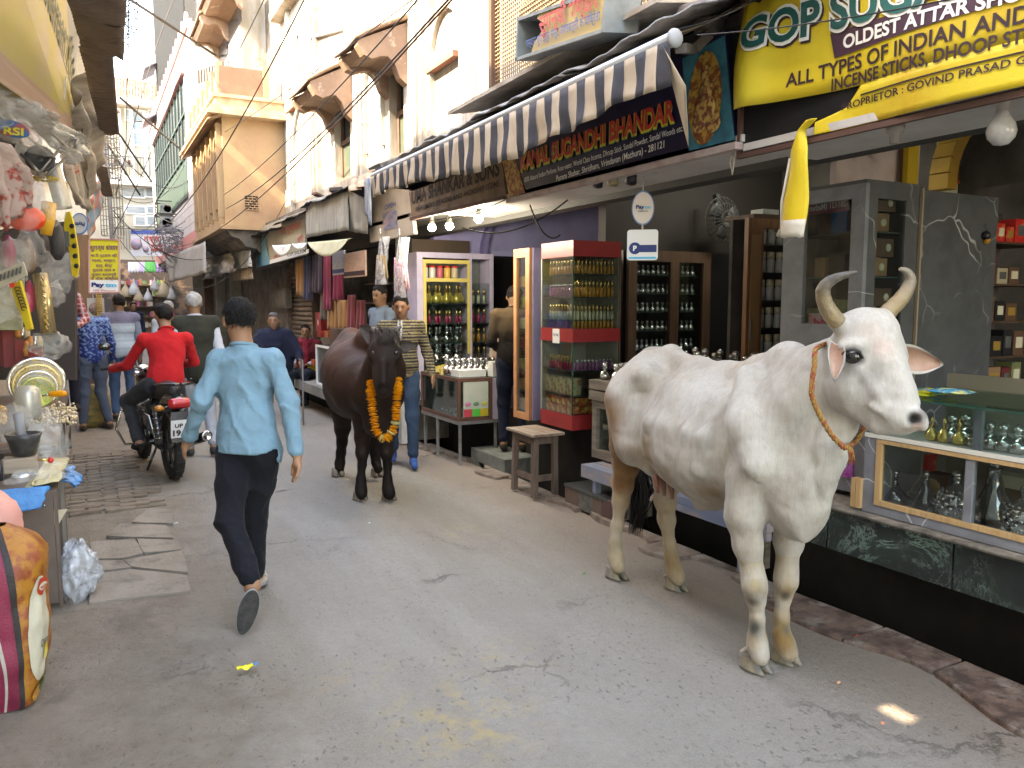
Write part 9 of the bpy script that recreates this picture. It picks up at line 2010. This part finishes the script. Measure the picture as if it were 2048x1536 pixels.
sdf_build(S.mesh(.014,lambda P:folds(P,40,.01)),'scarf',clothm,rt1_,lambda V:np.tile(np.array((.2,.02,.035)),(len(V),1)),1)
person('young man in a grey blue shirt standing in the dark stall behind the cow',at_px(764,9.,.12),math.atan2(-.9,-.25),dict(elL=(-.24,.08,1.12)),1.,top=(.13,.17,.22),pants=(.03,.03,.04),res=.0135,headdir=Vector((-.75,-.45,-.12)),beard=True)
def stripes(V,W,h):
 z=V[:,2];c=np.tile(np.array((.02,.02,.024)),(len(V),1));c=blend(c,(np.sin(z*2*math.pi/.03)>.25)*.9,(.22,.18,.105));c=blend(c,np.clip((.93-z)*60,0,1),(.26,.2,.12))
 x=(V-np.array(W['chest']))@np.array((.88,-.47,0));c=blend(c,(np.abs(x)<.022)*.95,(.33,.33,.36));return blend(c,(np.abs(x)<.006)*1.,(.05,.05,.06))
person('man in a black and tan striped zip sweater and jeans walking beside the dark cow',PZ(806,925),math.atan2(-.35,-1),dict(elR=(.25,.02,1.12),wrR=(.26,.16,.95),elL=(-.26,0.,1.12),wrL=(-.3,.13,.9),anL=(-.1,.2,.085),toL=(-.11,.36,.03),knL=(-.1,.14,.49),anR=(.1,-.16,.1),toR=(.1,-.02,.03)),1.,(.2,.1,.06),top=(.02,.02,.025),topfn=stripes,pants=(.03,.055,.1),shoe=(.03,.09,.28),res=.0115,headdir=Vector((-.5,-1,-.22)),beard=True,slack=1.3,hem=.88)
seated('shopkeeper in a beige shirt sitting bent over his goods in the lilac shop',Vector((4.12,7.72,0.)),math.atan2(-.3,-1),.72,top=(.33,.25,.21),legs=False,res=.014,J=dict(head=(0,.16,1.36)),headdir=Vector((-.5,-.8,-.7)))
person('man in a dark brown jacket standing on the step with his back turned',Vector((3.7,6.9,.15)),R(35),dict(head=(0,.1,1.56),neck=(0,.05,1.42),wrR=(.12,.25,1.),wrL=(-.15,.25,1.)),.98,top=(.05,.034,.026),topfn=lambda V,W,h:blend(np.tile(np.array((.01,.008,.008)),(len(V),1)),np.clip((V[:,2]-1.25)*3,0,1),(.11,.075,.045)),pants=(.01,.014,.03),res=.0135,headdir=Vector((.5,.8,-.5)))  # jacket colour darkens downwards, standing for a figure in deep shade
tag(MB().box(3.42,3.9,6.55,7.3,-.3,.14).build('entrance_step',mat('bluish_step',(.17,.19,.18),.8,col2=(.11,.12,.11),scale=6,bump=.3)),'bluish worn concrete step under the man in the brown jacket','step')
# motorcycle
mc=thing('motorcycle','black motorcycle seen from behind with a red tail lamp and white number plate','motorcycle',(bikeR.x,bikeR.y,0))
blkp=mat('black_gloss_paint',(.012,.012,.014),.2,coat=.6,spec=.6);rubber=mat('rubber',(.02,.019,.018),.85,bump=.4,bscale=120);chrome=mat('chrome',(.55,.55,.57),.15,metal=1.);dkm=mat('engine_metal',(.1,.1,.1),.4,metal=.6)
def wheel(y,r,w_):
 c=bk_(0,y,r);t=MB()
 n=40;prof=[(r-.075,-w_*.3),(r-.05,-w_*.5),(r-.015,-w_*.42),(r,-w_*.15),(r,w_*.15),(r-.015,w_*.42),(r-.05,w_*.5),(r-.075,w_*.3)]
 vs=[c+bsd*o+bdir*(math.cos(2*math.pi*k/n)*rr)+Vector((0,0,math.sin(2*math.pi*k/n)*rr))for rr,o in prof for k in range(n)];m=len(prof)
 t.add(vs,[(i*n+k,((i+1)%m)*n+k,((i+1)%m)*n+(k+1)%n,i*n+(k+1)%n)for i in range(m)for k in range(n)],True)
 w=t.build('wheel',rubber,mc)
 for k in range(n):
  a=2*math.pi*(k+.5)/n
  if k%2:continue
  MBt.cbox(c+bdir*math.cos(a)*r+Vector((0,0,math.sin(a)*r)),(w_*.7,.02,.012),Matrix.Rotation(-bh,3,'Z')@Matrix.Rotation(a+math.pi/2,3,'X'))
 rim=MB();rr=r-.082
 rim.tube([c+bdir*math.cos(a)*rr+Vector((0,0,math.sin(a)*rr))for a in[2*math.pi*i/30 for i in range(31)]],.014,6)
 for k in range(6):a=2*math.pi*k/6;rim.tube([c,c+bdir*math.cos(a)*rr+Vector((0,0,math.sin(a)*rr))],.01,5)
 rim.lathe(c-bsd*.045,[(0,0),(.035,0),(.035,.09),(0,.09)],12,bsd);rim.build('rim',dkm,w)
 MBt.build('tread',rubber,w,kind='stuff')
MBt=MB();wheel(0,.31,.1);MBt=MB();wheel(1.25,.3,.085)
MB().tube([bk_(.075,1.25,.3),bk_(.075,1.12,.62),bk_(.07,1.,.93)],.022,8).build('fork_leg',chrome,mc);MB().tube([bk_(-.075,1.25,.3),bk_(-.075,1.12,.62),bk_(-.07,1.,.93)],.022,8).build('fork_leg',chrome,mc)
for y,r in((1.25,.335),(0,.36)):MB().sheet(lambda a,b:bk_((b-.5)*.13,y+math.cos(math.pi*(.12+.62*a)if y>1 else math.pi*(.4+.52*a))*r,.3+math.sin(math.pi*(.12+.62*a)if y>1 else math.pi*(.4+.52*a))*r+.02-.05*(2*b-1)**2),14,6,thick=(0,0,.004)).build('mudguard',blkp,mc)
S=SDF();S.chain([bk_(0,.52,.8),bk_(0,.68,.86),bk_(0,.92,.84)],[.09,.135,.1],.05);sdf_build(S.mesh(.014),'fuel_tank',blkp,mc,None,1)
S=SDF();S.chain([bk_(0,-.12,.84),bk_(0,.1,.8),bk_(0,.35,.77),bk_(0,.52,.8)],[.075,.1,.11,.085],.04);sdf_build(S.mesh(.014,None,lambda P:.74-P[...,2]),'saddle',mat('black_vinyl',(.02,.02,.021),.45,bump=.2),mc,None,1)
S=SDF();S.chain([bk_(0,-.3,.74),bk_(0,-.1,.72),bk_(0,.3,.66)],[.06,.1,.11],.05);sdf_build(S.mesh(.014),'tail_cowl',blkp,mc,None,1)
tlm=mat('tail_lamp_red',(.42,.01,.015),.15,coat=.8);S=SDF();S.cone(bk_(-.055,-.33,.74),bk_(.055,-.33,.74),.048,.048,.02);sdf_build(S.mesh(.009),'tail_lamp',tlm,mc,None,1)
for s in(-1,1):
 MB().ball(bk_(s*.16,-.27,.7),.035,10,(1.2,.8,.8)).build('indicator',mat('amber_lens',(.45,.16,.02),.2,coat=.6),mc);MB().tube([bk_(s*.05,-.26,.71),bk_(s*.14,-.27,.7)],.01,6).build('indicator_stalk',blkp,mc)
 MB().tube([bk_(s*.11,.2,.85),bk_(s*.15,-.1,.9),bk_(s*.13,-.28,.91),bk_(s*.04,-.36,.91),bk_(0,-.36,.91)],.014,8).build('grab_rail',blkp,mc)
 MB().tube([bk_(s*.1,.02,.33),bk_(s*.11,.14,.68)],.028,10).build('shock_absorber',dkm,mc)
 sp_=MB();sp_.tube([bk_(s*.105+.036*math.cos(k*.8),.02+.12*k/50,.36+.28*k/50+0.)+bdir*.036*math.sin(k*.8)for k in range(51)],.006,5);sp_.build('spring',chrome,mc)
 MB().tube([bk_(s*.02,.98,.95),bk_(s*.14,.93,1.),bk_(s*.3,.9,1.),bk_(s*.4,.86,.985)],.012,8).build('handlebar',chrome,mc);MB().tube([bk_(s*.31,.89,.998),bk_(s*.42,.855,.982)],.018,8).build('grip',rubber,mc)
 MB().tube([bk_(s*.24,.92,1.),bk_(s*.3,.9,1.12),bk_(s*.36,.88,1.18)],.006,6).build('mirror_stalk',blkp,mc);MB().ball(bk_(s*.38,.88,1.2),.05,12,(1.2,.3,.8)).build('mirror',blkp,mc)
 MB().tube([bk_(s*.08,.34,.3),bk_(s*.24,.36,.28)],.014,8).build('foot_peg',rubber,mc);MB().bar(bk_(s*.08,0,.31),bk_(s*.08,.42,.34),.03,.045).build('swingarm',blkp,mc)
MB().tube([bk_(-.06,.8,.62),bk_(-.28,.8,.56),bk_(-.33,.78,.4),bk_(-.26,.76,.24),bk_(-.06,.74,.24)],.013,8).build('crash_guard',chrome,mc)
MB().tube([bk_(-.12,.05,.3),bk_(-.19,0.,.6),bk_(-.19,.35,.62),bk_(-.14,.45,.32)],.01,8).build('saree_guard',chrome,mc)
eg=MB();eg.cbox(bk_(0,.62,.4),(.24,.32,.26),Matrix.Rotation(-bh,3,'Z'));e_=eg.build('engine',dkm,mc,bevel=.02)
for k in range(8):MB().cbox(bk_(0,.7,.5+k*.022),(.18,.18,.008),Matrix.Rotation(-bh,3,'Z')).build('cooling_fin',dkm,e_)
for s in(-1,1):MB().lathe(bk_(s*.12,.55,.36),[(0,0),(.09,0),(.08,.03),(0,.035)],16,bsd*s).build('engine_cover',chrome,e_)
MB().tube([bk_(.14,.72,.3),bk_(.17,.45,.24),bk_(.2,.2,.27),bk_(.22,-.05,.36)],.022,8).build('exhaust_pipe',chrome,mc);MB().tube([bk_(.2,.22,.28),bk_(.215,0.,.345),bk_(.225,-.3,.42)],[.036,.046,.046],14).build('silencer',blkp,mc)
MB().lathe(bk_(.2255,-.305,.421),[(.047,0),(.05,.01),(.034,.014),(.02,.004),(0,.004)],16,-bdir).build('silencer_end',chrome,mc)
MB().hexa([bk_(-.1,-.385,.44),bk_(.1,-.385,.44),bk_(.1,-.38,.44),bk_(-.1,-.38,.44),bk_(-.1,-.41,.6),bk_(.1,-.41,.6),bk_(.1,-.405,.6),bk_(-.1,-.405,.6)]).build('number_plate',mat('plate_white',(.6,.6,.6),.4),mc)
pl_=[c for c in mc.children if c.name.startswith('number_plate')][0];upp=(bk_(0,-.41,.6)-bk_(0,-.385,.44))
lettering(pl_,'UP 85',bk_(-.07,-.4,.535),bk_(.07,-.4,.535),.035,ink,up=upp,lift=.006,bold=.03);lettering(pl_,'19 47',bk_(-.085,-.39,.462),bk_(.085,-.39,.462),.052,ink,up=upp,lift=.006,bold=.04)
MB().hexa([bk_(-.07,-.25,.66),bk_(.07,-.25,.66),bk_(.07,-.3,.66),bk_(-.07,-.3,.66),bk_(-.09,-.36,.4),bk_(.09,-.36,.4),bk_(.09,-.38,.4),bk_(-.09,-.38,.4)]).build('plate_bracket',blkp,mc)
MB().ball(bk_(0,1.08,.9),.1,14,(1,.8,1)).build('headlamp',chrome,mc);MB().bar(bk_(-.07,0,.31),bk_(-.1,.5,.36),.03,.11).build('chain_cover',blkp,mc)
MB().tube([bk_(-.05,.4,.25),bk_(-.15,.38,.03)],.012,6).build('side_stand',blkp,mc);MB().tube([bk_(0,.95,.75),bk_(0,.6,.62),bk_(0,.2,.58)],.03,8).build('frame_tube',blkp,mc)
